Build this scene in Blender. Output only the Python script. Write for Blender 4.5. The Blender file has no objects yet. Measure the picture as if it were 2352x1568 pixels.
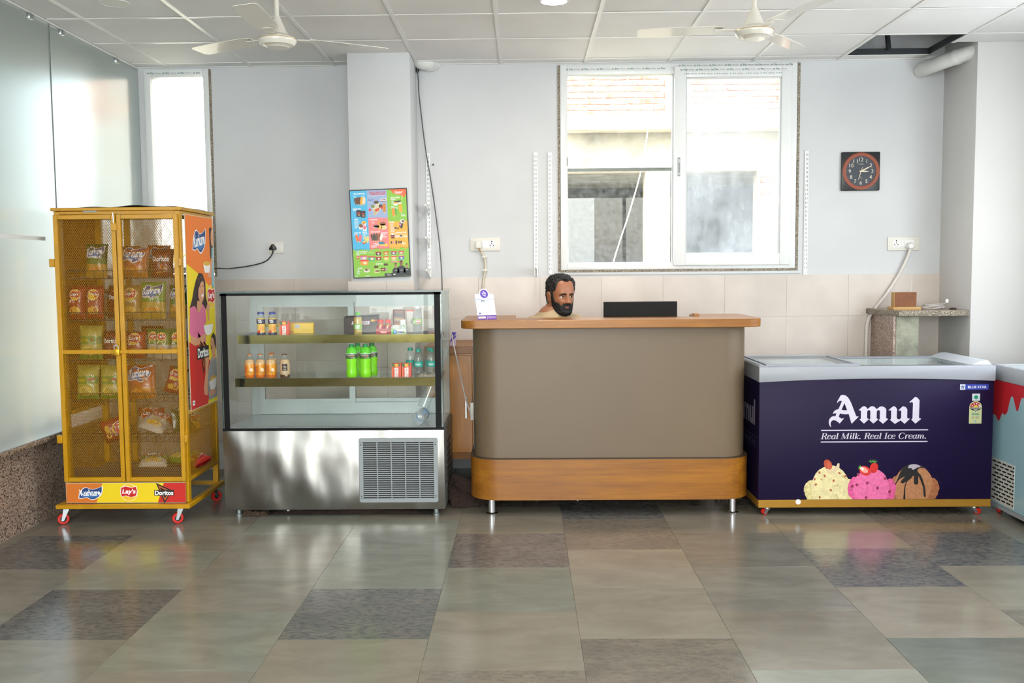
import bpy, bmesh, math, random
from mathutils import Vector, Matrix, noise as mnoise
random.seed(7)
SC = bpy.context.scene
COL = SC.collection
PI = math.pi

# ------------------------------------------------------------------ camera
cam_data = bpy.data.cameras.new('camera')
cam = bpy.data.objects.new('camera', cam_data); COL.objects.link(cam)
cam_data.sensor_width = 36.0
cam_data.lens = 36.0*2160.15/2352.0
cam_data.clip_start = 0.05; cam_data.clip_end = 400
PITCH, YAW, ROLL = 0.0746749, 0.0143854, 0.0083179
def _cam():
    cy, sy, cp, sp = math.cos(YAW), math.sin(YAW), math.cos(PITCH), math.sin(PITCH)
    cr, sr = math.cos(ROLL), math.sin(ROLL)
    f = Vector((-sy*cp, cy*cp, -sp)); rt = Vector((cy, sy, 0)); dn = f.cross(rt)
    r2 = rt*cr + dn*sr; d2 = dn*cr - rt*sr
    m = Matrix((r2, -d2, -f)).transposed().to_4x4()
    m.translation = (0, 0, 1.5)
    cam.matrix_world = m
_cam()
SC.camera = cam

# ------------------------------------------------------------------ view + world
vs = SC.view_settings
vs.view_transform = 'Standard'; vs.look = 'None'; vs.gamma = 1.0; vs.use_curve_mapping = False
vs.exposure = -0.12
SC.cycles.use_denoising = True
SC.cycles.use_adaptive_sampling = True; SC.cycles.adaptive_threshold = 0.05; SC.cycles.adaptive_min_samples = 12
SC.cycles.max_bounces = 6; SC.cycles.diffuse_bounces = 3; SC.cycles.glossy_bounces = 3
SC.cycles.transmission_bounces = 5; SC.cycles.transparent_max_bounces = 20
SC.cycles.caustics_reflective = False
SC.cycles.sample_clamp_indirect = 6.0

world = bpy.data.worlds.new('world'); SC.world = world; world.use_nodes = True
wn = world.node_tree.nodes; wl = world.node_tree.links
bg = wn['Background']
sky = wn.new('ShaderNodeTexSky'); sky.sky_type = 'NISHITA'; sky.sun_disc = False
sky.sun_elevation = math.radians(48); sky.sun_rotation = math.radians(205); sky.air_density = 1.4; sky.dust_density = 3.5
hz = wn.new('ShaderNodeMixRGB'); hz.blend_type = 'MIX'; hz.inputs[0].default_value = 0.55
hz.inputs[2].default_value = (5.6, 5.9, 6.2, 1)
wl.new(sky.outputs[0], hz.inputs[1]); wl.new(hz.outputs[0], bg.inputs[0])
bg.inputs[1].default_value = 1.3

def add_light(name, kind, loc, target, energy, color, sx=1.0, sy=1.0, spread=None, shape='RECTANGLE'):
    ld = bpy.data.lights.new(name, kind); ld.energy = energy; ld.color = color
    if kind == 'AREA':
        ld.shape = shape; ld.size = sx
        if shape == 'RECTANGLE': ld.size_y = sy
        if spread: ld.spread = spread
    o = bpy.data.objects.new(name, ld); COL.objects.link(o); o.location = loc
    d = Vector(target) - Vector(loc)
    o.rotation_euler = d.to_track_quat('-Z', 'Y').to_euler()
    return o
sun = add_light('sun', 'SUN', (3, -10, 20), (1.2, 0, 7.0), 30.0, (1.0, 0.97, 0.94)); sun.data.angle = 0.01
# daylight in the glazed front of the hall behind the camera, and in the window of the right-hand wall
add_light('daylight_front', 'AREA', (-0.65, -2.75, 1.75), (-0.75, 3, 1.6), 285, (0.92, 0.975, 1.0), 3.8, 2.3)
add_light('daylight_right', 'AREA', (3.75, 3.9, 1.95), (2.0, 3.95, 1.75), 26, (0.86, 0.94, 1.0), 3.0, 1.5)

# ------------------------------------------------------------------ helpers
def lin(c):
    c = c/255.0
    return c/12.92 if c <= 0.04045 else ((c+0.055)/1.055)**2.4
def rgb(h):
    h = h.lstrip('#')
    return (lin(int(h[0:2], 16)), lin(int(h[2:4], 16)), lin(int(h[4:6], 16)), 1.0)
MATS = {}
def mat(name, col='#808080', rough=0.5, metal=0.0, spec=0.5, noise=None, bump=None, coat=0.0, coat_rough=0.05,
        emit=None, sss=0.0, stretch=None, col2=None, rand=0.0, alpha=None):
    """procedural principled material; noise=(scale, amount), bump=(scale, strength, distance)"""
    if name in MATS: return MATS[name]
    m = bpy.data.materials.new(name); m.use_nodes = True; MATS[name] = m
    nt = m.node_tree; n = nt.nodes; l = nt.links; b = n['Principled BSDF']
    c = rgb(col) if isinstance(col, str) else col
    b.inputs['Base Color'].default_value = c
    b.inputs['Roughness'].default_value = rough; b.inputs['Metallic'].default_value = metal
    b.inputs['Specular IOR Level'].default_value = spec
    b.inputs['Coat Weight'].default_value = coat; b.inputs['Coat Roughness'].default_value = coat_rough
    if alpha is not None: b.inputs['Alpha'].default_value = alpha
    if emit:
        b.inputs['Emission Color'].default_value = rgb(emit[0]); b.inputs['Emission Strength'].default_value = emit[1]
    if sss: b.inputs['Subsurface Weight'].default_value = sss; b.inputs['Subsurface Radius'].default_value = (0.012, 0.005, 0.003)
    tc = mp = None
    if noise or bump:
        tc = n.new('ShaderNodeTexCoord'); mp = n.new('ShaderNodeMapping'); l.new(tc.outputs['Object'], mp.inputs[0])
        if stretch: mp.inputs['Scale'].default_value = stretch
        if rand:
            oi = n.new('ShaderNodeObjectInfo'); mu = n.new('ShaderNodeMath'); mu.operation = 'MULTIPLY'; mu.inputs[1].default_value = 60
            l.new(oi.outputs['Random'], mu.inputs[0]); l.new(mu.outputs[0], mp.inputs['Location'])
    if noise:
        t = n.new('ShaderNodeTexNoise'); t.inputs['Scale'].default_value = noise[0]; t.inputs['Detail'].default_value = 2.5
        l.new(mp.outputs[0], t.inputs['Vector'])
        r = n.new('ShaderNodeValToRGB'); a = noise[1]
        r.color_ramp.elements[0].position = 0.32; r.color_ramp.elements[1].position = 0.68
        r.color_ramp.elements[0].color = tuple(max(0, x*(1-a)) for x in c[:3])+(1,)
        r.color_ramp.elements[1].color = (rgb(col2) if col2 else tuple(min(1, x*(1+a)) for x in c[:3])+(1,))
        l.new(t.outputs['Fac'], r.inputs[0]); last = r.outputs[0]
        if rand:
            hv = n.new('ShaderNodeHueSaturation'); mr = n.new('ShaderNodeMapRange')
            mr.inputs[3].default_value = 1-rand; mr.inputs[4].default_value = 1+rand
            l.new(oi.outputs['Random'], mr.inputs[0]); l.new(mr.outputs[0], hv.inputs['Value']); l.new(last, hv.inputs['Color']); last = hv.outputs[0]
        l.new(last, b.inputs['Base Color'])
    if bump:
        t2 = n.new('ShaderNodeTexNoise'); t2.inputs['Scale'].default_value = bump[0]; t2.inputs['Detail'].default_value = 2
        l.new(mp.outputs[0], t2.inputs['Vector'])
        bp = n.new('ShaderNodeBump'); bp.inputs['Strength'].default_value = bump[1]
        bp.inputs['Distance'].default_value = bump[2] if len(bump) > 2 else 0.01
        l.new(t2.outputs['Fac'], bp.inputs['Height']); l.new(bp.outputs[0], b.inputs['Normal'])
    return m
def mprint(col, rough=0.45):
    return mat('print_'+col.strip('#'), col, rough)
def glass_thin(name, tint='#eef5f2', refl=1.0, haze=0.0, rough=0.0, hazecol='#e8ecee', dirt=None):
    """a pane: see-through with fresnel reflection, optional film of dust"""
    if name in MATS: return MATS[name]
    m = bpy.data.materials.new(name); m.use_nodes = True; MATS[name] = m
    n = m.node_tree.nodes; l = m.node_tree.links; n.clear()
    out = n.new('ShaderNodeOutputMaterial'); tr = n.new('ShaderNodeBsdfTransparent'); tr.inputs[0].default_value = rgb(tint)
    gl = n.new('ShaderNodeBsdfGlossy'); gl.inputs['Roughness'].default_value = rough
    fr = n.new('ShaderNodeLayerWeight'); fr.inputs[0].default_value = 0.5
    pw = n.new('ShaderNodeMath'); pw.operation = 'POWER'; pw.inputs[1].default_value = 5.0; l.new(fr.outputs['Facing'], pw.inputs[0])
    mu = n.new('ShaderNodeMath'); mu.operation = 'MULTIPLY_ADD'; mu.inputs[1].default_value = 0.9*refl; mu.inputs[2].default_value = 0.038*refl; l.new(pw.outputs[0], mu.inputs[0])
    mx = n.new('ShaderNodeMixShader'); l.new(mu.outputs[0], mx.inputs[0]); l.new(tr.outputs[0], mx.inputs[1]); l.new(gl.outputs[0], mx.inputs[2])
    last = mx.outputs[0]
    if haze or dirt:
        df = n.new('ShaderNodeBsdfDiffuse'); df.inputs[0].default_value = rgb(hazecol)
        tl = n.new('ShaderNodeBsdfTranslucent'); tl.inputs[0].default_value = rgb(hazecol)
        ad = n.new('ShaderNodeMixShader'); ad.inputs[0].default_value = 0.5; l.new(df.outputs[0], ad.inputs[1]); l.new(tl.outputs[0], ad.inputs[2])
        m2 = n.new('ShaderNodeMixShader'); m2.inputs[0].default_value = haze; l.new(last, m2.inputs[1]); l.new(ad.outputs[0], m2.inputs[2])
        if dirt:
            tc = n.new('ShaderNodeTexCoord'); mp = n.new('ShaderNodeMapping'); mp.inputs['Scale'].default_value = dirt[2] if len(dirt) > 2 else (1, 1, 1)
            t = n.new('ShaderNodeTexNoise'); t.inputs['Scale'].default_value = dirt[0]; t.inputs['Detail'].default_value = 8; t.inputs['Roughness'].default_value = 0.7
            l.new(tc.outputs['Object'], mp.inputs[0]); l.new(mp.outputs[0], t.inputs['Vector'])
            mr = n.new('ShaderNodeMapRange'); mr.inputs[1].default_value = 0.35; mr.inputs[2].default_value = 0.75
            mr.inputs[3].default_value = max(0, haze-dirt[1]); mr.inputs[4].default_value = haze+dirt[1]
            l.new(t.outputs['Fac'], mr.inputs[0]); l.new(mr.outputs[0], m2.inputs[0])
        last = m2.outputs[0]
    l.new(last, out.inputs[0])
    return m

WM = {}   # world matrices of things built so far (nothing relies on a depsgraph update)
def reg(o, parent, m):
    WM[o.name] = m
    if parent: o.parent = parent
def tag(o, label=None, cat=None, group=None, kind=None):
    if label: o['label'] = label
    if cat: o['category'] = cat
    if group: o['group'] = group
    if kind: o['kind'] = kind
    return o
def thing(name, label, cat, loc=(0, 0, 0), rz=0.0, group=None, rot=None):
    o = bpy.data.objects.new(name, None); COL.objects.link(o); o.empty_display_size = 0.1
    o.location = loc
    e = rot if rot else (0, 0, rz)
    o.rotation_euler = e
    from mathutils import Euler
    WM[o.name] = Matrix.Translation(loc) @ Euler(e).to_matrix().to_4x4()
    return tag(o, label, cat, group)

class MB:
    def __init__(s): s.v = []; s.f = []; s.m = []; s.s = []
    def add(s, vs, fs, mi=0, smooth=False):
        k = len(s.v); s.v += [tuple(p) for p in vs]
        for f in fs: s.f.append(tuple(i+k for i in f)); s.m.append(mi); s.s.append(smooth)
        return s
    def box(s, x0, x1, y0, y1, z0, z1, mi=0):
        return s.add([(x0,y0,z0),(x1,y0,z0),(x1,y1,z0),(x0,y1,z0),(x0,y0,z1),(x1,y0,z1),(x1,y1,z1),(x0,y1,z1)],
              [(0,3,2,1),(4,5,6,7),(0,1,5,4),(1,2,6,5),(2,3,7,6),(3,0,4,7)], mi)
    def obox(s, c, size, M, mi=0):
        hx, hy, hz = (d/2 for d in size); c = Vector(c)
        P = [c + M @ Vector(p) for p in ((-hx,-hy,-hz),(hx,-hy,-hz),(hx,hy,-hz),(-hx,hy,-hz),(-hx,-hy,hz),(hx,-hy,hz),(hx,hy,hz),(-hx,hy,hz))]
        return s.add(P, [(0,3,2,1),(4,5,6,7),(0,1,5,4),(1,2,6,5),(2,3,7,6),(3,0,4,7)], mi)
    def bar(s, p0, p1, w, h, up=(0, 0, 1), mi=0):
        """square bar from p0 to p1"""
        p0, p1 = Vector(p0), Vector(p1); d = (p1-p0).normalized(); u = Vector(up)
        if abs(d.dot(u)) > 0.99: u = Vector((0, 1, 0))
        sd = d.cross(u).normalized(); u2 = sd.cross(d)
        P = [p + sd*a*w/2 + u2*b*h/2 for p in (p0, p1) for a, b in ((-1,-1),(1,-1),(1,1),(-1,1))]
        return s.add(P, [(0,1,2,3),(7,6,5,4),(0,4,5,1),(1,5,6,2),(2,6,7,3),(3,7,4,0)], mi)
    def tube(s, pts, r, n=8, mi=0, caps=True, closed=False):
        pts = [Vector(p) for p in pts]; N = len(pts); rs = r if isinstance(r, (list, tuple)) else [r]*N
        t0 = (pts[1]-pts[0]).normalized(); u = Vector((0, 0, 1)) if abs(t0.z) < 0.9 else Vector((1, 0, 0))
        u = (u - t0*u.dot(t0)).normalized(); V = []
        for i, p in enumerate(pts):
            t = (pts[min(i+1, N-1)] - pts[max(i-1, 0)])
            if closed: t = pts[(i+1) % N]-pts[i-1]
            t = t.normalized()
            u = (u - t*u.dot(t)); u = u.normalized() if u.length > 1e-6 else Vector((1, 0, 0)); w = t.cross(u)
            for k in range(n):
                a = 2*PI*k/n; V.append(p + (u*math.cos(a) + w*math.sin(a))*rs[i])
        F = [(i*n+k, i*n+(k+1) % n, (i+1)*n+(k+1) % n, (i+1)*n+k) for i in range(N-1) for k in range(n)]
        if closed: F += [((N-1)*n+k, (N-1)*n+(k+1) % n, (k+1) % n, k) for k in range(n)]
        b = len(s.v); s.add(V, F, mi, True)
        if caps and not closed: s.add([], [], mi); s.f += [tuple(b+k for k in range(n-1, -1, -1)), tuple(b+(N-1)*n+k for k in range(n))]; s.m += [mi, mi]; s.s += [False, False]
        return s
    def cyl(s, p0, p1, r0, r1=None, n=16, mi=0): return s.tube([p0, p1], [r0, r0 if r1 is None else r1], n, mi)
    def lathe(s, prof, o=(0, 0, 0), n=20, mi=0, smooth=True, M=None, sx=1.0, sy=1.0, caps=True):
        """profile [(r, z[, material])] turned about the local z axis"""
        V = []; o = Vector(o)
        for q in prof:
            for k in range(n):
                a = 2*PI*k/n; p = Vector((q[0]*math.cos(a)*sx, q[0]*math.sin(a)*sy, q[1]))
                V.append(o + (M @ p if M else p))
        b = len(s.v); s.add(V, [], 0)
        for i in range(len(prof)-1):
            mm = prof[i][2] if len(prof[i]) > 2 else mi
            for k in range(n):
                s.f.append((b+i*n+k, b+i*n+(k+1) % n, b+(i+1)*n+(k+1) % n, b+(i+1)*n+k)); s.m.append(mm); s.s.append(smooth)
        if caps and prof[0][0] > 1e-5: s.f.append(tuple(b+k for k in range(n-1, -1, -1))); s.m.append(prof[0][2] if len(prof[0]) > 2 else mi); s.s.append(False)
        L = len(prof)-1
        if caps and prof[L][0] > 1e-5: s.f.append(tuple(b+L*n+k for k in range(n))); s.m.append(prof[L-1][2] if len(prof[L-1]) > 2 else mi); s.s.append(False)
        return s
    def prism(s, poly, a0, a1, axis='z', mi=0, smooth=False):
        """2-D polygon extruded; axis z: poly=(x,y); axis y: poly=(x,z); axis x: poly=(y,z)"""
        mk = {'z': lambda p, a: (p[0], p[1], a), 'y': lambda p, a: (p[0], a, p[1]), 'x': lambda p, a: (a, p[0], p[1])}[axis]
        n = len(poly); b = len(s.v)
        s.v += [mk(p, a0) for p in poly] + [mk(p, a1) for p in poly]
        s.f += [tuple(b+i for i in range(n-1, -1, -1)), tuple(b+n+i for i in range(n))]; s.m += [mi, mi]; s.s += [False, False]
        for i in range(n): s.f.append((b+i, b+(i+1) % n, b+n+(i+1) % n, b+n+i)); s.m.append(mi); s.s.append(smooth)
        return s
    def surf(s, nu, nv, fn, mi=0, smooth=True, wrap=False):
        b = len(s.v); cu = nu if wrap else nu+1
        s.v += [tuple(fn(i/nu, j/nv)) for j in range(nv+1) for i in range(cu)]
        for j in range(nv):
            for i in range(nu):
                i2 = (i+1) % cu
                s.f.append((b+j*cu+i, b+j*cu+i2, b+(j+1)*cu+i2, b+(j+1)*cu+i)); s.s.append(smooth)
                s.m.append(mi((i+.5)/nu, (j+.5)/nv) if callable(mi) else mi)
        return s
    def mesh(s, name, mats, bevel=0.0, inv=None, seg=2, weld=False):
        me = bpy.data.meshes.new(name)
        vv = [inv @ Vector(p) for p in s.v] if inv else s.v
        me.from_pydata([tuple(p) for p in vv], [], s.f)
        for x in (mats if isinstance(mats, (list, tuple)) else [mats]): me.materials.append(x)
        me.polygons.foreach_set('material_index', s.m); me.polygons.foreach_set('use_smooth', s.s)
        if bevel or weld:
            bm = bmesh.new(); bm.from_mesh(me)
            if weld: bmesh.ops.remove_doubles(bm, verts=bm.verts, dist=1e-5)
            if bevel:
                es = [e for e in bm.edges if len(e.link_faces) == 2 and e.calc_face_angle(0) > 0.6]
                bmesh.ops.bevel(bm, geom=es, offset=bevel, segments=seg, profile=0.5, affect='EDGES', clamp_overlap=True)
            bm.to_mesh(me); bm.free()
        me.update(); me.set_sharp_from_angle(angle=0.7)
        return me
    def build(s, name, mats, parent=None, bevel=0.0, world=True, seg=2, weld=False):
        inv = None; wm = WM[parent.name] if parent else Matrix.Identity(4)
        if parent and world: inv = wm.inverted()
        o = bpy.data.objects.new(name, s.mesh(name, mats, bevel, inv, seg, weld)); COL.objects.link(o)
        reg(o, parent, wm)
        return o
def solo(mb, name, mats, label, cat, group=None, bevel=0.0, kind=None, seg=2):
    """a thing that is one mesh: origin at its base"""
    xs = [p[0] for p in mb.v]; ys = [p[1] for p in mb.v]; zs = [p[2] for p in mb.v]
    c = Vector(((min(xs)+max(xs))/2, (min(ys)+max(ys))/2, min(zs)))
    o = bpy.data.objects.new(name, mb.mesh(name, mats, bevel, Matrix.Translation(-c), seg)); COL.objects.link(o)
    o.location = c; WM[o.name] = Matrix.Translation(c)
    return tag(o, label, cat, group, kind)
def inst(src, parent, loc, rot=None, name=None):
    """another object that shares src's mesh"""
    o = src.copy(); COL.objects.link(o); o.parent = parent; o.location = loc
    if rot: o.rotation_euler = rot
    return o
def copy_tree(o, loc, rot=None, parent=None):
    c = o.copy(); COL.objects.link(c); c.parent = parent
    if loc is not None: c.location = loc
    if rot is not None: c.rotation_euler = rot
    for ch in [x for x in bpy.data.objects if x.parent == o]: copy_tree(ch, None, None, c)
    return c
def rrect(x0, x1, y0, y1, r, n=6, corners=(1, 1, 1, 1)):
    """rounded rectangle polygon, counter-clockwise from lower left; corners ll, lr, ur, ul"""
    P = []
    for (cx, cy, a0, on, px, py) in ((x0+r, y0+r, PI, corners[0], x0, y0), (x1-r, y0+r, 1.5*PI, corners[1], x1, y0), (x1-r, y1-r, 0, corners[2], x1, y1), (x0+r, y1-r, PI/2, corners[3], x0, y1)):
        if on: P += [(cx + r*math.cos(a0+PI/2*k/n), cy + r*math.sin(a0+PI/2*k/n)) for k in range(n+1)]
        else: P.append((px, py))
    return P
def spline(pts, n=8):
    """Catmull-Rom through 2-D or 3-D points"""
    P = [Vector(p) for p in pts]; P = [P[0]*2-P[1]] + P + [P[-1]*2-P[-2]]; out = []
    for i in range(1, len(P)-2):
        for k in range(n):
            t = k/n; a, b, c, d = P[i-1:i+3]
            out.append(0.5*((2*b) + (c-a)*t + (2*a-5*b+4*c-d)*t*t + (3*b-a-3*c+d)*t**3))
    out.append(P[-2]); return out

# ------------------------------------------------------------------ flat print (lettering, pictures)
_TXT = {}
def text_geo(s, bold=0.0, shear=0.0, space=1.0, res=3):
    key = (s, bold, shear, space, res)
    if key not in _TXT:
        cu = bpy.data.curves.new('lettering', 'FONT'); cu.body = s; cu.offset = bold; cu.shear = shear; cu.space_character = space
        cu.resolution_u = res; cu.align_x = 'LEFT'
        o = bpy.data.objects.new('lettering', cu); COL.objects.link(o)
        dg = bpy.context.evaluated_depsgraph_get(); me = bpy.data.meshes.new_from_object(o.evaluated_get(dg))
        V = [(v.co.x, v.co.y) for v in me.vertices]; F = [tuple(p.vertices) for p in me.polygons]
        bpy.data.objects.remove(o); bpy.data.curves.remove(cu); bpy.data.meshes.remove(me)
        xs = [v[0] for v in V] or [0]; ys = [v[1] for v in V] or [0]
        _TXT[key] = (V, F, min(xs), max(xs), min(ys), max(ys))
    return _TXT[key]
class Decal:
    """print made of thin coloured shapes; fn(u, v, layer) gives the point on the carrying surface"""
    def __init__(s, fn, nu=0): s.fn = fn; s.mb = MB(); s.mats = []; s.lay = 1; s.nu = nu      # nu: strips that follow a round surface
    def mi(s, col, rough=0.45):
        m = col if isinstance(col, bpy.types.Material) else mprint(col, rough)
        if m not in s.mats: s.mats.append(m)
        return s.mats.index(m)
    def geo(s, V, F, col, lay=None):
        L = s.lay if lay is None else lay
        s.mb.add([s.fn(u, v, L) for u, v in V], F, s.mi(col)); return s
    def poly(s, P, col, lay=None): return s.geo(P, [tuple(range(len(P)))], col, lay)
    def strips(s, u0, u1, lo, hi, col, lay):
        n = s.nu; U = [u0+(u1-u0)*k/n for k in range(n+1)]
        return s.geo([(u, lo(u)) for u in U]+[(u, hi(u)) for u in U], [(k, k+1, n+2+k, n+1+k) for k in range(n)], col, lay)
    def rect(s, u0, u1, v0, v1, col, lay=None):
        if s.nu: return s.strips(u0, u1, lambda u: v0, lambda u: v1, col, lay)
        return s.poly([(u0, v0), (u1, v0), (u1, v1), (u0, v1)], col, lay)
    def ell(s, cu, cv, ru, rv, col, lay=None, n=18, a0=0, a1=2*PI, rot=0.0):
        if s.nu:
            q = lambda u: rv*math.sqrt(max(0.0004, 1-((u-cu)/ru)**2))
            return s.strips(cu-ru, cu+ru, lambda u: cv-q(u), lambda u: cv+q(u), col, lay)
        c, sn = math.cos(rot), math.sin(rot); P = []
        full = abs(a1-a0-2*PI) < 1e-6
        for k in range(n if full else n+1):
            a = a0+(a1-a0)*k/n; x, y = ru*math.cos(a), rv*math.sin(a); P.append((cu+x*c-y*sn, cv+x*sn+y*c))
        return s.poly(P, col, lay)
    def stroke(s, pts, w, col, lay=None):
        P = [Vector((p[0], p[1])) for p in pts]; ws = w if isinstance(w, (list, tuple)) else [w]*len(P); A = []; B = []
        for i, p in enumerate(P):
            t = (P[min(i+1, len(P)-1)]-P[max(i-1, 0)]).normalized(); nn = Vector((-t.y, t.x))*ws[i]/2
            A.append(tuple(p+nn)); B.append(tuple(p-nn))
        n = len(P); return s.geo(A+B, [(i, i+1, n+i+1, n+i) for i in range(n-1)], col, lay)
    def text(s, t, cu, cv, w=None, h=None, col='#ffffff', lay=None, bold=0.0, shear=0.0, rot=0.0, space=1.0, align='c', res=3):
        V, F, x0, x1, y0, y1 = text_geo(t, bold, shear, space, res)
        if not F: return s
        sx = w/(x1-x0) if w else None; sy = h/(y1-y0) if h else None
        sx = sx or sy; sy = sy or sx; c, sn = math.cos(rot), math.sin(rot)
        ox = {'c': (x0+x1)/2, 'l': x0, 'r': x1}[align]; oy = (y0+y1)/2; P = []
        for x, y in V:
            x, y = (x-ox)*sx, (y-oy)*sy; P.append((cu+x*c-y*sn, cv+x*sn+y*c))
        return s.geo(P, F, col, lay)
    def build(s, name, parent): return s.mb.build(name, s.mats, parent)
def plane_fn(o, U, V, eps=0.0006):
    o, U, V = Vector(o), Vector(U), Vector(V); N = U.cross(V).normalized()
    return lambda u, v, L: o + U*u + V*v + N*(eps*L)
def logo_drop(d, u, v, s, lay=3):
    pass
# ================================================================== THE SETTING
YW, ZC, XL, XP = 7.1, 3.03, -2.87, 3.10      # back wall, false ceiling, glass wall, pillar side
XR, YR = 3.62, -2.6                          # right-hand wall, front of the hall behind the camera
M_wall = mat('wall_paint', '#d1d3d4', 0.62, noise=(2.2, 0.035))
M_conc = mat('concrete', '#8d8a80', 0.9, noise=(3.0, 0.3), bump=(30, 0.4, 0.01))
M_mortar = mat('mortar', '#8a8474', 0.9, noise=(20, 0.2))
M_white = mat('white_plastic', '#e6e5e2', 0.35)
M_upvc = mat('upvc_white', '#e9ebea', 0.28, noise=(3, 0.02))
M_ivory = mat('ivory_plastic', '#e0ddd4', 0.4)
M_black = mat('black_plastic', '#121314', 0.35)
M_chrome = mat('chrome', '#c9cacc', 0.16, metal=1.0)
M_zinc = mat('zinc_plated', '#b4b8bb', 0.3, metal=1.0)

def granite(name, base, dark, light, scale=90, rough=0.25):
    if name in MATS: return MATS[name]
    m = bpy.data.materials.new(name); m.use_nodes = True; MATS[name] = m
    n = m.node_tree.nodes; l = m.node_tree.links; b = n['Principled BSDF']; b.inputs['Roughness'].default_value = rough
    tc = n.new('ShaderNodeTexCoord'); v = n.new('ShaderNodeTexVoronoi'); v.inputs['Scale'].default_value = scale
    l.new(tc.outputs['Object'], v.inputs['Vector']); sep = n.new('ShaderNodeSeparateColor'); l.new(v.outputs['Color'], sep.inputs[0])
    r = n.new('ShaderNodeValToRGB'); r.color_ramp.interpolation = 'CONSTANT'
    e = r.color_ramp.elements; e[0].position = 0; e[0].color = rgb(dark); e[1].position = 0.16; e[1].color = rgb(base)
    x = e.new(0.62); x.color = tuple(c*0.78 for c in rgb(base)[:3])+(1,); x = e.new(0.8); x.color = rgb(light)
    t = n.new('ShaderNodeTexNoise'); t.inputs['Scale'].default_value = 6; l.new(tc.outputs['Object'], t.inputs['Vector'])
    mx = n.new('ShaderNodeMixRGB'); mx.blend_type = 'MULTIPLY'; mx.inputs[0].default_value = 0.4
    l.new(sep.outputs[0], r.inputs[0]); l.new(r.outputs[0], mx.inputs[1]); l.new(t.outputs['Fac'], mx.inputs[2]); l.new(mx.outputs[0], b.inputs['Base Color'])
    return m
M_gran_brown = granite('granite_brown', '#a58d7c', '#4a3d36', '#c4b3a4', 160, 0.22)
M_gran_pink = granite('granite_pink', '#b89a8a', '#4e4744', '#d8c6ba', 190, 0.3)
M_gran_edge = granite('granite_rough_edge', '#a09482', '#5a544a', '#c8bfae', 210, 0.8)

# ---------------------------------------------------------------- floor of staggered stone slabs
def stone(name, base, vein, amt, dark=None, speck=0.0, rough=0.16):
    m = bpy.data.materials.new(name); m.use_nodes = True; MATS[name] = m
    n = m.node_tree.nodes; l = m.node_tree.links; b = n['Principled BSDF']
    b.inputs['Specular IOR Level'].default_value = 0.55
    tc = n.new('ShaderNodeTexCoord'); oi = n.new('ShaderNodeObjectInfo'); mp = n.new('ShaderNodeMapping'); l.new(tc.outputs['Object'], mp.inputs[0])
    mu = n.new('ShaderNodeMath'); mu.operation = 'MULTIPLY'; mu.inputs[1].default_value = 50; l.new(oi.outputs['Random'], mu.inputs[0]); l.new(mu.outputs[0], mp.inputs['Location'])
    mp.inputs['Scale'].default_value = (1, 2.2, 1)
    t = n.new('ShaderNodeTexNoise'); t.inputs['Scale'].default_value = 3.4; t.inputs['Detail'].default_value = 5; t.inputs['Roughness'].default_value = 0.62; t.inputs['Distortion'].default_value = 0.6
    l.new(mp.outputs[0], t.inputs['Vector'])
    r = n.new('ShaderNodeValToRGB'); r.color_ramp.elements[0].position = 0.34; r.color_ramp.elements[1].position = 0.66
    r.color_ramp.elements[0].color = rgb(vein); r.color_ramp.elements[1].color = rgb(base); l.new(t.outputs['Fac'], r.inputs[0]); last = r.outputs[0]
    if speck:
        t2 = n.new('ShaderNodeTexNoise'); t2.inputs['Scale'].default_value = 26; t2.inputs['Detail'].default_value = 4; t2.inputs['Roughness'].default_value = 0.75; l.new(mp.outputs[0], t2.inputs['Vector'])
        r2 = n.new('ShaderNodeValToRGB'); r2.color_ramp.elements[0].position = 0.5-0.02; r2.color_ramp.elements[1].position = 0.58
        r2.color_ramp.elements[0].color = (0, 0, 0, 1); r2.color_ramp.elements[1].color = (1, 1, 1, 1); l.new(t2.outputs['Fac'], r2.inputs[0])
        mx = n.new('ShaderNodeMixRGB'); mx.inputs[2].default_value = rgb(dark); mm = n.new('ShaderNodeMath'); mm.operation = 'MULTIPLY'; mm.inputs[1].default_value = speck
        l.new(r2.outputs[0], mm.inputs[0]); l.new(mm.outputs[0], mx.inputs[0]); l.new(last, mx.inputs[1]); last = mx.outputs[0]
    hv = n.new('ShaderNodeHueSaturation'); mr = n.new('ShaderNodeMapRange'); mr.inputs[3].default_value = 0.88; mr.inputs[4].default_value = 1.12
    l.new(oi.outputs['Random'], mr.inputs[0]); l.new(mr.outputs[0], hv.inputs['Value']); l.new(last, hv.inputs['Color']); l.new(hv.outputs[0], b.inputs['Base Color'])
    t3 = n.new('ShaderNodeTexNoise'); t3.inputs['Scale'].default_value = 5; t3.inputs['Detail'].default_value = 1; l.new(mp.outputs[0], t3.inputs['Vector'])
    mr3 = n.new('ShaderNodeMapRange'); mr3.inputs[3].default_value = rough*0.65; mr3.inputs[4].default_value = rough*1.5; l.new(t3.outputs['Fac'], mr3.inputs[0]); l.new(mr3.outputs[0], b.inputs['Roughness'])
    return m
ST = {'b': stone('stone_beige', '#857f71', '#787265', .1), 'g': stone('stone_green', '#828478', '#727468', .1),
      'y': stone('stone_grey', '#807c71', '#6f6c62', .1), 'd': stone('stone_dark', '#74716a', '#62625f', .1, '#474b50', 0.75),
      'm': stone('stone_mixed', '#7c7466', '#6d675d', .1, '#54534f', 0.5), 'e': stone('stone_deep_green', '#666a60', '#585c54', .1)}
fl = tag(MB().box(-3.25, XR+0.2, YR-0.2, 7.3, -0.12, -0.0035).build('floor', M_mortar), kind='structure')
TP, TX0 = 0.6205, 0.215
src = {}
for k, m in ST.items(): src[k] = MB().box(-TP/2+0.0005, TP/2-0.0005, -0.308, 0.308, -0.02, 0).mesh('floor_tile', m, bevel=0.0005, seg=1)
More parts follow.
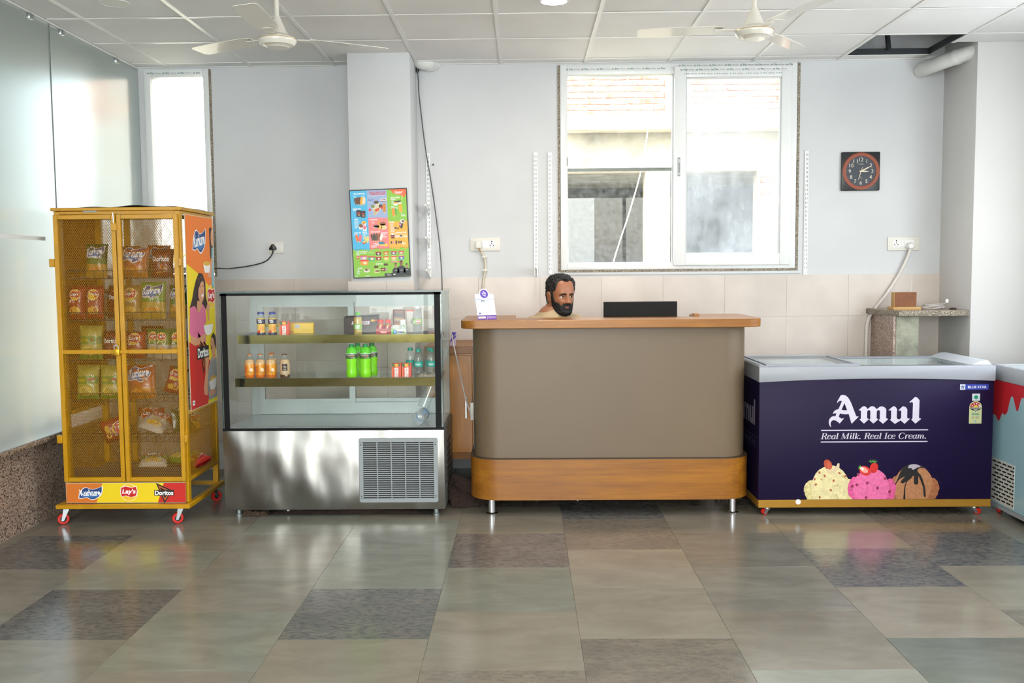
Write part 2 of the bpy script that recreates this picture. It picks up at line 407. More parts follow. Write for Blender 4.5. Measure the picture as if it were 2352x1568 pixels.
spec = {(0, 0): 'm', (0, -1): 'b', (0, -2): 'b', (0, 1): 'd', (-1, 0): 'b', (-1, -1): 'd', (-1, -2): 'g', (-1, -3): 'b', (-2, -2): 'd', (-2, -1): 'g', (-2, 0): 'g',
        (1, 0): 'b', (1, -1): 'y', (1, -2): 'y', (1, -3): 'b', (2, 0): 'b', (2, -1): 'd', (2, -2): 'b', (2, -3): 'e', (3, -1): 'd', (3, -2): 'b', (3, 0): 'm',
        (-3, 0): 'g', (-3, -1): 'b', (-3, -2): 'y', (-3, -3): 'g', (-4, -1): 'g', (-4, -2): 'd', (-4, -3): 'y', (-4, 0): 'b', (-5, -1): 'd', (-5, 0): 'b', (-5, -2): 'y', (-5, -3): 'g'}
rt = random.Random(3)
for i in range(-6, 6):
    odd = i % 2
    y0 = 5.292 if odd else 4.98
    for j in range(-8, 4):
        ya = y0 + 0.6165*j; xa = TX0 + TP*i
        if ya > 7.0 or ya < 0.2: continue
        k = spec.get((i, j), rt.choice('bbggyym'))
        o = bpy.data.objects.new('floor_tile', src[k]); COL.objects.link(o); o.parent = fl
        o.location = (xa+TP/2, ya+0.308, rt.uniform(-0.0004, 0.0004))
# plain continuation of the slabs behind the camera
MB().box(-3.2, XR, YR, 0.05, -0.02, -0.001).build('floor_tile', ST['b'], fl)

# ---------------------------------------------------------------- back wall with two window openings
W1 = (0.25, 2.043, 1.487, 3.016); W2 = (-2.83, -2.331, 1.487, 3.016)
wb = MB(); ZT = 3.5
xs = [-3.3, W2[0], W2[1], W1[0], W1[1], XR+0.3]
for a, b_, op in zip(xs[:-1], xs[1:], (None, W2, None, W1, None)):
    if op: wb.box(a, b_, YW, YW+0.24, 0, op[2]); wb.box(a, b_, YW, YW+0.24, op[3], ZT)
    else: wb.box(a, b_, YW, YW+0.24, 0, ZT)
wall_back = tag(wb.build('wall_back', M_wall), kind='structure')
M_tile = mat('wall_tile_beige', '#d3c9c0', 0.28, spec=0.3, noise=(5, 0.05), bump=(6, 0.05, 0.01), rand=0.03)
TW, TH = 0.4625, 0.31
tsrc = MB().box(-TW/2+0.0004, TW/2-0.0004, -0.008, 0, -TH/2+0.0004, TH/2-0.0004).mesh('wall_tile', M_tile, bevel=0.0006, seg=1)
for r in range(4):
    zc = 1.455 - TH*(r+0.5)
    for i in range(-7, 7):
        xc = 0.111 + TW*(i+0.5)
        if xc < -2.75 or xc > XP-0.1: continue
        o = bpy.data.objects.new('wall_tile', tsrc); COL.objects.link(o); o.parent = wall_back; o.location = (xc, YW-0.0005, zc)
MB().box(2.884, XP, YW-0.0085, YW, 0.2, 1.455).build('wall_tile', M_tile, wall_back)
MB().box(2.8915, 2.8945, YW-0.0092, YW-0.008, 1.19, 1.452).build('tile_grout', mprint('#f2f2f0'), wall_back)

# column with its tiled foot
wc = tag(MB().box(-1.239, -0.797, 6.71, YW, 0, ZT).build('wall_column', M_wall, bevel=0.004), kind='structure')
for r in range(3):
    for a, b_ in ((-1.262, -0.99), (-0.989, -0.79)):
        MB().box(a, b_, 6.70, 6.712, 1.437-0.31*(r+1)+0.001, 1.437-0.31*r).build('wall_tile', M_tile, wc, bevel=0.001, seg=1)
# pillar at the right, right-hand wall with a window, wall behind the camera
tag(MB().box(XP, XR+0.3, 6.59, YW+0.05, 0, ZT).build('wall_pillar', mat('wall_paint_lightened', '#dad9d7', 0.6, noise=(1.5, 0.03)), bevel=0.006), kind='structure')  # pillar's copy of the wall paint, lightened to stand for light on it
wr = MB(); WR = (2.35, 5.75, 1.1, 2.75)
for y0, y1, z0, z1 in ((YR, WR[0], 0, ZT), (WR[0], WR[1], 0, WR[2]), (WR[0], WR[1], WR[3], ZT), (WR[1], 6.6, 0, ZT)): wr.box(XR, XR+0.22, y0, y1, z0, z1)
tag(wr.build('wall_right', M_wall), kind='structure')
wf = MB(); WF = (-2.6, 2.9, 0.5, 2.85)
for x0, x1, z0, z1 in ((-3.3, WF[0], 0, ZT), (WF[0], WF[1], 0, WF[2]), (WF[0], WF[1], WF[3], ZT), (WF[1], XR+0.3, 0, ZT)): wf.box(x0, x1, YR-0.2, YR, z0, z1)
tag(wf.build('wall_front', M_wall), kind='structure')
M_pane = glass_thin('window_glass', '#f4f8f6', 0.9)
def plain_window(name, axis, a0, a1, z0, z1, c):
    o = thing(name, None, None, ((a0+a1)/2, c, z0) if axis == 'x' else (c, (a0+a1)/2, z0)); tag(o, kind='structure')
    n = max(2, round((a1-a0)/1.1))
    def bx(p, q, u, w, d=0.03):
        return MB().box(p, q, c-d, c+d, u, w) if axis == 'x' else MB().box(c-d, c+d, p, q, u, w)
    bx(a0, a1, z0, z0+0.06).build('window_frame', M_upvc, o); bx(a0, a1, z1-0.06, z1).build('window_frame', M_upvc, o)
    for k in range(n+1):
        p = a0+(a1-a0-0.06)*k/n; bx(p, p+0.06, z0+0.06, z1-0.06).build('mullion', M_upvc, o)
plain_window('window_3', 'y', WR[0], WR[1], WR[2], WR[3], XR+0.08)
plain_window('window_4', 'x', WF[0], WF[1], WF[2], WF[3], YR-0.08)

# ---------------------------------------------------------------- left: granite plinth and frosted glass wall
pl = MB().box(-3.15, -2.955, YR, YW, 0, 0.50)
plinth = tag(pl.build('wall_left', M_gran_brown), kind='structure')
MB().box(-3.17, -2.862, YR, YW, 0.50, 0.535).build('ledge', M_gran_brown, plinth, bevel=0.012, seg=3)
def frosted(name):
    m = bpy.data.materials.new(name); m.use_nodes = True; MATS[name] = m
    n = m.node_tree.nodes; l = m.node_tree.links; b = n['Principled BSDF']
    b.inputs['Base Color'].default_value = (0.86, 0.93, 0.91, 1); b.inputs['Roughness'].default_value = 0.30
    b.inputs['Transmission Weight'].default_value = 1.0; b.inputs['IOR'].default_value = 1.2
    b.inputs['Coat Weight'].default_value = 1.0; b.inputs['Coat Roughness'].default_value = 0.13; b.inputs['Coat IOR'].default_value = 2.2
    df = n.new('ShaderNodeBsdfDiffuse'); df.inputs[0].default_value = (0.62, 0.70, 0.68, 1)
    mx = n.new('ShaderNodeMixShader'); mx.inputs[0].default_value = 0.24; out = n['Material Output']
    l.new(b.outputs[0], mx.inputs[1]); l.new(df.outputs[0], mx.inputs[2]); l.new(mx.outputs[0], out.inputs[0])
    return m
M_frost = frosted('frosted_glass')
gw = thing('window_5', None, None, (XL, 4.0, 0.535)); tag(gw, kind='structure')
gy = [YR, -1.1, 0.3, 1.7, 3.1, 4.5, 5.78, YW-0.02]
for a, b_ in zip(gy[:-1], gy[1:]):
    MB().box(XL-0.012, XL, a+0.002, b_-0.002, 0.535, ZC-0.012).build('glass_pane', M_frost, gw)
MB().box(XL-0.03, XL+0.004, YR, YW, ZC-0.012, ZC).build('head_track', M_white, gw)
MB().box(XL+0.0004, XL+0.0012, 4.1, 5.62, 1.705, 1.727).build('clear_band', mprint('#e9ebea'), gw)
for y in (5.13, 5.56, 5.93, 6.72):
    MB().box(XL-0.018, XL+0.012, y-0.025, y+0.025, ZC-0.045, ZC-0.012).build('glass_clip', M_zinc, gw, bevel=0.003)
for y in gy[1:-1]:
    MB().box(XL-0.011, XL+0.0006, y-0.002, y+0.002, 0.535, ZC-0.012).build('joint_seal', mat('silicone', '#6d7a76', 0.4), gw)

# ---------------------------------------------------------------- false ceiling of square panels in a white grid
M_ctile = mat('ceiling_panel', '#efeeec', 0.85, noise=(1.3, 0.05), bump=(220, 0.25, 0.003), rand=0.03)
M_tbar = mat('ceiling_bar', '#ecebe8', 0.35)
ce = tag(MB().box(-3.3, XR+0.3, YR-0.2, YW+0.24, 3.5, 3.65).build('ceiling', mat('slab_concrete', '#c9ccc2', 0.95, noise=(14, 0.35), stretch=(4, 0.6, 1))), kind='structure')
CX = [2.93 - 0.6185*k for k in range(0, 10)][::-1]; CX = [XL] + [x for x in CX if x > XL+0.05] + [XR+0.02]
CY = [6.955 - 0.6085*k for k in range(0, 5)][::-1]; CY = CY + [YW]
ct = None
for i in range(len(CX)-1):
    for j in range(len(CY)-1):
        a, b_, c, d = CX[i], CX[i+1], CY[j], CY[j+1]
        if abs(a-2.3115) < 0.02 and abs(c-6.3465) < 0.02: continue          # the missing panel
        if a > 2.9 and d > 6.59:
            d = 6.59
            if c > 6.5: continue
        std = abs(b_-a-0.6185) < 0.01 and abs(d-c-0.6085) < 0.01
        if std:
            if ct is None: ct = MB().box(-0.298, 0.298, -0.293, 0.293, 0, 0.012).mesh('ceiling_tile', M_ctile)
            o = bpy.data.objects.new('ceiling_tile', ct); COL.objects.link(o); o.parent = ce
            o.location = ((a+b_)/2, (c+d)/2, ZC+0.002)
            o.rotation_euler = (random.uniform(-.003, .003), random.uniform(-.003, .003), 0)
        else:
            MB().box(a+0.004, b_-0.004, c+0.004, d-0.004, ZC+0.002, ZC+0.014).build('ceiling_tile', M_ctile, ce)
MB().box(XL, XR, YR, CY[0]-0.005, ZC+0.002, ZC+0.014).build('ceiling_panel', M_ctile, ce)
for x in CX[1:-1]:
    MB().box(x-0.0125, x+0.0125, YR, 6.59 if x > 2.9 else (6.71 if -1.239 < x < -0.797 else YW), ZC-0.004, ZC+0.001).build('grid_bar', M_tbar, ce)
for y in CY[:-1]:
    for i in range(len(CX)-1):
        if y > 6.6 and CX[i] > 2.9: continue
        MB().box(CX[i]+0.013, CX[i+1]-0.013, y-0.012, y+0.012, ZC-0.0025, ZC+0.001).build('grid_bar', M_tbar, ce)
MB().box(XL, XR, YW-0.02, YW, ZC-0.002, ZC+0.02).build('wall_angle', M_tbar, ce)
# dark steel of the bare grid and a hanger in the opening
M_dsteel = mat('dark_steel', '#3a3d40', 0.6, metal=0.4)
for q in ((2.318, 2.925, 6.945, 6.953, ZC+0.001, ZC+0.045), (2.912, 2.92, 6.35, 6.95, ZC+0.001, ZC+0.045)):
    MB().box(*q).build('grid_rail', M_dsteel, ce)
MB().cyl((2.62, 6.92, ZC+0.03), (2.60, 6.99, 3.5), 0.018, n=10).build('hanger_pipe', M_dsteel, ce)

# ---------------------------------------------------------------- windows of the back wall
def lettered_film(o, x0, x1, z, y, step, h, phase=0, sub=True):
    d = Decal(plane_fn((0, y, 0), (1, 0, 0), (0, 0, 1), 0.0005))
    k = 0; x = x0 + phase
    while x < x1-0.03:
        if k % 2 == 0:
            d.text('lei', x-0.017, z, h=h, col='#4b5560', bold=0.01); d.text('fer', x+0.019, z, h=h, col='#4b5560', bold=0.01)
            d.poly([(x-0.004, z+h*0.1), (x+0.002, z+h*0.75), (x+0.008, z+h*0.1), (x+0.002, z-h*0.75)], '#3f9a5a')
            d.ell(x+0.002, z, 0.0025, h*0.3, '#e9ebea', 2, 8)
        elif sub:
            d.text('uPVC door', x, z, w=0.042, col='#454b50', bold=0.012); d.rect(x-0.035, x+0.035, z-h*0.95, z-h*0.85, '#b9bdbb')
        x += step/2; k += 1
    d.build('film_print', o)
w1 = thing('window_1', None, None, (1.146, YW, W1[2])); tag(w1, kind='structure')
def ring(x0, x1, z0, z1, t, y0, y1, name, m, o, bevel=0.003, top=None, bot=None):
    top = top or t; bot = bot or t
    for q in ((x0, x0+t, z0, z1), (x1-t, x1, z0, z1), (x0+t, x1-t, z1-top, z1), (x0+t, x1-t, z0, z0+bot)):
        MB().box(q[0], q[1], y0, y1, q[2], q[3]).build(name, m, o, bevel=bevel)
YF = YW-0.004
for W, o_ in ((W1, w1),):
    ring(W[0]+0.02, W[1]-0.02, W[2]+0.018, W[3], 0.052, YF, YF+0.10, 'frame_member', M_upvc, o_, top=0.07, bot=0.055)
    for q in ((W[0], W[0]+0.018, W[2], W[3]), (W[1]-0.018, W[1], W[2], W[3]), (W[0]+0.018, W[1]-0.018, W[2], W[2]+0.018)):
        MB().box(q[0], q[1], YW-0.006, YW+0.2, q[2], q[3]).build('stone_edging', M_gran_edge, o_)
    MB().box(W[0]-0.02, W[1]+0.02, YW-0.012, YW, W[2]-0.022, W[2]-0.002).build('sill_bead', M_wall, o_, bevel=0.003)
# right sash slides in front; left light shows the outside directly
sx0, sx1, sz0, sz1 = 1.112, 1.975, 1.532, 2.99
sash = MB().box(sx0, sx0+0.085, YF-0.03, YF+0.03, sz0, sz1).build('sash_stile', M_upvc, w1, bevel=0.004)
MB().box(sx1-0.075, sx1, YF-0.03, YF+0.03, sz0, sz1).build('sash_stile', M_upvc, w1, bevel=0.004)
MB().box(sx0+0.085, sx1-0.075, YF-0.03, YF+0.03, sz0, sz0+0.085).build('sash_rail', M_upvc, w1, bevel=0.004)
MB().box(sx0+0.085, sx1-0.075, YF-0.03, YF+0.03, sz1-0.078, sz1).build('sash_rail', M_upvc, w1, bevel=0.004)
ring(sx0+0.083, sx1-0.073, sz0+0.083, sz1-0.076, 0.012, YF-0.02, YF+0.01, 'glazing_bead', mat('gasket', '#d5d7d6', 0.4), w1, bevel=0.002)
M_dirty = glass_thin('dusty_glass', '#eef3f4', 0.9, haze=0.30, dirt=(2.2, 0.22, (1, 1, 0.5)), hazecol='#dfe5ea')
MB().box(sx0+0.09, sx1-0.08, YF-0.002, YF+0.004, sz0+0.09, sz1-0.083).build('window_pane', M_dirty, w1)
ring(0.317, 1.112, 1.553, 2.952, 0.008, YF+0.02, YF+0.06, 'glazing_bead', mat('gasket2', '#c9cccb', 0.4), w1, bevel=0.0)
MB().box(0.322, 1.115, YF+0.045, YF+0.05, 1.56, 2.946).build('window_pane', glass_thin('clear_window_glass', '#f4f8f6', 0.9, haze=0.05, dirt=(30, 0.05)), w1)
MB().box(0.322, 1.108, YF+0.075, YF+0.10, 2.243, 2.268).build('outer_rail', mat('aluminium_grey', '#77746e', 0.4, metal=0.5), w1)
lk = MB().box(1.135, 1.158, YF-0.036, YF-0.029, 2.19, 2.33).build('sash_lock', mat('lock_grey', '#c4c7c6', 0.35), w1, bevel=0.003)
MB().box(1.142, 1.152, YF-0.038, YF-0.035, 2.215, 2.29).build('lock_slot', mprint('#8d9192'), lk)
for z in (2.198, 2.322): MB().cyl((1.1465, YF-0.0365, z), (1.1465, YF-0.038, z), 0.004, n=8).build('screw', M_dsteel, lk)
lk2 = MB().box(0.318, 0.327, YF-0.004, YF+0.02, 2.28, 2.34).build('strike_plate', mprint('#9fa3a3'), w1)
lettered_film(w1, 0.32, 1.08, 2.984, YF-0.0005, 0.113, 0.013, 0.02); lettered_film(w1, 1.12, 2.0, 3.004, YF-0.0005, 0.113, 0.012, 0.05)
lettered_film(w1, 1.15, 1.97, 2.966, YF-0.0305, 0.113, 0.013, 0.03); lettered_film(w1, 1.20, 1.95, 2.936, YF-0.0305, 0.113, 0.008, 0.0)

w2 = thing('window_2', None, None, (-2.58, YW, W2[2])); tag(w2, kind='structure')
ring(W2[0], W2[1]-0.012, W2[2]+0.018, W2[3], 0.045, YF, YF+0.09, 'frame_member', M_upvc, w2, top=0.055)
MB().box(W2[1]-0.014, W2[1]+0.004, YW-0.006, YW+0.2, W2[2]-0.01, W2[3]).build('stone_edging', M_gran_edge, w2)
MB().box(W2[0]+0.045, W2[1]-0.055, YF+0.03, YF+0.036, W2[2]+0.06, W2[3]-0.05).build('window_pane', glass_thin('clear_window_glass', '#f4f8f6'), w2)
lettered_film(w2, W2[0]+0.03, W2[1]-0.03, 2.99, YF-0.0005, 0.115, 0.013, 0.02)

# ---------------------------------------------------------------- outside: the building opposite, ground, added light blockers
YO = 14.0
M_brick = mat('brick_red', '#a05848', 0.9, noise=(9, 0.22), rand=0.22, col2='#b98070')
M_bmort = mat('brick_mortar', '#b9aea0', 0.95, noise=(18, 0.2), bump=(40, 0.4, 0.01))
M_cplast = mat('cement_plaster', '#a9a294', 0.92, noise=(1.6, 0.32), bump=(20, 0.3, 0.01))
ob = thing('building', 'unfinished brick and concrete building seen through the large window', 'building', (2.6, YO, 0))
def part(name, m, q, bevel=0.0): return MB().box(*q).build(name, m, ob, bevel=bevel)
BX0, BX1 = 0.58, 7.0
bw = part('brick_wall', M_bmort, (BX0, BX1, YO, YO+0.25, 3.72, 6.2))
bsrc = MB().box(-0.111, 0.111, -0.012, 0.05, -0.0365, 0.0365).mesh('brick', M_brick, bevel=0.006, seg=1)
rb = random.Random(11)
for r in range(11):
    z = 3.78 + 0.088*r
    for k in range(19):
        x = 0.45 + 0.238*k + (0.119 if r % 2 else 0)
        if 2.02 < x < 2.45: continue                       # cement patch between the two brick fields
        o = bpy.data.objects.new('brick', bsrc); COL.objects.link(o); o.parent = bw
        o.matrix_parent_inverse = WM['building'].inverted()
        o.location = (x+rb.uniform(-.006, .006), YO-0.002+rb.uniform(-.006, .004), z+rb.uniform(-.003, .003)); o.rotation_euler = (0, rb.uniform(-.012, .012), 0)
part('cement_patch', M_cplast, (2.06, 2.42, YO-0.05, YO, 3.72, 5.2))
part('ledge', M_cplast, (BX0, BX1, YO-0.38, YO+0.2, 3.50, 3.72), 0.01)
part('beam', M_cplast, (BX0, BX1, YO-0.02, YO+0.22, 2.94, 3.50), 0.01)
part('column', M_cplast, (1.78, 2.14, YO-0.05, YO+0.3, 0, 2.94), 0.01)
pr = part('brick_pier', M_bmort, (3.42, 3.90, YO, YO+0.25, 0, 2.94))
bs2 = MB().box(-0.052, 0.052, -0.012, 0.05, -0.034, 0.034).mesh('brick', M_brick, bevel=0.005, seg=1)
for r in range(17):
    for k in range(4):
        o = bpy.data.objects.new('brick', bs2); COL.objects.link(o); o.parent = pr; o.matrix_parent_inverse = WM['building'].inverted()
        o.location = (3.485+0.118*k+(0.03 if r % 2 else 0), YO-0.003+rb.uniform(-.005, .004), 1.55+0.083*r); o.rotation_euler = (0, rb.uniform(-.02, .02), 0)
part('column', M_cplast, (3.92, 4.4, YO-0.05, YO+0.3, 0, 2.94), 0.01)
part('inner_wall', mat('shaded_plaster', '#37342f', 0.95, noise=(3, 0.2)), (BX0, BX1, YO+3.4, YO+3.6, 0, 6))  # inner wall coloured dark to carry the shade of the deep openings
part('inner_floor', M_conc, (BX0, BX1, YO+0.2, YO+3.5, -0.1, 0.02))
part('inner_ceiling', M_conc, (BX0, BX1, YO+0.22, YO+3.5, 3.0, 3.2))
part('pillar', M_cplast, (0.45, 0.72, YO+1.6, YO+1.9, 0, 3.0))
part('side_wall', M_conc, (BX1, BX1+0.2, YO, YO+3.6, 0, 6)); part('side_wall', mat('side_bounce_white', '#d9d7d2', 0.9, noise=(1.5, 0.06)), (BX0-0.2, BX0, YO, YO+3.6, 0, 6))  # left side wall made near-white to brighten the frosted glass reflection
solo(MB().tube([(-8.27, 12.6, 0.02), (3.3, 12.6, 5.46)], 0.028, 8), 'bamboo_pole', mat('bamboo', '#c9ac78', 0.6, noise=(9, 0.15)), 'pale bamboo pole leaning across the top corner of the window view', 'pole')
solo(MB().tube(spline([(1.76, 13.615, 3.6), (1.73, 13.3, 3.5), (1.60, 12.95, 2.9), (1.43, 12.9, 2.3), (1.20, 12.85, 1.6), (1.08, 12.8, 1.0), (0.9, 12.75, 0.0), (0.5, 12.7, -0.01)], 5), 0.008, 6), 'wire', mprint('#efeae4'), 'thin white wire hanging outside across the large window', 'wire')
tag(MB().box(-60, 60, 7.34, 90, -0.3, -0.02).build('ground', mat('outside_ground', '#a39a8a', 0.95, noise=(0.8, 0.2))), kind='structure')
gl_ = tag(MB().box(-60, -3.3, -20, 7.34, -0.3, -0.02).build('ground', MATS['outside_ground']), kind='structure')
tag(MB().box(-3.9, -2.9, YR-0.2, 7.6, 3.06, 3.2).build('roof_light_block', M_conc), kind='structure')  # unseen overhang added to darken the top of the frosted glass
tag(MB().box(-4.55, -4.35, -20, 8.45, -0.1, 4.5).build('wall_sky_block', mat('sky_block_grey', '#59635d', 0.9, noise=(1.2, 0.15))), kind='structure')  # unseen wall added to keep sky light off the left of the glass
# ================================================================== CEILING AND WALL THINGS
M_fan = mat('fan_enamel', '#dcd8cc', 0.3, coat=0.4)
M_fanline = mat('fan_gold_line', '#b59a68', 0.35, metal=0.6)
def fan(loc, rz, label, z_body):
    t = thing('ceiling_fan', label, 'ceiling fan', (loc[0], loc[1], z_body), rz, 'ceiling fans')
    W = Matrix.Translation((loc[0], loc[1], z_body))
    top = ZC-z_body
    MB().cyl((0, 0, 0.15), (0, 0, top), 0.012, n=12).build('down_rod', M_fan, t, world=False)
    MB().lathe([(0.0, top), (0.05, top-0.002), (0.052, top-0.012), (0.03, top-0.05), (0.014, top-0.06), (0, top-0.06)][::-1], n=20).build('ceiling_cup', M_fan, t, world=False)
    MB().lathe([(0, 0.065), (0.062, 0.066), (0.048, 0.085), (0.036, 0.115), (0.024, 0.14), (0.016, 0.16), (0, 0.16)], n=24).build('canopy', M_fan, t, world=False)
    mo = MB().lathe([(0, 0), (0.055, 0.0), (0.062, 0.006), (0.085, 0.012), (0.096, 0.028), (0.099, 0.038), (0.096, 0.048), (0.075, 0.06), (0.06, 0.068), (0, 0.068)], n=32).build('motor_housing', M_fan, t, world=False)
    MB().lathe([(0.0975, 0.0405), (0.1, 0.0415), (0.1, 0.0435), (0.0975, 0.0445)], n=32, caps=False).build('trim_ring', M_fanline, mo, world=False)
    for k in range(3):
        a = 2*PI*k/3; R = Matrix.Rotation(a, 3, 'Z')
        br = MB(); br.add([R @ Vector(p) for p in ((0.085, -0.018, 0.046), (0.085, 0.018, 0.046), (0.2, 0.03, 0.052), (0.2, -0.03, 0.052), (0.085, -0.018, 0.05), (0.085, 0.018, 0.05), (0.2, 0.03, 0.056), (0.2, -0.03, 0.056))],
            [(0, 1, 2, 3), (7, 6, 5, 4), (0, 4, 5, 1), (1, 5, 6, 2), (2, 6, 7, 3), (3, 7, 4, 0)])
        b = MB(); P = []
        for zz in (0.0, 0.0025):
            for r_, w in ((0.16, 0.045), (0.22, 0.058), (0.45, 0.062), (0.58, 0.06), (0.6, 0.045)):
                P.append([(R @ Vector((r_, -w, 0.056+zz-w*0.12)), R @ Vector((r_, w, 0.056+zz+w*0.12)))])
        n = 5; V = [p[0][0] for p in P[:n]] + [p[0][1] for p in P[:n]][::-1] + [p[0][0] for p in P[n:]] + [p[0][1] for p in P[n:]][::-1]
        F = [tuple(range(10)), tuple(range(19, 9, -1))] + [(i, (i+1) % 10, 10+(i+1) % 10, 10+i) for i in range(10)]
        b.add(V, F)
        bl = b.build('blade', M_fan, t, world=False); br.build('blade_bracket', M_fan, bl, world=False)
    return t
fan((-1.284, 5.0), math.radians(30), 'white ceiling fan hanging over the glass display case', 2.672)
fan((1.197, 5.0), math.radians(52), 'white ceiling fan hanging in front of the large window', 2.687)

M_led_on = mat('led_diffuser_lit', '#ffffff', 0.5, emit=('#fff1dc', 22.0))
M_led_off = mat('led_diffuser', '#e6e4dc', 0.4)
def downlight(x, y, on, label, e=20, r=0.088):
    t = thing('downlight', label, 'light', (x, y, ZC-0.008), 0, 'round ceiling downlights')
    MB().lathe([(r-0.014, 0), (r, 0.0), (r, 0.006), (r-0.004, 0.009), (r-0.02, 0.009), (r-0.014, 0)], n=32, caps=False).build('trim_ring', M_white, t, world=False)
    MB().lathe([(0, 0.001), (r-0.013, 0.001), (r-0.013, 0.006), (0, 0.006)], n=32).build('diffuser', M_led_on if on else M_led_off, t, world=False)
    if on:
        ld = bpy.data.lights.new('downlight_lamp', 'AREA'); ld.shape = 'DISK'; ld.size = 0.15; ld.energy = e; ld.color = (1.0, 0.91, 0.83)
        o = bpy.data.objects.new('downlight_lamp', ld); COL.objects.link(o); o.parent = t; o.location = (0, 0, -0.003)
downlight(0.176, 5.47, True, 'lit round downlight in the ceiling above the counter')
downlight(-2.305, 5.40, False, 'unlit round downlight in the ceiling by the frosted glass wall')
for y, row in ((2.95, 'in the row over the middle of the hall'), (0.5, 'in the row over the hall entrance')):
    for x, side in ((-2.3, 'nearest the frosted glass'), (0.18, 'on the room axis'), (2.65, 'nearest the freezer side')):
        downlight(x, y, True, 'lit round downlight %s, %s' % (row, side), 15)

# ---------------------------------------------------------------- wall clock
M_cblack = mat('clock_case', '#1b2021', 0.3); M_corange = mat('clock_ring', '#8c4022', 0.45); M_cface = mat('clock_face', '#343a44', 0.5)
cx, cz, cs = 2.4935, 2.216, 0.1425
ck = thing('wall_clock', 'square black wall clock with an orange ring around a dark dial', 'clock', (cx, YW, cz-cs), rot=(0, -0.012, 0))
b = MB()
b.box(cx-cs, cx+cs, YW-0.024, YW-0.001, cz-cs, cz+cs)
b.build('case', M_cblack, ck, bevel=0.008, seg=2)
def disc(r0, r1, y0, y1, c=(cx, cz), n=48):
    m = MB(); V = []
    for r, y in ((r0, y0), (r1, y0), (r1, y1), (r0, y1)):
        V += [(c[0]+r*math.cos(2*PI*k/n), y, c[1]+r*math.sin(2*PI*k/n)) for k in range(n)]
    m.add(V, [(i*n+k, i*n+(k+1) % n, ((i+1) % 4)*n+(k+1) % n, ((i+1) % 4)*n+k) for i in range(4) for k in range(n)]); return m
disc(0.110, 0.137, YW-0.030, YW-0.022).build('ring', M_corange, ck, bevel=0.002)
MB().prism([(cx+0.112*math.cos(2*PI*k/48), cz+0.112*math.sin(2*PI*k/48)) for k in range(48)], YW-0.0255, YW-0.022, 'y').build('dial', M_cface, ck)
d = Decal(plane_fn((cx, YW-0.0255, cz), (1, 0, 0), (0, 0, 1), 0.0004))
for h in range(1, 13):
    a = PI/2 - h*PI/6; d.text(str(h), 0.083*math.cos(a), 0.085*math.sin(a), h=0.027, w=0.03 if h > 9 else None, col='#d8d2bd'); d.ell(0.104*math.cos(a), 0.104*math.sin(a), 0.0012, 0.0012, '#d8d2bd', n=6)
d.text('Prestige', 0.0, 0.052, w=0.036, col='#c9c2ac'); d.text('quartz', 0.0, -0.052, w=0.024, col='#b9b29c'); d.ell(-0.002, -0.043, 0.003, 0.003, '#b9b29c', n=8)
d.build('dial_print', ck)
M_hand = mat('clock_hand', '#e8dcbc', 0.4)
def hand(ang, l, w, back, y, name):
    a = PI/2-math.radians(ang); ux, uz = math.cos(a), math.sin(a); px, pz = -uz, ux
    P = [(cx-ux*back-px*w*.5, cz-uz*back-pz*w*.5), (cx+ux*l*.55-px*w*.7, cz+uz*l*.55-pz*w*.7), (cx+ux*l, cz+uz*l), (cx+ux*l*.55+px*w*.7, cz+uz*l*.55+pz*w*.7), (cx-ux*back+px*w*.5, cz-uz*back+pz*w*.5)]
    MB().prism(P, y-0.0008, y, 'y').build(name, M_hand, ck)
hand(93, 0.058, 0.007, 0.01, YW-0.0275, 'hour_hand'); hand(63, 0.088, 0.006, 0.012, YW-0.0285, 'minute_hand'); hand(198, 0.078, 0.003, 0.03, YW-0.0295, 'second_hand')
MB().cyl((cx, YW-0.027, cz), (cx, YW-0.031, cz), 0.005, n=12).build('hub', M_hand, ck)

# ---------------------------------------------------------------- slotted shelf standards with brackets
def standard(x, z0, z1, label, brackets=()):
    t = thing('shelf_standard', label, 'shelf standard', (x, YW, z0), 0, 'slotted shelf standards')
    b = MB(); b.box(x-0.0155, x+0.0155, YW-0.012, YW, z0, z1); b.build('channel', M_upvc, t, bevel=0.0015, seg=1)
    s = MB(); z = z1-0.03; k = 0
    while z > z0+0.03:
        for dx in (-0.0055, 0.0055): s.box(x+dx-0.0014, x+dx+0.0014, YW-0.0126, YW-0.0118, z-0.011, z+0.007)
        z -= 0.032; k += 1
    tag(s.build('slots', mprint('#4d5054'), t), kind='stuff')
    for z in (z1-0.02, (z0+z1)/2, z0+0.02): MB().cyl((x, YW-0.0122, z), (x, YW-0.0138, z), 0.0035, n=8).build('screw', M_zinc, t)
    for zb, L in brackets:
        MB().prism([(YW-0.0128, zb+0.02), (YW-0.0128, zb-0.055), (YW-L*0.35, zb-0.022), (YW-L, zb+0.006), (YW-L, zb+0.02)], x-0.0045, x+0.0045, 'x').build('bracket', M_upvc, t, bevel=0.001, seg=1)
standard(-0.7185, 1.46, 2.382, 'white slotted shelf standard with three brackets next to the hanging cable', ((1.97, 0.25), (1.735, 0.25), (1.50, 0.25)))
standard(0.084, 1.46, 2.38, 'white slotted shelf standard with one low bracket, second from the column', ((1.51, 0.22),))
standard(0.1915, 1.475, 2.379, 'white slotted shelf standard close beside the left edge of the large window')
standard(2.098, 1.452, 2.373, 'white slotted shelf standard between the large window and the wall clock')

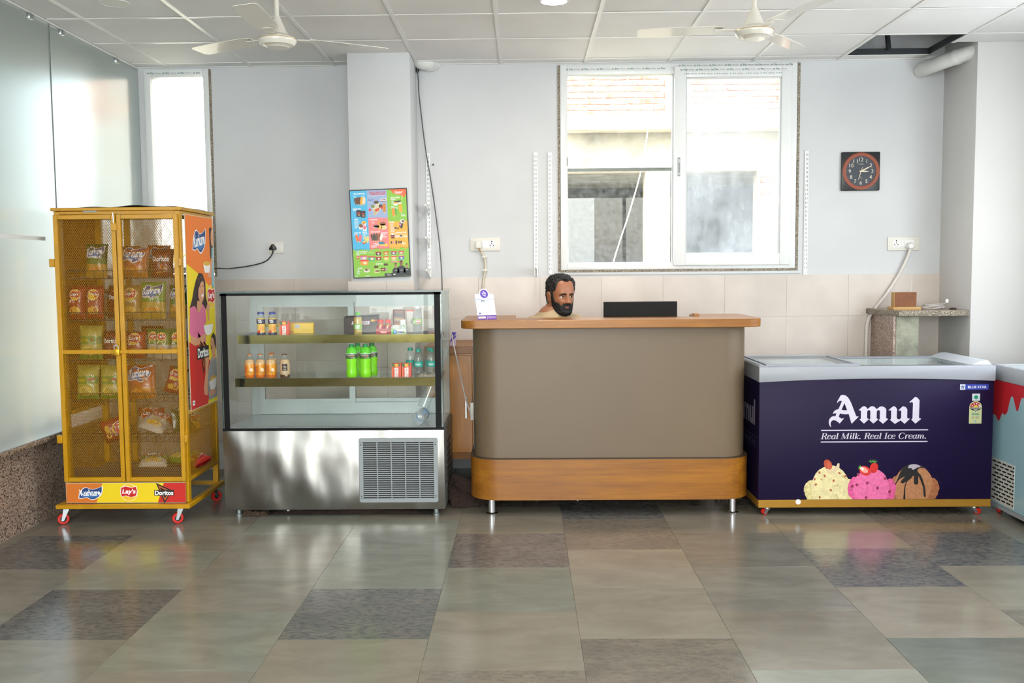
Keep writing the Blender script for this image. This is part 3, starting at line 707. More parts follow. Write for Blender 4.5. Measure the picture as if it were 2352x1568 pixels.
# ---------------------------------------------------------------- sockets, plugs and cables
def socket_plate(x0, x1, z0, z1, label, module, holes, rockers):
    t = thing('socket_plate', label, 'socket', ((x0+x1)/2, YW, z0))
    MB().box(x0, x1, YW-0.011, YW, z0, z1).build('plate', M_ivory, t, bevel=0.004)
    MB().box(module[0], module[1], YW-0.0125, YW-0.0105, module[2], module[3]).build('module', M_white, t, bevel=0.001, seg=1)
    for r in rockers: MB().box(r[0], r[1], YW-0.0155, YW-0.012, module[2]+0.005, module[3]-0.005).build('switch', M_white, t, bevel=0.001, seg=1)
    h = MB()
    for hx, hz, hr in holes: h.cyl((hx, YW-0.0122, hz), (hx, YW-0.0131, hz), hr, n=10)
    if holes: h.build('socket_holes', mprint('#141414'), t)
    return t
def holes5(x, z): return [(x, z+0.022, 0.0055), (x, z+0.006, 0.0042), (x-0.013, z-0.006, 0.0042), (x+0.013, z-0.006, 0.0042), (x-0.009, z-0.018, 0.003), (x+0.009, z-0.018, 0.003)]
socket_plate(-1.931, -1.814, 1.647, 1.736, 'small white socket plate with a switch on the wall above the display case', (-1.912, -1.836, 1.664, 1.719), [], [(-1.866, -1.846)])
socket_plate(-0.41, -0.182, 1.652, 1.752, 'wide white socket plate on the wall behind the counter', (-0.372, -0.222, 1.672, 1.73), holes5(-0.248, 1.70), [(-0.318, -0.297), (-0.294, -0.273)])
socket_plate(2.707, 2.946, 1.628, 1.731, 'wide white socket plate beside the pillar, under the clock', (2.745, 2.902, 1.652, 1.708), holes5(2.771, 1.68), [(2.806, 2.825), (2.828, 2.847)])
# black plug and its cord
t = thing('power_cord', 'black power cord with a plug in the small wall socket', 'cord', (-1.889, YW-0.05, 1.52))
MB().prism([(-1.914, 1.672), (-1.87, 1.672), (-1.866, 1.688), (-1.88, 1.706), (-1.883, 1.716), (-1.897, 1.716), (-1.902, 1.706), (-1.916, 1.684)], YW-0.055, YW-0.0125, 'y').build('plug', M_black, t, bevel=0.004)
MB().tube(spline([(-1.891, YW-0.035, 1.672), (-1.893, YW-0.035, 1.655), (-1.91, YW-0.04, 1.622), (-1.96, YW-0.04, 1.583), (-2.06, 7.0, 1.553), (-2.18, 6.93, 1.535), (-2.28, 6.8, 1.515), (-2.31, 6.55, 1.3)], 8), 0.0045, 8).build('cable', M_black, t)
# white plug with conduit
M_cond = mat('conduit_cream', '#cfc7b4', 0.55, noise=(30, 0.1))
t = thing('plugged_conduit', 'cream cable conduit with a square white plug in the socket behind the counter', 'cable', (-0.34, YW-0.03, 1.0))
MB().box(-0.370, -0.322, YW-0.045, YW-0.0125, 1.672, 1.728).build('plug', M_ivory, t, bevel=0.006)
MB().tube(spline([(-0.346, YW-0.03, 1.672), (-0.335, YW-0.025, 1.652), (-0.316, YW-0.02, 1.63)], 6), 0.004, 8).build('cable', mprint('#b0794a'), t)
MB().tube(spline([(-0.326, YW-0.022, 1.648), (-0.306, YW-0.02, 1.605), (-0.297, YW-0.02, 1.555), (-0.301, YW-0.02, 1.49), (-0.314, YW-0.025, 1.41), (-0.32, YW-0.025, 1.2)], 8), 0.0105, 10).build('conduit', M_cond, t)
for z, x in ((1.607, -0.304), (1.508, -0.300)): MB().box(x-0.018, x+0.02, YW-0.036, YW-0.001, z-0.007, z+0.007).build('clip', M_ivory, t, bevel=0.003)
t = thing('appliance_cable', 'thick white cable with a round plug running down past the stone ledge', 'cable', (2.6, YW-0.03, 0.3))
MB().lathe([(0, 0), (0.026, 0), (0.026, 0.03), (0.018, 0.042), (0, 0.042)], o=(2.866, YW-0.012, 1.662), M=Matrix.Rotation(PI/2, 3, 'X'), n=20).build('plug', M_white, t)
MB().tube(spline([(2.868, YW-0.035, 1.64), (2.845, YW-0.03, 1.57), (2.789, YW-0.03, 1.451), (2.695, YW-0.03, 1.30), (2.617, YW-0.03, 1.20), (2.566, YW-0.03, 1.105), (2.556, YW-0.03, 0.95), (2.556, YW-0.03, 0.3)], 8), 0.0125, 10).build('cable', mat('cable_white', '#dcd6cf', 0.5), t)
solo(MB().tube(spline([(-0.783, 7.04, 3.02), (-0.777, 7.06, 2.90), (-0.774, 7.07, 2.796), (-0.738, 7.075, 2.446), (-0.694, 7.07, 2.158), (-0.656, 7.06, 1.868), (-0.630, 7.03, 1.642), (-0.613, 6.95, 1.398), (-0.60, 6.75, 1.1), (-0.60, 6.5, 0.6)], 8), 0.0045, 8), 'hanging_cable', mprint('#5c5e5e'),
     'thin grey cable hanging from the ceiling corner beside the column', 'cable')
# PVC pipes
M_pvc = mat('pvc_pipe', '#dfe0dc', 0.4, noise=(8, 0.05))
t = thing('drain_pipe', 'white pipe elbow entering the ceiling in the corner beside the column', 'pipe', (-0.74, 7.0, 2.95))
MB().tube(spline([(-0.79, 7.02, 3.25), (-0.785, 7.02, 3.10), (-0.76, 7.02, 3.045), (-0.70, 7.05, 3.035), (-0.66, 7.11, 3.04)], 6), 0.058, 18).build('elbow', M_pvc, t)
MB().tube([(-0.70, 7.045, 3.034), (-0.685, 7.07, 3.035)], 0.063, 18).build('collar', M_pvc, t)
MB().prism([(-0.80, 3.028), (-0.775, 3.028), (-0.772, 2.985), (-0.785, 2.965), (-0.80, 2.985)], 7.08, 7.099, 'y').build('wall_gap', mprint('#1c1a18'), t)
t = thing('drain_pipe', 'thick white pipe elbow going into the pillar under the open ceiling panel', 'pipe', (2.99, 6.8, 2.88))
MB().tube(spline([(2.925, 7.09, 2.945), (2.93, 6.97, 2.945), (2.965, 6.86, 2.952), (3.03, 6.77, 2.968), (3.10, 6.70, 2.985), (3.14, 6.67, 2.99)], 6), 0.052, 20).build('elbow', M_pvc, t)
MB().tube([(3.025, 6.775, 2.967), (3.05, 6.75, 2.973)], 0.056, 20).build('collar', M_pvc, t)
solo(MB().cyl((-0.68, YW, 2.297), (-0.68, YW-0.012, 2.297), 0.007, n=8), 'wall_plug', mprint('#3d3a38'), 'small dark wall plug next to the hanging grey cable', 'wall plug')

# ---------------------------------------------------------------- granite ledge at the pillar
sl = thing('stone_ledge', 'speckled granite ledge on a stone leg beside the white pillar', 'ledge', (2.8, 6.8, 0))
MB().prism([(2.556, 7.09), (2.556, 7.0), (2.61, 6.60), (XP-0.002, 6.60), (XP-0.002, 7.09)], 1.163, 1.20, 'z').build('slab', M_gran_edge, sl, bevel=0.003)
MB().prism([(2.56, 7.088), (2.56, 7.0), (2.613, 6.603), (XP-0.004, 6.603), (XP-0.004, 7.088)], 1.2, 1.2015, 'z').build('polished_top', M_gran_pink, sl)
MB().box(2.595, 2.612, 6.66, 7.09, 0, 1.163).build('side_slab', M_gran_pink, sl)
MB().box(2.612, 2.775, 6.655, 7.09, 0, 1.163).build('mortar_leg', mat('cement_rough', '#8f8f7f', 0.95, noise=(9, 0.3), bump=(25, 0.9, 0.02)), sl, bevel=0.008)
solo(MB().tube([(2.79, 7.0, 1.075), (2.91, 6.99, 1.068)], 0.012, 12), 'pipe_stub', M_pvc, 'short cut pipe stub sticking out under the stone ledge', 'pipe')
M_mdf = mat('mdf_brown', '#7c4a26', 0.6, noise=(25, 0.12)); M_mdfedge = mat('mdf_edge', '#c09a62', 0.7)
solo(MB().box(2.626, 2.822, 6.74, 6.86, 1.2015, 1.2215), 'wood_board', M_mdfedge, 'flat wooden offcut lying on the stone ledge', 'wood board', bevel=0.002)
t = thing('wood_block', 'brown wooden block standing upright on a flat offcut on the ledge', 'wood block', (2.725, 6.82, 1.2215))
MB().box(2.648, 2.805, 6.79, 6.85, 1.222, 1.325).build('board', M_mdfedge, t, bevel=0.002); MB().box(2.652, 2.805, 6.786, 6.791, 1.222, 1.325).build('face', M_mdf, t)
cc = MB(); pts = []
for k in range(60):
    a = 2*PI*k/14; pts.append((2.92+0.075*math.cos(a)*(1+0.1*math.sin(k)), 6.78+0.05*math.sin(a), 1.206+0.0006*k+0.003*math.sin(k*1.7)))
pts += [(2.99, 6.76, 1.24), (3.01, 6.75, 1.255)]
t = thing('coiled_cable', 'coiled grey cable lying on the stone ledge', 'cable', (2.92, 6.78, 1.2015))
MB().tube(pts, 0.0035, 6).build('cable', mat('cable_grey', '#bdb8b2', 0.5), t); MB().box(2.995, 3.015, 6.742, 6.758, 1.25, 1.275).build('plug', M_white, t, bevel=0.002)
solo(MB().lathe([(0, 0), (0.022, 0), (0.026, 0.006), (0.014, 0.013), (0, 0.014)], o=(3.045, 6.74, 1.2015), n=12), 'rag_scrap', mprint('#4a372c'), 'small dark scrap lying on the ledge near the pillar', 'scrap')
# ---------------------------------------------------------------- ice cream range poster on the column
PW, PH = 0.410, 0.624
pa = 0.031
po = Vector((-1.221, 6.6985, 1.456))
pU = Vector((math.cos(pa), 0, math.sin(pa))); pV = Vector((-math.sin(pa), 0, math.cos(pa)))
ps = thing('poster', 'colourful ice cream range poster hung slightly crooked on the column', 'poster', tuple(po))
m = MB(); N = Vector((0, -1, 0))
m.add([po, po+pU*PW, po+pU*PW+pV*PH, po+pV*PH] + [q+N*0.006 for q in (po, po+pU*PW, po+pU*PW+pV*PH, po+pV*PH)], [(0, 3, 2, 1), (4, 5, 6, 7), (0, 1, 5, 4), (1, 2, 6, 5), (2, 3, 7, 6), (3, 0, 4, 7)])
m.build('board', mprint('#1d2026'), ps)
d = Decal(plane_fn(po+N*0.006+pU*0.007+pV*0.007, pU*(PW-0.014), pV*(PH-0.014), 0.00035))
def drip(u0, u1, v, col, lay, seed, n=9, lo=0.018):
    r = random.Random(seed); P = [(u0, v+0.02)]; w = (u1-u0)/n
    for k in range(n):
        h = r.uniform(0.002, lo); a = u0+w*k
        P += [(a+w*.12, v), (a+w*.25, v-h), (a+w*.5, v-h-0.004), (a+w*.75, v-h), (a+w*.88, v)]
    P += [(u1, v+0.02)]; d.poly(P, col, lay)
BL, PU, GR, PK, OR, RD = '#4bb8e4', '#9fb2d8', '#8cc63f', '#ee8584', '#f2b23c', '#ee6a34'
d.rect(0, 1, 0, 0.335, GR, 1)
d.rect(0, 0.30, 0.325, 1, BL, 1); d.rect(0.30, 0.655, 0.685, 1, PU, 1); d.rect(0.30, 0.655, 0.325, 0.685, PK, 1); d.rect(0.655, 1, 0.64, 1, GR, 1); d.rect(0.655, 1, 0.325, 0.64, OR, 1)
drip(0, 0.30, 0.33, BL, 2, 1, 8, 0.03); drip(0.30, 0.655, 0.33, PK, 2, 2, 9); drip(0.655, 1, 0.33, OR, 2, 3, 9, 0.03); drip(0.30, 0.655, 0.69, PU, 2, 4, 9, 0.02); drip(0.655, 1, 0.645, GR, 2, 5, 8, 0.02)
d.poly([(0.70, 1), (0.735, 0.985), (0.77, 0.955), (0.83, 0.94), (0.90, 0.935), (0.935, 0.905), (0.965, 0.905), (0.985, 0.93), (1, 0.945), (1, 1)], RD, 2)
d.text('Havmor', 0.87, 0.966, w=0.15, col='#ffffff', lay=4, shear=0.3, bold=0.02); d.text('ICE CREAM', 0.865, 0.948, w=0.07, col='#ffffff', lay=4)
def head(t, u, v, w, h=0.016, col='#ffffff', al='c'): d.text(t, u, v, w=w, h=h, col=col, lay=4, bold=0.03, align=al)
head('TAKE A LOOK AT OUR', 0.485, 0.974, 0.30, 0.02, '#d8483c'); head('COMPLETE RANGE', 0.49, 0.951, 0.26, 0.02, '#d8483c')
d.text('Over many flavours to love for everyone', 0.48, 0.934, w=0.30, col='#ffffff', lay=4)
head('BLOCKBUSTER', 0.165, 0.965, 0.20); head('SIGNATURE', 0.105, 0.792, 0.145); head('CUPS', 0.075, 0.776, 0.07); head('CUPS', 0.085, 0.672, 0.07); head('DOLLIES', 0.105, 0.517, 0.11); head('KULFIS', 0.225, 0.52, 0.08)
head('ZERO ADDED', 0.80, 0.905, 0.17); head('SUGAR', 0.765, 0.886, 0.09); head('ICE', 0.745, 0.80, 0.05); head('CANDIES', 0.785, 0.783, 0.12); head('FRUIT', 0.925, 0.705, 0.06, 0.012); head('CANDIES', 0.935, 0.692, 0.085, 0.012)
head('NOVELTIES', 0.395, 0.66, 0.14); head('CHOCOLATE BAR', 0.42, 0.52, 0.17); head('COMBOS &', 0.42, 0.382, 0.10, 0.012); head('PACKS', 0.44, 0.368, 0.065, 0.012)
head('CONES', 0.715, 0.625, 0.09); head('SUNDAE CUPS', 0.875, 0.50, 0.20); head('KIDS', 0.90, 0.385, 0.05, 0.012); head('SPECIAL', 0.92, 0.37, 0.09, 0.012)
head('GREAT TO SHARE,', 0.16, 0.297, 0.20, 0.013); head('EASY TO STORE.', 0.15, 0.28, 0.18, 0.013); head('TUBS', 0.085, 0.263, 0.06, 0.013)
head('SHOTTIES', 0.46, 0.148, 0.125); head('CAKES', 0.115, 0.105, 0.085)
d.text('BLACKBERRY DELIGHT', 0.33, 0.283, w=0.11, col='#ffffff', lay=4)
d.text('World', 0.36, 0.888, w=0.09, h=0.016, col='#3a4a8a', lay=4, shear=0.3, bold=0.02); d.rect(0.535, 0.645, 0.872, 0.90, '#f2f0f0', 3); d.text('CREAMIES', 0.59, 0.887, w=0.095, h=0.014, col='#7a2b34', lay=4, bold=0.02)
d.rect(0.535, 0.645, 0.865, 0.872, '#7a2b34', 3)
def stick(u, v, w, h, rot, c1, c2='#e7c98b', lay=3):
    c, s_ = math.cos(rot), math.sin(rot); asp = 0.66
    d.poly([(u+(x*c-y*s_*asp*1.0), v+(x*s_*asp+y*c)) for x, y in ((-w*.12, -h*.78), (w*.12, -h*.78), (w*.12, -h*.4), (-w*.12, -h*.4))], c2, lay)
    P = []
    for k in range(9): a = PI*k/8; P.append((w*.5*math.cos(a), h*.3+w*.6*math.sin(a)))
    P += [(-w*.5, -h*.5), (w*.5, -h*.5)]
    d.poly([(u+(x*c-y*s_*asp), v+(x*s_*asp+y*c)) for x, y in P], c1, lay+1)
for k, (c1, r) in enumerate((('#6f4a30', 0.7), ('#5c3a24', 0.4), ('#6b3f22', 0.15), ('#f0b32e', -0.2), ('#f3d7c0', -0.5))): stick(0.10+0.035*k, 0.875, 0.06, 0.06, r, c1, lay=3+k*.2)
for u, v in ((0.135, 0.735), (0.215, 0.725)):
    d.poly([(u-0.045, v+0.035), (u+0.045, v+0.035), (u+0.038, v-0.035), (u-0.038, v-0.035)], '#211c1e', 4); d.ell(u, v+0.035, 0.048, 0.009, '#3a3436', 5); d.rect(u-0.03, u+0.03, v+0.002, v+0.014, '#c8404a', 5); d.ell(u+0.005, v-0.015, 0.02, 0.012, '#b08a60', 5)
for u, v, c1 in ((0.22, 0.62, '#e8b23c'), (0.165, 0.585, '#8a5a38'), (0.23, 0.565, '#e08aa2')):
    d.poly([(u-0.042, v+0.014), (u+0.042, v+0.014), (u+0.032, v-0.03), (u-0.032, v-0.03)], '#f3efec', 4); d.ell(u, v+0.014, 0.042, 0.017, c1, 5); d.poly([(u-0.02, v), (u+0.02, v), (u, v-0.016)], '#d0454c', 5)
stick(0.085, 0.45, 0.05, 0.07, 0.5, '#ec7a3a'); stick(0.14, 0.45, 0.05, 0.07, -0.4, '#f0707c'); stick(0.235, 0.435, 0.04, 0.06, 0.3, '#d8d48a'); stick(0.275, 0.435, 0.04, 0.06, -0.3, '#ecdc78')
d.ell(0.205, 0.40, 0.035, 0.016, '#c9502e', 4); d.ell(0.205, 0.407, 0.028, 0.01, '#e9c06a', 5)
d.poly([(0.37, 0.82), (0.45, 0.835), (0.50, 0.86), (0.57, 0.80), (0.42, 0.70)], '#d8d0b8', 3); d.ell(0.46, 0.86, 0.045, 0.018, '#5a3f2e', 4); d.ell(0.395, 0.815, 0.035, 0.02, '#7e8f5c', 4); d.ell(0.535, 0.815, 0.035, 0.02, '#4b3a2c', 4)
d.poly([(0.40, 0.775), (0.53, 0.80), (0.42, 0.70)], '#c8b890', 4); d.poly([(0.43, 0.78), (0.52, 0.80), (0.50, 0.76), (0.44, 0.75)], '#d85a3a', 5); stick(0.60, 0.79, 0.055, 0.085, -0.05, '#d88a2e'); d.ell(0.555, 0.795, 0.022, 0.015, '#dc3b36', 5); d.ell(0.34, 0.775, 0.022, 0.015, '#dc3b36', 5)
for u, v, a, b_, c1 in ((0.44, 0.585, 0.05, 0.016, '#2f2624'), (0.44, 0.573, 0.05, 0.01, '#efe6dc'), (0.50, 0.57, 0.045, 0.024, '#f0c058'), (0.56, 0.61, 0.055, 0.02, '#8a5a34'), (0.56, 0.595, 0.055, 0.012, '#d9b070'), (0.575, 0.565, 0.05, 0.02, '#f4efe2'), (0.575, 0.567, 0.036, 0.013, '#d8d860')): d.ell(u, v, a, b_, c1, 4 if c1 != '#d8d860' else 5)
d.rect(0.47, 0.51, 0.60, 0.645, '#d89a48', 3)
for k, c1 in enumerate(('#5a4a3a', '#4f4034', '#6b5038', '#a05a3a', '#efe9e0')): stick(0.36+0.04*k, 0.455, 0.045, 0.075, 0.6-0.3*k, c1, lay=3+k*.2)
d.rect(0.47, 0.575, 0.375, 0.405, '#2f8aa0', 4); d.rect(0.485, 0.63, 0.355, 0.378, '#e8c66a', 4); d.rect(0.575, 0.63, 0.35, 0.375, '#f2d23a', 5); d.rect(0.555, 0.57, 0.395, 0.415, '#e08a3a', 5)
d.poly([(0.78, 0.862), (0.90, 0.872), (0.885, 0.835), (0.80, 0.835)], '#2c2a2a', 3); d.poly([(0.76, 0.845), (0.85, 0.845), (0.835, 0.812), (0.775, 0.812)], '#f2f0ee', 4); d.ell(0.805, 0.845, 0.045, 0.01, '#e8b04a', 5); d.ell(0.88, 0.84, 0.04, 0.012, '#e8e0c8', 4); d.poly([(0.925, 0.93), (0.94, 0.93), (0.93, 0.875), (0.915, 0.86)], '#cde08a', 4)
stick(0.76, 0.735, 0.055, 0.07, 0.1, '#f29a2e', lay=4); stick(0.80, 0.74, 0.04, 0.07, -0.05, '#5bb04a'); stick(0.89, 0.775, 0.06, 0.07, 0.15, '#f2b02a')
d.poly([(0.86, 0.62), (0.94, 0.635), (0.90, 0.54), (0.85, 0.57)], '#3a3432', 4); d.ell(0.91, 0.63, 0.045, 0.025, '#d8d4cc', 5); d.ell(0.92, 0.63, 0.02, 0.012, '#4a3a30', 6); d.poly([(0.84, 0.61), (0.89, 0.60), (0.87, 0.57)], '#e89ab4', 5); d.ell(0.785, 0.555, 0.02, 0.014, '#5a3a26', 4); d.ell(0.83, 0.55, 0.018, 0.012, '#8a5a34', 4)
d.poly([(0.69, 0.485), (0.765, 0.485), (0.755, 0.435), (0.70, 0.435)], '#5a3a2c', 4); d.ell(0.728, 0.487, 0.04, 0.012, '#e8e2da', 5); d.rect(0.70, 0.757, 0.452, 0.464, '#d0404a', 5)
for u, c1 in ((0.80, '#e8c0b0'), (0.875, '#5a3a2c'), (0.95, '#e8d060')): d.ell(u, 0.46, 0.035, 0.018, '#f2ede6', 4); d.ell(u, 0.464, 0.026, 0.011, c1, 5)
for u, c1 in ((0.695, '#6a4630'), (0.735, '#e88aa0'), (0.785, '#6a4630'), (0.83, '#4a3020'), (0.87, '#4a3020')): d.ell(u, 0.39, 0.016, 0.016 if u != 0.785 else 0.026, c1, 4); d.rect(u-0.003, u+0.003, 0.365, 0.375, '#e7c98b', 3)
TUB = ['#5a3030', '#c8903c', '#8a5a8a', '#b08a70', '#8a2c2c', '#e8d060', '#e8b880', '#3a7ac0']
for k, c1 in enumerate(TUB):
    u = 0.455+0.137*(k % 4); v = 0.268-0.058*(k//4)
    d.poly([(u-0.05, v+0.014), (u+0.05, v+0.014), (u+0.042, v-0.02), (u-0.042, v-0.02)], c1, 4); d.rect(u-0.056, u+0.056, v+0.012, v+0.021, '#e0453c', 5); d.ell(u, v-0.003, 0.022, 0.01, '#f0e4c8', 5, 10); d.rect(u-0.035, u+0.035, v-0.031, v-0.028, '#f4fff0', 4)
for u, v, c1, s_ in ((0.185, 0.225, '#c8a0c8', 1.25), (0.325, 0.213, '#4ab08a', 1.25), (0.195, 0.168, '#f0a03a', 1.5)):
    d.poly([(u-0.05*s_, v+0.014*s_), (u+0.05*s_, v+0.014*s_), (u+0.042*s_, v-0.02*s_), (u-0.042*s_, v-0.02*s_)], c1, 4); d.rect(u-0.056*s_, u+0.056*s_, v+0.012*s_, v+0.021*s_, '#e0453c', 5); d.ell(u+0.01, v-0.004, 0.025*s_, 0.011*s_, '#f0e4b8', 5, 10)
d.ell(0.08, 0.232, 0.027, 0.018, '#e03a34', 5); d.text('NEW', 0.08, 0.232, w=0.036, col='#ffffff', lay=6, bold=0.03)
d.rect(0.665, 0.895, 0.158, 0.172, '#e0505c', 4); d.text('AND MANY MORE FLAVOURS AVAILABLE', 0.78, 0.165, w=0.21, col='#ffffff', lay=5)
d.ell(0.23, 0.08, 0.06, 0.026, '#e8e4d8', 4); d.ell(0.23, 0.09, 0.05, 0.018, '#a8b868', 5); d.ell(0.225, 0.085, 0.018, 0.012, '#5a3a2c', 6)
for u, v in ((0.385, 0.115), (0.42, 0.115), (0.56, 0.137), (0.595, 0.137)): d.ell(u, v, 0.02, 0.015, '#5a3426', 4)
d.rect(0.37, 0.455, 0.045, 0.085, '#e8d8a0', 4); d.rect(0.385, 0.455, 0.058, 0.075, '#6a4a34', 5); d.rect(0.485, 0.56, 0.06, 0.10, '#4a3438', 4); d.rect(0.55, 0.585, 0.062, 0.098, '#c88ab8', 4); d.rect(0.495, 0.55, 0.072, 0.088, '#d89a5a', 5)
# three people in dark sports shirts
for u, s_, sk in ((0.755, 0.95, '#a97d5e'), (0.855, 1.15, '#8a5c42'), (0.95, 0.9, '#b08a6c')):
    d.poly([(u-0.07*s_, 0.035), (u-0.06*s_, 0.085*s_), (u-0.02*s_, 0.105*s_), (u+0.02*s_, 0.105*s_), (u+0.055*s_, 0.085*s_), (min(1, u+0.065*s_), 0.035)], '#23282c', 5)
    d.rect(u-0.014*s_, u+0.014*s_, 0.095*s_, 0.12*s_, sk, 6); d.ell(u, 0.13*s_, 0.024*s_, 0.024*s_, sk, 7); d.ell(u, 0.143*s_, 0.027*s_, 0.014*s_, '#1c1814', 8, 10, 0, PI); d.rect(u-0.025*s_, u+0.03*s_, 0.064, 0.069, '#c8ccd0', 7)
d.rect(0.55, 1, 0.002, 0.035, '#23282c', 5); d.text('GUJARAT', 0.62, 0.024, w=0.075, h=0.009, col='#ffffff', lay=6, bold=.02); d.text('TO CHEER US ON', 0.63, 0.012, w=0.09, h=0.008, col='#ffffff', lay=6)
d.poly([(0.70, 0.012), (0.75, 0.012), (0.742, 0.024), (0.725, 0.031), (0.708, 0.024)], '#cfd8cc', 6)
# blocks of small print
def fine(u, v, n, w, seed):
    r = random.Random(seed)
    for k in range(n): d.rect(u, u+w*r.uniform(.5, 1), v-0.0095*k, v-0.0095*k+0.0035, '#e6f4f6', 3)
fine(0.05, 0.655, 10, 0.10, 1); fine(0.19, 0.505, 8, 0.11, 2); fine(0.03, 0.505, 3, 0.10, 3); fine(0.69, 0.605, 11, 0.10, 4); fine(0.73, 0.868, 5, 0.05, 5); fine(0.52, 0.508, 7, 0.13, 6); fine(0.05, 0.085, 6, 0.08, 7); fine(0.06, 0.935, 2, 0.06, 8); fine(0.2, 0.935, 2, 0.08, 9); fine(0.33, 0.36, 3, 0.13, 10); fine(0.36, 0.63, 2, 0.07, 11)
fine(0.02, 0.016, 2, 0.06, 12); fine(0.2, 0.016, 2, 0.12, 13)
d.build('print', ps)
# ================================================================== YELLOW SNACK RACK
M_yel = mat('rack_yellow', '#c08c00', 0.35, noise=(14, 0.06), coat=0.3)
M_yelm = mat('rack_mesh_yellow', '#a8750c', 0.45)
M_wire = mat('black_wire', '#191817', 0.4)
M_redw = mat('caster_red', '#d0281f', 0.4); M_hub = mat('caster_hub', '#1c1c1e', 0.5)
RX0, RX1, RY0, RY1 = -2.78, -2.03, 5.55, 6.12
rk = thing('snack_rack', 'tall yellow wire mesh snack rack on red casters by the glass wall', 'rack', (-2.4, 5.83, 0))

def logo_kurkure(d, u, v, s, a=1.0, lay=3):
    """a = aspect: v-units per u-unit of the carrying decal"""
    top = [(-.5, -.22), (-.42, .06), (-.2, .24), (.05, .16), (.3, .2), (.52, .3)]; bot = [(.5, .05), (.4, -.14), (.1, -.3), (-.15, -.2), (-.35, -.24)]
    S = [(p.x, p.y) for p in spline(top, 4)[:-1]] + [(p.x, p.y) for p in spline([top[-1]]+bot+[top[0]], 4)[:-1]]
    P = [(u+x*s*1.08, v+y*s*a*1.12) for x, y in S]; d.poly(P, '#f3f3f6', lay)
    d.poly([(u+x*s, v+y*s*a) for x, y in S], '#27437f', lay+1); d.poly([(u+x*s*.8, v+(y*.5-.08)*s*a) for x, y in S], '#3f79b8', lay+1.5)
    d.text('Kurkure', u, v+0.01*s*a, w=s*0.9, h=s*a*0.3, col='#ffffff', lay=lay+2.5, bold=0.03, rot=0.06)
def logo_lays(d, u, v, s, a=1.0, lay=3):
    d.ell(u, v, s*.52, s*.52*a, '#f4e7a8', lay); d.ell(u, v, s*.48, s*.48*a, '#f2c32c', lay+1)
    d.poly([(u+x*s, v+y*s*a) for x, y in ((-.5, .02), (-.46, .3), (-.2, .38), (.15, .3), (.44, .36), (.5, .12), (.44, -.2), (.15, -.3), (-.2, -.2), (-.44, -.26))], '#ffffff', lay+2)
    d.poly([(u+x*s*.94, v+y*s*a*.92) for x, y in ((-.5, .02), (-.46, .3), (-.2, .38), (.15, .3), (.44, .36), (.5, .12), (.44, -.2), (.15, -.3), (-.2, -.2), (-.44, -.26))], '#c8201e', lay+3)
    d.text("Lay's", u, v+0.03*s*a, w=s*.78, h=s*a*.36, col='#ffffff', lay=lay+4, bold=0.035, shear=0.15)
def logo_doritos(d, u, v, s, a=1.0, lay=3):
    d.poly([(u+x*s, v+y*s*a) for x, y in ((-.42, .52), (.42, .12), (.0, -.58))], '#241a1a', lay)
    d.poly([(u+x*s, v+y*s*a) for x, y in ((-.30, .38), (.34, .08), (.02, -.42))], '#d86a24', lay+1)
    d.poly([(u+x*s, v+y*s*a) for x, y in ((-.24, .30), (.28, .06), (.02, -.32))], '#3a1512', lay+2)
    d.poly([(u+x*s, v+y*s*a) for x, y in ((-.52, .14), (.52, .14), (.52, -.16), (-.52, -.16))], '#241a1a', lay+3)
    d.text('Doritos', u, v-0.01*s*a, w=s*.96, h=s*a*.24, col='#ffffff', lay=lay+4, bold=0.03)

def banner_cloth(name, col):
    m = bpy.data.materials.new(name); m.use_nodes = True; MATS[name] = m; n = m.node_tree.nodes; l = m.node_tree.links; n.clear()
    o = n.new('ShaderNodeOutputMaterial'); a = n.new('ShaderNodeBsdfDiffuse'); b = n.new('ShaderNodeBsdfTranslucent'); x = n.new('ShaderNodeMixShader')
    a.inputs[0].default_value = rgb(col); b.inputs[0].default_value = rgb(col); x.inputs[0].default_value = 0.55
    l.new(a.outputs[0], x.inputs[1]); l.new(b.outputs[0], x.inputs[2]); l.new(x.outputs[0], o.inputs[0]); return m
# frame: posts, rails, base
for x, y in ((RX0+.018, RY0+.02), (RX1-.018, RY0+.02), (RX0+.018, RY1-.02), (RX1-.018, RY1-.02)):
    MB().box(x-.018, x+.018, y-.018, y+.018, 0.13, 1.872).build('post', M_yel, rk, bevel=0.002, seg=1)
for y0, y1, z0, z1 in ((RY0, RY0+.03, 1.853, 1.873), (RY1-.03, RY1, 1.853, 1.873), (RY0, RY0+.03, 0.252, 0.275), (RY1-.03, RY1, 0.252, 0.275), (RY1-.02, RY1, 1.02, 1.06)):
    MB().box(RX0+.036, RX1-.036, y0, y1, z0, z1).build('rail', M_yel, rk, bevel=0.002, seg=1)
for x0, x1 in ((RX0, RX0+.03), (RX1-.03, RX1)):
    for z0, z1 in ((1.853, 1.873), (0.252, 0.275), (0.655, 0.68)): MB().box(x0, x1, RY0+.038, RY1-.038, z0, z1).build('rail', M_yel, rk, bevel=0.002, seg=1)
for q in ((RX0-.012, RX1+.012, RY0-.012, RY0+.02, 1.874, 1.893), (RX0-.012, RX1+.012, RY1-.02, RY1+.012, 1.874, 1.893), (RX0-.012, RX0+.02, RY0+.02, RY1-.02, 1.874, 1.893), (RX1-.02, RX1+.012, RY0+.02, RY1-.02, 1.874, 1.893)):
    MB().box(*q).build('top_angle', M_yel, rk, bevel=0.002, seg=1)
for x in (-2.58, -2.24): MB().box(x-.018, x+.018, RY1-.028, RY1-.004, 0.275, 1.853).build('back_strut', M_yel, rk, bevel=0.002, seg=1)
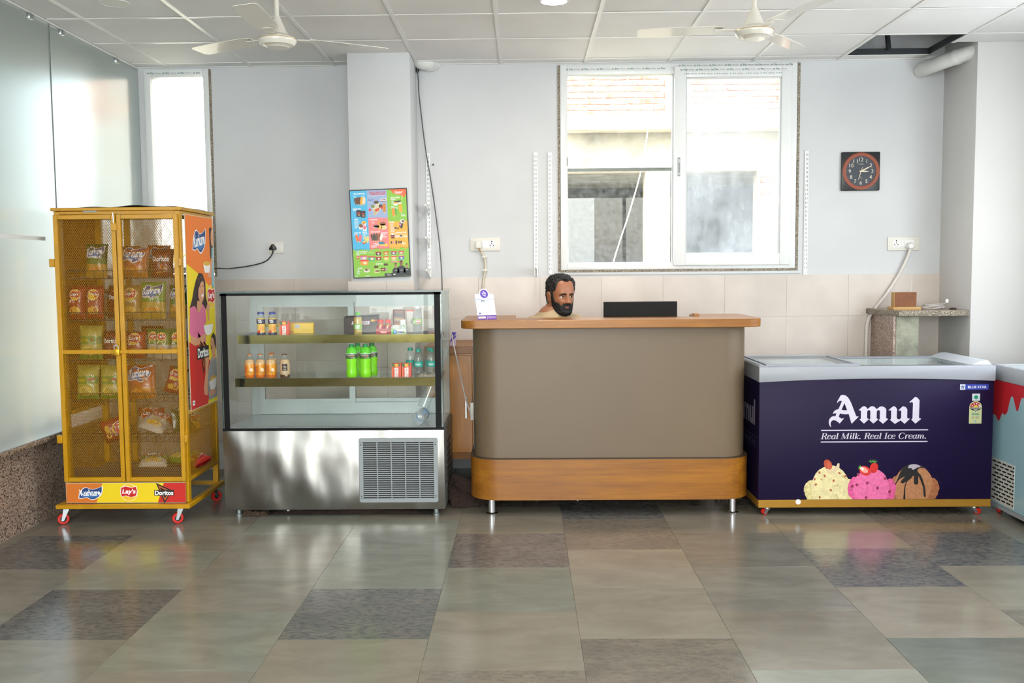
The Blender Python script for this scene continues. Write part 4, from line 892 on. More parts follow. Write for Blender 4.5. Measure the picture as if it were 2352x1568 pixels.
for q in ((-2.812, -2.008, 5.485, 5.52, .105, .13), (-2.812, -2.008, 6.115, 6.15, .105, .13), (-2.812, -2.777, 5.52, 6.115, .105, .13), (-2.043, -2.008, 5.52, 6.115, .105, .13)):
    MB().box(*q).build('base_rail', M_yel, rk, bevel=0.002, seg=1)
MB().box(RX0+.02, RX1-.02, RY0+.02, RY1-.02, 1.876, 1.882).build('roof_sheet', mat('rack_inner', '#b8a98a', 0.6), rk)
MB().box(RX0+.02, RX1-.02, RY0+.02, RY1-.02, 0.262, 0.272).build('floor_sheet', mat('rack_floor', '#6b665c', 0.7), rk)  # grey-brown kept dark for the shaded rack bottom
MB().box(RX0+.04, RX1-.04, RY0+.045, RY0+.05, 0.275, 0.335).build('floor_shade_strip', mat('rack_shade', '#2a2723', 0.7), rk)  # dark strip stands in for the shadowed inside of the rack
MB().box(-2.6, -2.52, 5.545, 5.5495, 1.866, 1.874).build('rating_plate', mprint('#9aa4ac'), rk)
def mesh_panel(name, o, U, V, W, H, parent, w=0.0114, h=0.0195):
    o, U, V = Vector(o), Vector(U), Vector(V); m = MB(); k = w/h
    for sgn in (1, -1):
        i = -int(H*k/w)-2
        while True:
            c = i*w; i += 1
            a = (c, 0.0) if sgn > 0 else (c+H*k, 0.0); e = (c+H*k, H) if sgn > 0 else (c, H)
            t0, t1 = 0.0, 1.0; dx = e[0]-a[0]
            if min(a[0], e[0]) > W: break
            for lim, s_ in ((0, 1), (W, -1)):
                f = lambda t: s_*(a[0]+dx*t-lim)
                if f(t0) < 0 and f(t1) < 0: t0, t1 = 1, 0; break
                if f(t0) < 0: t0 = t0 + (t1-t0)*(-f(t0))/(f(t1)-f(t0))
                elif f(t1) < 0: t1 = t0 + (t1-t0)*(f(t0))/(f(t0)-f(t1))
            if t1-t0 < 0.002: continue
            p = [o+U*(a[0]+dx*t)+V*(H*t) for t in (t0, t1)]
            m.bar(p[0], p[1], 0.0016, 0.001, up=tuple(U.cross(V)))
    return tag(m.build(name, M_yelm, parent), kind='stuff')
def door(x0, x1, name='door'):
    y0, y1 = RY0-.026, RY0-.004; b = MB().box(x0, x0+.026, y0, y1, 0.262, 1.85).build(name, M_yel, rk, bevel=0.002, seg=1)
    for q in ((x1-.026, x1, 0.262, 1.85), (x0+.026, x1-.026, 0.262, 0.288), (x0+.026, x1-.026, 1.824, 1.85), (x0+.026, x1-.026, 1.03, 1.055)):
        MB().box(q[0], q[1], y0, y1, q[2], q[3]).build('door_bar', M_yel, b, bevel=0.002, seg=1)
    for z0, z1 in ((0.288, 1.03), (1.055, 1.824)): mesh_panel('wire_mesh', (x0+.024, y1-.003, z0), (1, 0, 0), (0, 0, 1), x1-x0-.048, z1-z0, b)
    return b
dl = door(-2.772, -2.403); dr = door(-2.398, -2.038)
mesh_panel('wire_mesh', (RX0+.03, RY1-.003, 0.275), (1, 0, 0), (0, 0, 1), RX1-RX0-.06, 1.578, rk)
mesh_panel('wire_mesh', (RX1-.004, RY0+.04, 0.275), (0, 1, 0), (0, 0, 1), RY1-RY0-.08, 0.38, rk)
mesh_panel('wire_mesh', (RX0+.004, RY0+.04, 0.275), (0, 1, 0), (0, 0, 1), RY1-RY0-.08, 0.38, rk)
MB().box(RX0-.004, RX0-.001, RY0+.03, RY1-.005, 0.66, 1.86).build('side_banner', banner_cloth('banner_back', '#d89a3c'), rk)
for z in (1.57, 0.52):
    MB().box(RX0-.022, RX0+.008, RY0-.034, RY0-.004, z-.024, z+.024).build('hinge', M_yel, rk, bevel=0.003, seg=1); MB().box(RX1-.008, RX1+.012, RY0-.034, RY0-.004, z-.024, z+.024).build('hinge', M_yel, rk, bevel=0.003, seg=1)
hs = MB().box(-2.455, -2.355, RY0-.036, RY0-.026, 1.033, 1.052).build('hasp', M_yel, rk, bevel=0.002, seg=1)
MB().box(-2.435, -2.40, RY0-.05, RY0-.034, 1.022, 1.062).build('padlock', mat('brass_yellow', '#c99a1e', 0.35, metal=0.5), rk, bevel=0.006)
MB().tube(spline([(-2.43, RY0-.042, 1.06), (-2.43, RY0-.042, 1.075), (-2.418, RY0-.042, 1.084), (-2.406, RY0-.042, 1.075), (-2.406, RY0-.042, 1.06)], 4), 0.003, 6).build('shackle', M_chrome, rk)
MB().cyl((-2.412, RY0-.034, 1.86), (-2.408, RY0-.034, 1.775), 0.004, n=8).build('bolt_rod', M_zinc, rk)
MB().box(-2.425, -2.392, RY0-.04, RY0-.026, 1.755, 1.80).build('bolt_keeper', M_yel, rk, bevel=0.002, seg=1)
# wire shelves
for zs in (1.475, 1.225, 0.98, 0.735, 0.49):
    m = MB(); x0, x1, y0, y1 = RX0+.04, RX1-.04, RY0+.045, RY1-.035; r = 0.0018
    for z in (zs, zs+0.048): m.tube([(x0, y0, z), (x1, y0, z)], 0.0024, 6); m.tube([(x0, y0, z), (x0, y1, z+0.02)], r, 5); m.tube([(x1, y0, z), (x1, y1, z+0.02)], r, 5)
    for k in range(13): x = x0+(x1-x0)*k/12; m.tube([(x, y0, zs+0.048), (x, y0, zs), (x, y1, zs+0.02)], r, 5)
    for k in range(1, 5): y = y0+(y1-y0)*k/4; z = zs+0.02*k/4; m.tube([(x0, y, z), (x1, y, z)], r, 5)
    m.build('wire_shelf', M_wire, rk)
# printed skirt
d = Decal(plane_fn((RX0+.016, RY0-.020, 0.134), (0.72, 0, 0), (0, 0, 0.118), 0.0004)); A = 0.72/0.118
MB().box(RX0+.014, RX1-.016, RY0-.020, RY0-.012, 0.132, 0.254).build('skirt_board', mprint('#d8d0c0'), rk)
d.rect(0, 1, 0, 1, '#efd21c', 1); d.poly([(0, 0), (.25, 0), (.305, 1), (0, 1)], '#d8782a', 2); d.poly([(.765, 0), (1, 0), (1, 1), (.82, 1)], '#c8281f', 2)
logo_kurkure(d, .20, .5, .19, A*.95); logo_lays(d, .525, .52, .145, A); logo_doritos(d, .82, .5, .16, A)
d.build('skirt_print', rk)
# printed banner on the right side
d = Decal(plane_fn((RX1+.003, RY0+.075, 0.675), (0, 0.485, 0), (0, 0, 1.178), 0.0004)); A = 0.485/1.178
MB().box(RX1, RX1+.003, RY0+.07, RY1+.005, 0.67, 1.857).build('side_banner', mprint('#d8c8a8'), rk)
def T(P): return [(x, 1-y) for x, y in P]
d.rect(0, 1, 0, 1, '#f0d716', 1)
d.poly(T([(0, 0), (1, 0), (1, .41), (.5, .31), (0, .25)]), '#ee7d22', 2)
d.poly(T([(0, .65), (.3, .665), (.62, .74), (.86, .80), (.62, 1), (0, 1)]), '#cb2621', 2)
logo_kurkure(d, .47, .875, .46, A*1.1, 3)
SK, SK2, HR = '#d99c78', '#b97650', '#33201a'
# person in pale blue with bowl (rear edge)
d.poly(T([(.86, .055), (.95, .045), (1, .08), (1, .24), (.93, .27), (.88, .2)]), HR, 3); d.poly(T([(.90, .30), (.94, .16), (1, .155), (1, .41), (.9, .385)]), '#86b4c0', 4)
d.ell(.965, .895, .05, .045, SK, 5); d.poly(T([(.74, .29), (.80, .285), (.92, .21), (.96, .22), (.9, .32), (.78, .32)]), SK, 5)
d.poly(T([(.58, .245), (.86, .25), (.82, .295), (.64, .295)]), '#f2f0ec', 6); d.ell(.72, .755, .14, .012, '#e0b040', 7)
# person in pink with bowl
d.poly(T([(.30, .335), (.42, .295), (.56, .30), (.66, .345), (.66, .42), (.74, .485), (.72, .50), (.5, .47), (.25, .49), (.05, .475), (.15, .43), (.22, .38)]), HR, 3)
d.poly(T([(.06, .475), (.22, .465), (.36, .50), (.52, .46), (.62, .485), (.66, .56), (.60, .67), (.14, .665), (.02, .60)]), '#e2719a', 4)
d.poly(T([(.33, .44), (.5, .45), (.5, .475), (.39, .505), (.3, .475)]), SK, 5); d.ell(.475, 1-.385, .125, .068, SK, 6); d.poly(T([(.33, .36), (.45, .315), (.60, .335), (.48, .345), (.38, .38), (.36, .42)]), HR, 7)
d.poly(T([(.47, .415), (.58, .405), (.54, .422), (.49, .424)]), '#ffffff', 8); d.ell(.55, 1-.365, .018, .004, HR, 8, 8); d.ell(.44, 1-.368, .018, .004, HR, 8, 8); d.ell(.51, 1-.392, .015, .006, SK2, 8, 8)
d.poly(T([(.05, .615), (.3, .64), (.56, .62), (.66, .60), (.68, .625), (.5, .665), (.2, .675), (.04, .655)]), SK, 6)
d.poly(T([(.64, .49), (.72, .455), (.80, .475), (.76, .50), (.76, .57), (.71, .57), (.70, .505)]), SK, 6)
d.poly(T([(.53, .575), (.90, .575), (.86, .612), (.76, .632), (.64, .63), (.57, .61)]), '#f2f0ec', 7); d.poly(T([(.55, .575), (.66, .55), (.76, .553), (.88, .575)]), '#e6c52c', 8)
logo_lays(d, .86, 1-.425, .30, A, 4)
logo_doritos(d, .48, 1-.715, .42, A*1.25, 4)
# person in grey with bowl
d.poly(T([(.70, .80), (.80, .755), (1, .765), (1, .98), (.66, .985), (.60, .87)]), '#9a9a9c', 3); d.poly(T([(.80, .70), (.93, .68), (.97, .76), (.86, .775)]), SK, 4)
d.ell(.87, 1-.685, .085, .05, SK, 5); d.poly(T([(.80, .645), (.9, .622), (.99, .645), (1, .72), (.94, .69), (.9, .655)]), '#2a1d18', 6); d.ell(.81, 1-.705, .02, .01, '#5a2a22', 6, 8)
d.poly(T([(.55, .755), (.63, .725), (.72, .74), (.68, .78), (.62, .88), (.60, .955), (.48, .945), (.46, .91), (.55, .83)]), SK, 6)
d.poly(T([(.66, .885), (.97, .87), (.95, .92), (.86, .935), (.72, .93)]), '#f2f0ec', 6); d.poly(T([(.68, .885), (.76, .862), (.88, .855), (.96, .872)]), '#e0b040', 7); d.poly(T([(.66, .945), (.78, .93), (.92, .94), (.9, .96), (.7, .965)]), SK, 7)
d.rect(.05, .13, .02, .045, '#f4f4f4', 3); d.rect(.075, .105, .027, .038, '#2f8a44', 4)
d.build('banner_print', rk)
# casters
def caster(t, x, y, rz, z1=0.105, r=0.034, red=M_redw):
    R = Matrix.Rotation(rz, 3, 'Z'); o = Vector((x, y, 0))
    c = MB().cyl(o+Vector((0, 0, z1)), o+Vector((0, 0, z1-0.012)), 0.024, n=14)
    f = c
    for s_ in (-1, 1):
        P = [R @ Vector(p)+o for p in ((.012, s_*.016-.0015, z1-.01), (-.02, s_*.016-.0015, z1-.01), (-.034, s_*.016-.0015, r-.01), (-.02, s_*.016-.0015, r-.01), (.012, s_*.016+.0015, z1-.01), (-.02, s_*.016+.0015, z1-.01), (-.034, s_*.016+.0015, r-.01), (-.02, s_*.016+.0015, r-.01))]
        f.add(P, [(0, 1, 2, 3), (7, 6, 5, 4), (0, 4, 5, 1), (1, 5, 6, 2), (2, 6, 7, 3), (3, 7, 4, 0)])
    cs = f.build('caster', M_zinc, t)
    RR = R @ Matrix.Rotation(PI/2, 3, 'X'); c0 = o + R @ Vector((-.022, 0, r))
    wh = MB().lathe([(r*.55, -.012), (r*.9, -.012), (r, -.007), (r, .007), (r*.9, .012), (r*.55, .012), (r*.55, -.012)], o=c0, M=RR, n=24, caps=False).build('wheel', red, cs)
    MB().lathe([(0, -.013), (r*.56, -.011), (r*.56, .011), (0, .013)], o=c0, M=RR, n=18).build('wheel_hub', M_hub, cs)
caster(rk, -2.775, 5.55, 0.5); caster(rk, -2.085, 5.56, -2.7+PI); caster(rk, -2.07, 6.09, -2.4); caster(rk, -2.75, 6.09, 2.0)
# dark sheet lying on the rack
m = MB()
def sheet(u, v):
    x = -2.70+0.68*u; y = 5.62+0.50*v
    z = 1.8975+0.028*math.exp(-((u-.62)/.22)**2)*(0.3+v*.7)+0.006*math.sin(9*u+4*v)**2
    if u > .9: z -= (u-.9)*.05
    return (x, y, max(z, 1.8945))
m.surf(30, 14, sheet); k = len(m.v); m.v += [(p[0], p[1], p[2]-.0008) for p in m.v[:k]]
n = len(m.f); m.f += [tuple(i+k for i in f[::-1]) for f in m.f[:n]]; m.m += [0]*n; m.s += [True]*n
solo(m, 'plastic_sheet', mat('dark_sheet', '#24302f', 0.3), 'dark crumpled plastic sheet lying on top of the yellow rack', 'plastic sheet')
# ---------------------------------------------------------------- snack packets
def packet(x, y, z, w, h, style, label, rx=-0.12, rz=0.0, ry=0.0, T=0.035, seed=0, name='chip_packet'):
    """pillow bag standing at (x, y, z); rx leans it back, ry rolls it sideways"""
    t = thing(name, label, 'snack packet', (x, y, z), group='snack packets in the yellow rack', rot=(rx, ry, rz))
    rr = random.Random(seed+int(x*1000)); ph = [rr.uniform(0, 6) for _ in range(4)]
    def prof(u, v):
        a = max(0, 1-abs(2*u-1)**2.6)**0.55; b_ = max(0, 1-abs((2*v-1)/0.93)**4)**0.6 if abs(2*v-1) < .93 else 0
        wr = 0.003*math.sin(14*u+6*v+ph[0])*math.sin(9*v+ph[1]) + 0.002*math.sin(23*v+5*u+ph[2])
        return T*a*b_ + wr*b_*a + 0.0012
    def pos(u, v, side):
        zig = 0.0018*(1 if int(u*28) % 2 else -1) if v in (0.0, 1.0) else 0
        pinch = 1-0.05*math.sin(PI*v)**2
        return ((u-.5)*w*pinch, -side*prof(u, v)+0.004*math.sin(3*u+ph[3])*(1 if v > .93 else 0), h*v+zig)
    st = STY[style]; mats = [mat('foil_'+c.strip('#'), tuple(q*.62 for q in rgb(c)[:3])+(1,), 0.28, spec=0.6, coat=0.3) for c in st['cols']]  # foil colours darkened to carry the shade inside the rack
    mats.append(mat('foil_silver', '#b9bcc0', 0.25, metal=0.8))
    fb = MB()
    fb.surf(14, 18, lambda u, v: pos(u, v, 1), mi=lambda u, v: st['fn'](u, v))
    fb.surf(14, 18, lambda u, v: pos(1-u, v, -1), mi=lambda u, v: 0)
    fb.build('bag', mats, t, world=False, weld=True)
    d = Decal(lambda u, v, L: (pos(min(max(u, .02), .98), min(max(v, .02), .98), 1)[0], pos(min(max(u, .02), .98), min(max(v, .02), .98), 1)[1]-0.0012-0.0004*L, pos(min(max(u, .02), .98), min(max(v, .02), .98), 1)[2]))
    st['art'](d, w/h); d.mb.build('print', d.mats, t, world=False)
    return t
def art_lays(c):
    def f(d, a):
        logo_lays(d, .5, .70, .62, a); d.rect(.22, .78, .47, .55, '#f2efe6', 3); d.rect(.28, .72, .50, .515, c, 4)
        for k in range(3): d.ell(.38+.13*k, .24+.03*(k % 2), .17, .10, ('#e8b848', '#d8a030', '#f0c860')[k], 3+k*.5)
    return f
def art_kurk(c):
    def f(d, a):
        logo_kurkure(d, .5, .74, .78, a*1.2); d.text('MASALA MUNCH', .5, .575, w=.6, h=.045, col='#ffffff', lay=4, bold=.02)
        for k in range(5): d.stroke([(.2+.12*k, .16+.03*k), (.26+.12*k, .24+.02*(k % 2)), (.34+.12*k, .22), (.40+.1*k, .30)], .05, ('#e8a030', '#d8781e')[k % 2], 3+.3*k)
    return f
def art_dor(d, a):
    logo_doritos(d, .5, .62, .8, a*1.2); d.poly([(.3, .12), (.7, .16), (.48, .36)], '#d8902a', 3); d.poly([(.5, .08), (.82, .2), (.66, .34)], '#e8a838', 4)
def art_wave(d, a):
    d.poly([(.04, .46), (.96, .52), (.96, .64), (.04, .60)], '#2a3f8a', 3); d.text('30%', .3, .545, w=.4, h=.075, col='#e0c02a', lay=4, bold=.04); d.rect(.58, .9, .545, .60, '#b8402a', 4); d.ell(.5, .24, .3, .14, '#e8cf6a', 3); d.ell(.42, .2, .16, .08, '#d8b84a', 4)
STY = {
 'red': dict(cols=['#a31a17', '#c23024', '#d8a83a'], fn=lambda u, v: 0 if v > .9 or v < .08 else 1, art=art_lays('#a31a17')),
 'dred': dict(cols=['#6e1512', '#8c201a'], fn=lambda u, v: 0 if v > .85 or abs(u-.5) > .35 else 1, art=art_dor),
 'gkur': dict(cols=['#2f5a22', '#4c8a2c', '#d8a83a'], fn=lambda u, v: 0 if v > .55 else (1 if v > .4 else 2), art=art_kurk('g')),
 'gkur2': dict(cols=['#57a02c', '#7fb83a', '#d9b63a'], fn=lambda u, v: 1 if v > .5 else (0 if v > .42 else 2), art=art_kurk('g')),
 'okur': dict(cols=['#c8541a', '#d86a1e', '#d8862a'], fn=lambda u, v: 0 if v > .6 else (1 if v > .35 else 2), art=art_kurk('o')),
 'tan': dict(cols=['#b5893a', '#c99a48', '#d8ac52'], fn=lambda u, v: 0 if v > .8 else (1 if v > .3 else 2), art=art_lays('#a8561e')),
 'glays': dict(cols=['#4b8a34', '#7aa83c', '#e8e4d0'], fn=lambda u, v: 0 if v > .8 else (1 if v > .42 else 2), art=art_lays('#2f7a3a')),
 'yg': dict(cols=['#86b83a', '#d8d05a', '#74ae34'], fn=lambda u, v: 1 if v > .64 else (0 if v > .42 else (1 if v > .12 else 2)), art=art_wave),
 'wred': dict(cols=['#b5261f', '#e6e0d2', '#d8b24a'], fn=lambda u, v: 0 if v > .62 else 1, art=art_lays('#b5261f')),
 'dgreen': dict(cols=['#37562a', '#4f6e34', '#70883c'], fn=lambda u, v: 0 if v > .7 else 1, art=art_lays('#37562a')),
}
yF = RY0+0.10
packet(-2.592, yF+.02, 1.482, .132, .205, 'gkur', 'dark green packet at the left of the top shelf in the yellow rack')
packet(-2.37, yF+.02, 1.482, .178, .185, 'okur', 'orange packet in the middle of the top shelf in the yellow rack', ry=.04)
packet(-2.195, yF+.03, 1.482, .135, .172, 'dred', 'dark red packet with white name at the right end of the top shelf')
packet(-2.47, yF+.20, 1.487, .13, .19, 'dred', 'dark red packet standing behind between the green and orange top-shelf packets')
packet(-2.29, yF+.22, 1.487, .14, .195, 'okur', 'orange packet standing behind the others on the top shelf')
packet(-2.722, yF+.02, 1.232, .108, .205, 'red', 'red packet at the left end of the second shelf')
packet(-2.612, yF+.02, 1.232, .108, .205, 'red', 'red packet second from the left on the second shelf')
packet(-2.525, yF+.14, 1.234, .12, .20, 'dred', 'dark red packet half hidden behind the red ones on the second shelf')
packet(-2.39, yF+.02, 1.232, .128, .205, 'tan', 'tan packet just right of the door split on the second shelf')
packet(-2.253, yF+.01, 1.232, .152, .222, 'gkur2', 'bright green and yellow packet on the second shelf')
packet(-2.125, yF+.08, 1.234, .115, .20, 'gkur', 'dark green packet at the right end of the second shelf')
packet(-2.68, yF+.26, 1.24, .13, .17, 'okur', 'orange packet standing behind the red packets on the second shelf')
packet(-2.648, yF+.02, 0.988, .142, .205, 'yg', 'yellow and green packet at the left of the third shelf')
packet(-2.53, yF+.06, 0.988, .12, .17, 'dred', 'dark red packet beside the yellow-green one on the third shelf')
packet(-2.385, yF+.05, 0.988, .12, .165, 'red', 'red packet right of the door split on the third shelf')
packet(-2.288, yF+.10, 0.99, .095, .178, 'glays', 'green and white packet, leftmost of three alike on the third shelf')
packet(-2.208, yF+.03, 0.988, .092, .182, 'glays', 'green and white packet, middle of three alike on the third shelf')
packet(-2.118, yF+.03, 0.988, .092, .182, 'glays', 'green and white packet, rightmost of three alike on the third shelf')
packet(-2.36, yF+.24, 0.996, .14, .18, 'dred', 'dark red packet standing at the back of the third shelf')
packet(-2.675, yF+.02, 0.743, .138, .208, 'yg', 'yellow and green packet at the left of the fourth shelf')
packet(-2.535, yF+.03, 0.743, .138, .205, 'yg', 'yellow and green packet second on the fourth shelf')
packet(-2.345, yF+.02, 0.743, .178, .208, 'okur', 'large orange packet on the fourth shelf', ry=-.05)
packet(-2.23, yF+.22, 0.75, .12, .17, 'red', 'red packet leaning behind the large orange one on the fourth shelf', ry=.25)
packet(-2.60, yF+.04, 0.525, .14, .15, 'red', 'red packet lying tilted at the left of the fifth shelf', rx=-.25, ry=1.25)
packet(-2.33, yF+.08, 0.535, .16, .19, 'wred', 'white and red packet lying flat on the fifth shelf', rx=-1.15, ry=.35)
packet(-2.40, yF+.27, 0.503, .17, .15, 'wred', 'pale packet standing at the back of the fifth shelf', rx=-.2)
packet(-2.10, yF+.18, 0.50, .20, .17, 'dgreen', 'olive green packet by the right side mesh of the fifth shelf', rz=1.45, rx=-.12)
packet(-2.185, yF+.26, 0.503, .18, .15, 'dgreen', 'olive green packet behind another at the right of the fifth shelf', rz=1.2)
packet(-2.30, yF+.03, 0.315, .17, .17, 'glays', 'green packet lying on the bottom of the rack, nearest the doors', rx=-1.35, rz=.3, ry=.05)
packet(-2.22, yF+.20, 0.312, .19, .17, 'yg', 'yellow and green packet lying at the back of the rack bottom', rx=-1.4, rz=-.3)
packet(-2.10, yF+.04, 0.315, .13, .17, 'red', 'red packet lying at the right of the rack bottom', rx=-1.35, rz=-.5)
# ================================================================== GLASS DISPLAY CASE
def steel_dented(name):
    m = bpy.data.materials.new(name); m.use_nodes = True; MATS[name] = m
    n = m.node_tree.nodes; l = m.node_tree.links; b = n['Principled BSDF']
    b.inputs['Base Color'].default_value = rgb('#9a9893'); b.inputs['Metallic'].default_value = 1.0; b.inputs['Roughness'].default_value = 0.3
    tc = n.new('ShaderNodeTexCoord'); mp = n.new('ShaderNodeMapping'); mp.inputs['Scale'].default_value = (2.3, 1, 1.3); l.new(tc.outputs['Object'], mp.inputs[0])
    t = n.new('ShaderNodeTexNoise'); t.inputs['Scale'].default_value = 2.2; t.inputs['Detail'].default_value = 0.6; l.new(mp.outputs[0], t.inputs['Vector'])
    bp = n.new('ShaderNodeBump'); bp.inputs['Strength'].default_value = 1.0; bp.inputs['Distance'].default_value = 0.05; l.new(t.outputs['Fac'], bp.inputs['Height'])
    l.new(bp.outputs[0], b.inputs['Normal'])
    return m
M_steel = steel_dented('dented_steel')
M_alu = mat('aluminium', '#8a9190', 0.42, metal=0.7, noise=(6, 0.06))
M_cglass = glass_thin('case_glass', '#fdfefd', 0.3, haze=0.01, dirt=(3.5, 0.01), hazecol='#c9d2cc')
M_cglass2 = glass_thin('case_side_glass', '#fbfdfc', 0.5, haze=0.012, hazecol='#c9d2cc')
M_gedge = mat('glass_edge_green', '#123c38', 0.15); M_gblack = mat('glass_black_print', '#090a0a', 0.5, spec=0.15)
M_gold = mat('gold_mirror', '#5e5730', 0.12, metal=1.0, noise=(3, 0.12), bump=(9, 0.12, 0.004))
CX0, CX1, CY0, CY1, CZB, CZT = -1.855, -0.50, 5.67, 6.30, 0.543, 1.388
dc = thing('display_case', 'glass display case with a dented steel base and two shelves of drinks', 'display case', (-1.18, 5.98, 0))
# steel base
MB().box(CX0, CX1, CY0, CY0+.012, 0.048, CZB).build('front_panel', M_steel, dc, bevel=0.003)
MB().box(CX0, CX0+.012, CY0+.013, CY1, 0.048, CZB).build('side_panel', M_alu, dc); MB().box(CX1-.012, CX1, CY0+.013, CY1, 0.048, CZB).build('side_panel', M_alu, dc)
for k in range(7): MB().box(CX1, CX1+.004, CY0+.16, CY0+.40, 0.15+.045*k, 0.17+.045*k).build('louvre', mat('louvre_dark', '#3a3b3b', 0.5), dc)
MB().box(CX0+.012, CX1-.012, CY1-.012, CY1, 0.048, CZB).build('rear_panel', M_alu, dc)
MB().box(CX0+.012, CX1-.012, CY0+.013, CY1-.012, 0.048, 0.06).build('underside', M_dsteel, dc)
MB().box(CX0+.012, CX1-.012, CY0+.02, CY1-.02, 0.535, 0.556).build('deck', mat('deck_steel', '#a9b1b4', 0.3, metal=0.6, noise=(2, 0.06)), dc)
s_ = MB()
for k in range(62):
    x = CX0+.09+.0195*k
    s_.add([(x, CY0+.03, .5566), (x+.010, CY0+.03, .5566), (x+.014, CY0+.045, .5566), (x+.004, CY0+.045, .5566)], [(0, 1, 2, 3)]); s_.add([(x, CY1-.10, .5566), (x+.010, CY1-.10, .5566), (x+.014, CY1-.07, .5566), (x+.004, CY1-.07, .5566)], [(0, 1, 2, 3)])
tag(s_.build('air_slots', mprint('#26292a'), dc), kind='stuff')
for x, y in ((CX0+.07, CY0+.05), (CX1-.06, CY0+.05), (CX0+.07, CY1-.05), (CX1-.06, CY1-.05)):
    MB().lathe([(0, 0), (.022, 0), (.022, .012), (.016, .016), (.016, .05), (0, .05)], o=(x, y, 0), n=14).build('foot', M_alu, dc)
MB().lathe([(0, 0.004), (.012, .004), (.012, .05), (0, .05)], o=(-1.49, CY0+.1, 0), n=10).build('drain_nozzle', M_white, dc)
# grille
gx0, gx1, gz0, gz1 = -1.023, -0.54, 0.094, 0.492; gr_m = mat('grille_grey', '#8e9496', 0.4)
P = rrect(gx0, gx1, gz0, gz1, .016, 4); Q = [(x, z) for x, z in ((gx0+.026, gz0+.026), (gx1-.026, gz0+.026), (gx1-.026, gz1-.026), (gx0+.026, gz1-.026))]
fr = MB()
fr.prism(rrect(gx0, gx1, gz1-.026, gz1, .012, 4, (0, 0, 1, 1)), CY0-.014, CY0, 'y'); fr.prism(rrect(gx0, gx1, gz0, gz0+.026, .012, 4, (1, 1, 0, 0)), CY0-.014, CY0, 'y')
fr.box(gx0, gx0+.026, CY0-.014, CY0, gz0+.026, gz1-.026); fr.box(gx1-.026, gx1, CY0-.014, CY0, gz0+.026, gz1-.026)
gf = fr.build('grille', gr_m, dc, bevel=.002, seg=1)
MB().box(gx0+.024, gx1-.024, CY0-.0025, CY0-.0008, gz0+.024, gz1-.024).build('grille_void', mprint('#0b0c0d', 0.8), gf)
ns = 26; gsrc = MB().box(gx0+.024, gx1-.024, -.009, -.003, -.0030, .0030).mesh('slat', gr_m)
for k in range(ns):
    z = gz0+.036+(gz1-gz0-.072)*k/(ns-1)
    o = bpy.data.objects.new('slat', gsrc); COL.objects.link(o); o.parent = gf; o.matrix_parent_inverse = WM[dc.name].inverted(); o.location = (0, CY0, z)
for k in range(1, 5): x = gx0+.026+(gx1-gx0-.052)*k/5; MB().box(x-.003, x+.003, CY0-.012, CY0-.003, gz0+.026, gz1-.026).build('grille_bar', gr_m, gf)
for x in (gx0+.013, gx1-.013):
    for z in (gz0+.04, gz1-.04): MB().cyl((x, CY0-.0138, z), (x, CY0-.0152, z), .004, n=8).build('screw', M_dsteel, gf)
# glass box
MB().box(CX0+.006, CX1-.006, CY0, CY0+.006, CZB+.004, CZT-.008).build('front_glass', M_cglass, dc)
for x in (CX0+.006, CX1-.012): MB().box(x, x+.006, CY0+.007, CY1-.03, CZB+.004, CZT-.008).build('side_glass', M_cglass2, dc)
tg = MB().box(CX0-.01, CX1+.004, CY0-.006, CY1, CZT-.008, CZT).build('top_glass', M_cglass2, dc)
MB().box(CX0-.011, CX1+.005, CY0-.008, CY0-.006, CZT-.009, CZT+.0005).build('glass_edge', M_gedge, tg)
MB().box(CX0+.006, CX1-.008, CY0-.0012, CY0-.0002, CZT-.024, CZT-.009).build('black_border', M_gblack, dc)
for x0, x1 in ((CX0+.012, CX0+.046), (CX1-.05, CX1-.014)): MB().box(x0, x1, CY0-.0012, CY0-.0002, CZB+.004, CZT-.01).build('black_border', M_gblack, dc)
for x0, x1 in ((CX0+.002, CX0+.006), (CX1-.0055, CX1-.0015)): MB().box(x0, x1, CY0-.001, CY0+.008, CZB+.004, CZT-.01).build('glass_edge', M_gedge, dc)
MB().box(CX0, CX1, CY0-.003, CY0+.001, CZB-.004, CZB+.012).build('bottom_seal', M_gblack, dc)
MB().box(CX0+.012, CX1-.012, CY1-.04, CY1, CZT-.085, CZT-.01).build('rear_rail', M_alu, dc); MB().box(CX0+.012, CX1-.012, CY1-.04, CY1, 0.556, 0.63).build('rear_rail', M_alu, dc)
for x0, x1 in ((CX0+.012, CX0+.06), (CX1-.055, CX1-.012)): MB().box(x0, x1, CY1-.04, CY1, 0.63, CZT-.085).build('rear_post', M_alu, dc)
for x0, x1, y in ((CX0+.06, -1.145, CY1-.032), (-1.185, CX1-.055, CY1-.016)):
    sd = MB().box(x0, x0+.04, y-.006, y+.006, .63, CZT-.085).build('sliding_door', M_alu, dc)
    for q in ((x1-.04, x1, .63, CZT-.085), (x0+.04, x1-.04, .63, .655), (x0+.04, x1-.04, CZT-.115, CZT-.085)): MB().box(q[0], q[1], y-.006, y+.006, q[2], q[3]).build('door_bar', M_alu, sd)
    MB().box(x0+.04, x1-.04, y-.002, y+.002, .655, CZT-.115).build('door_pane', M_cglass2, sd)
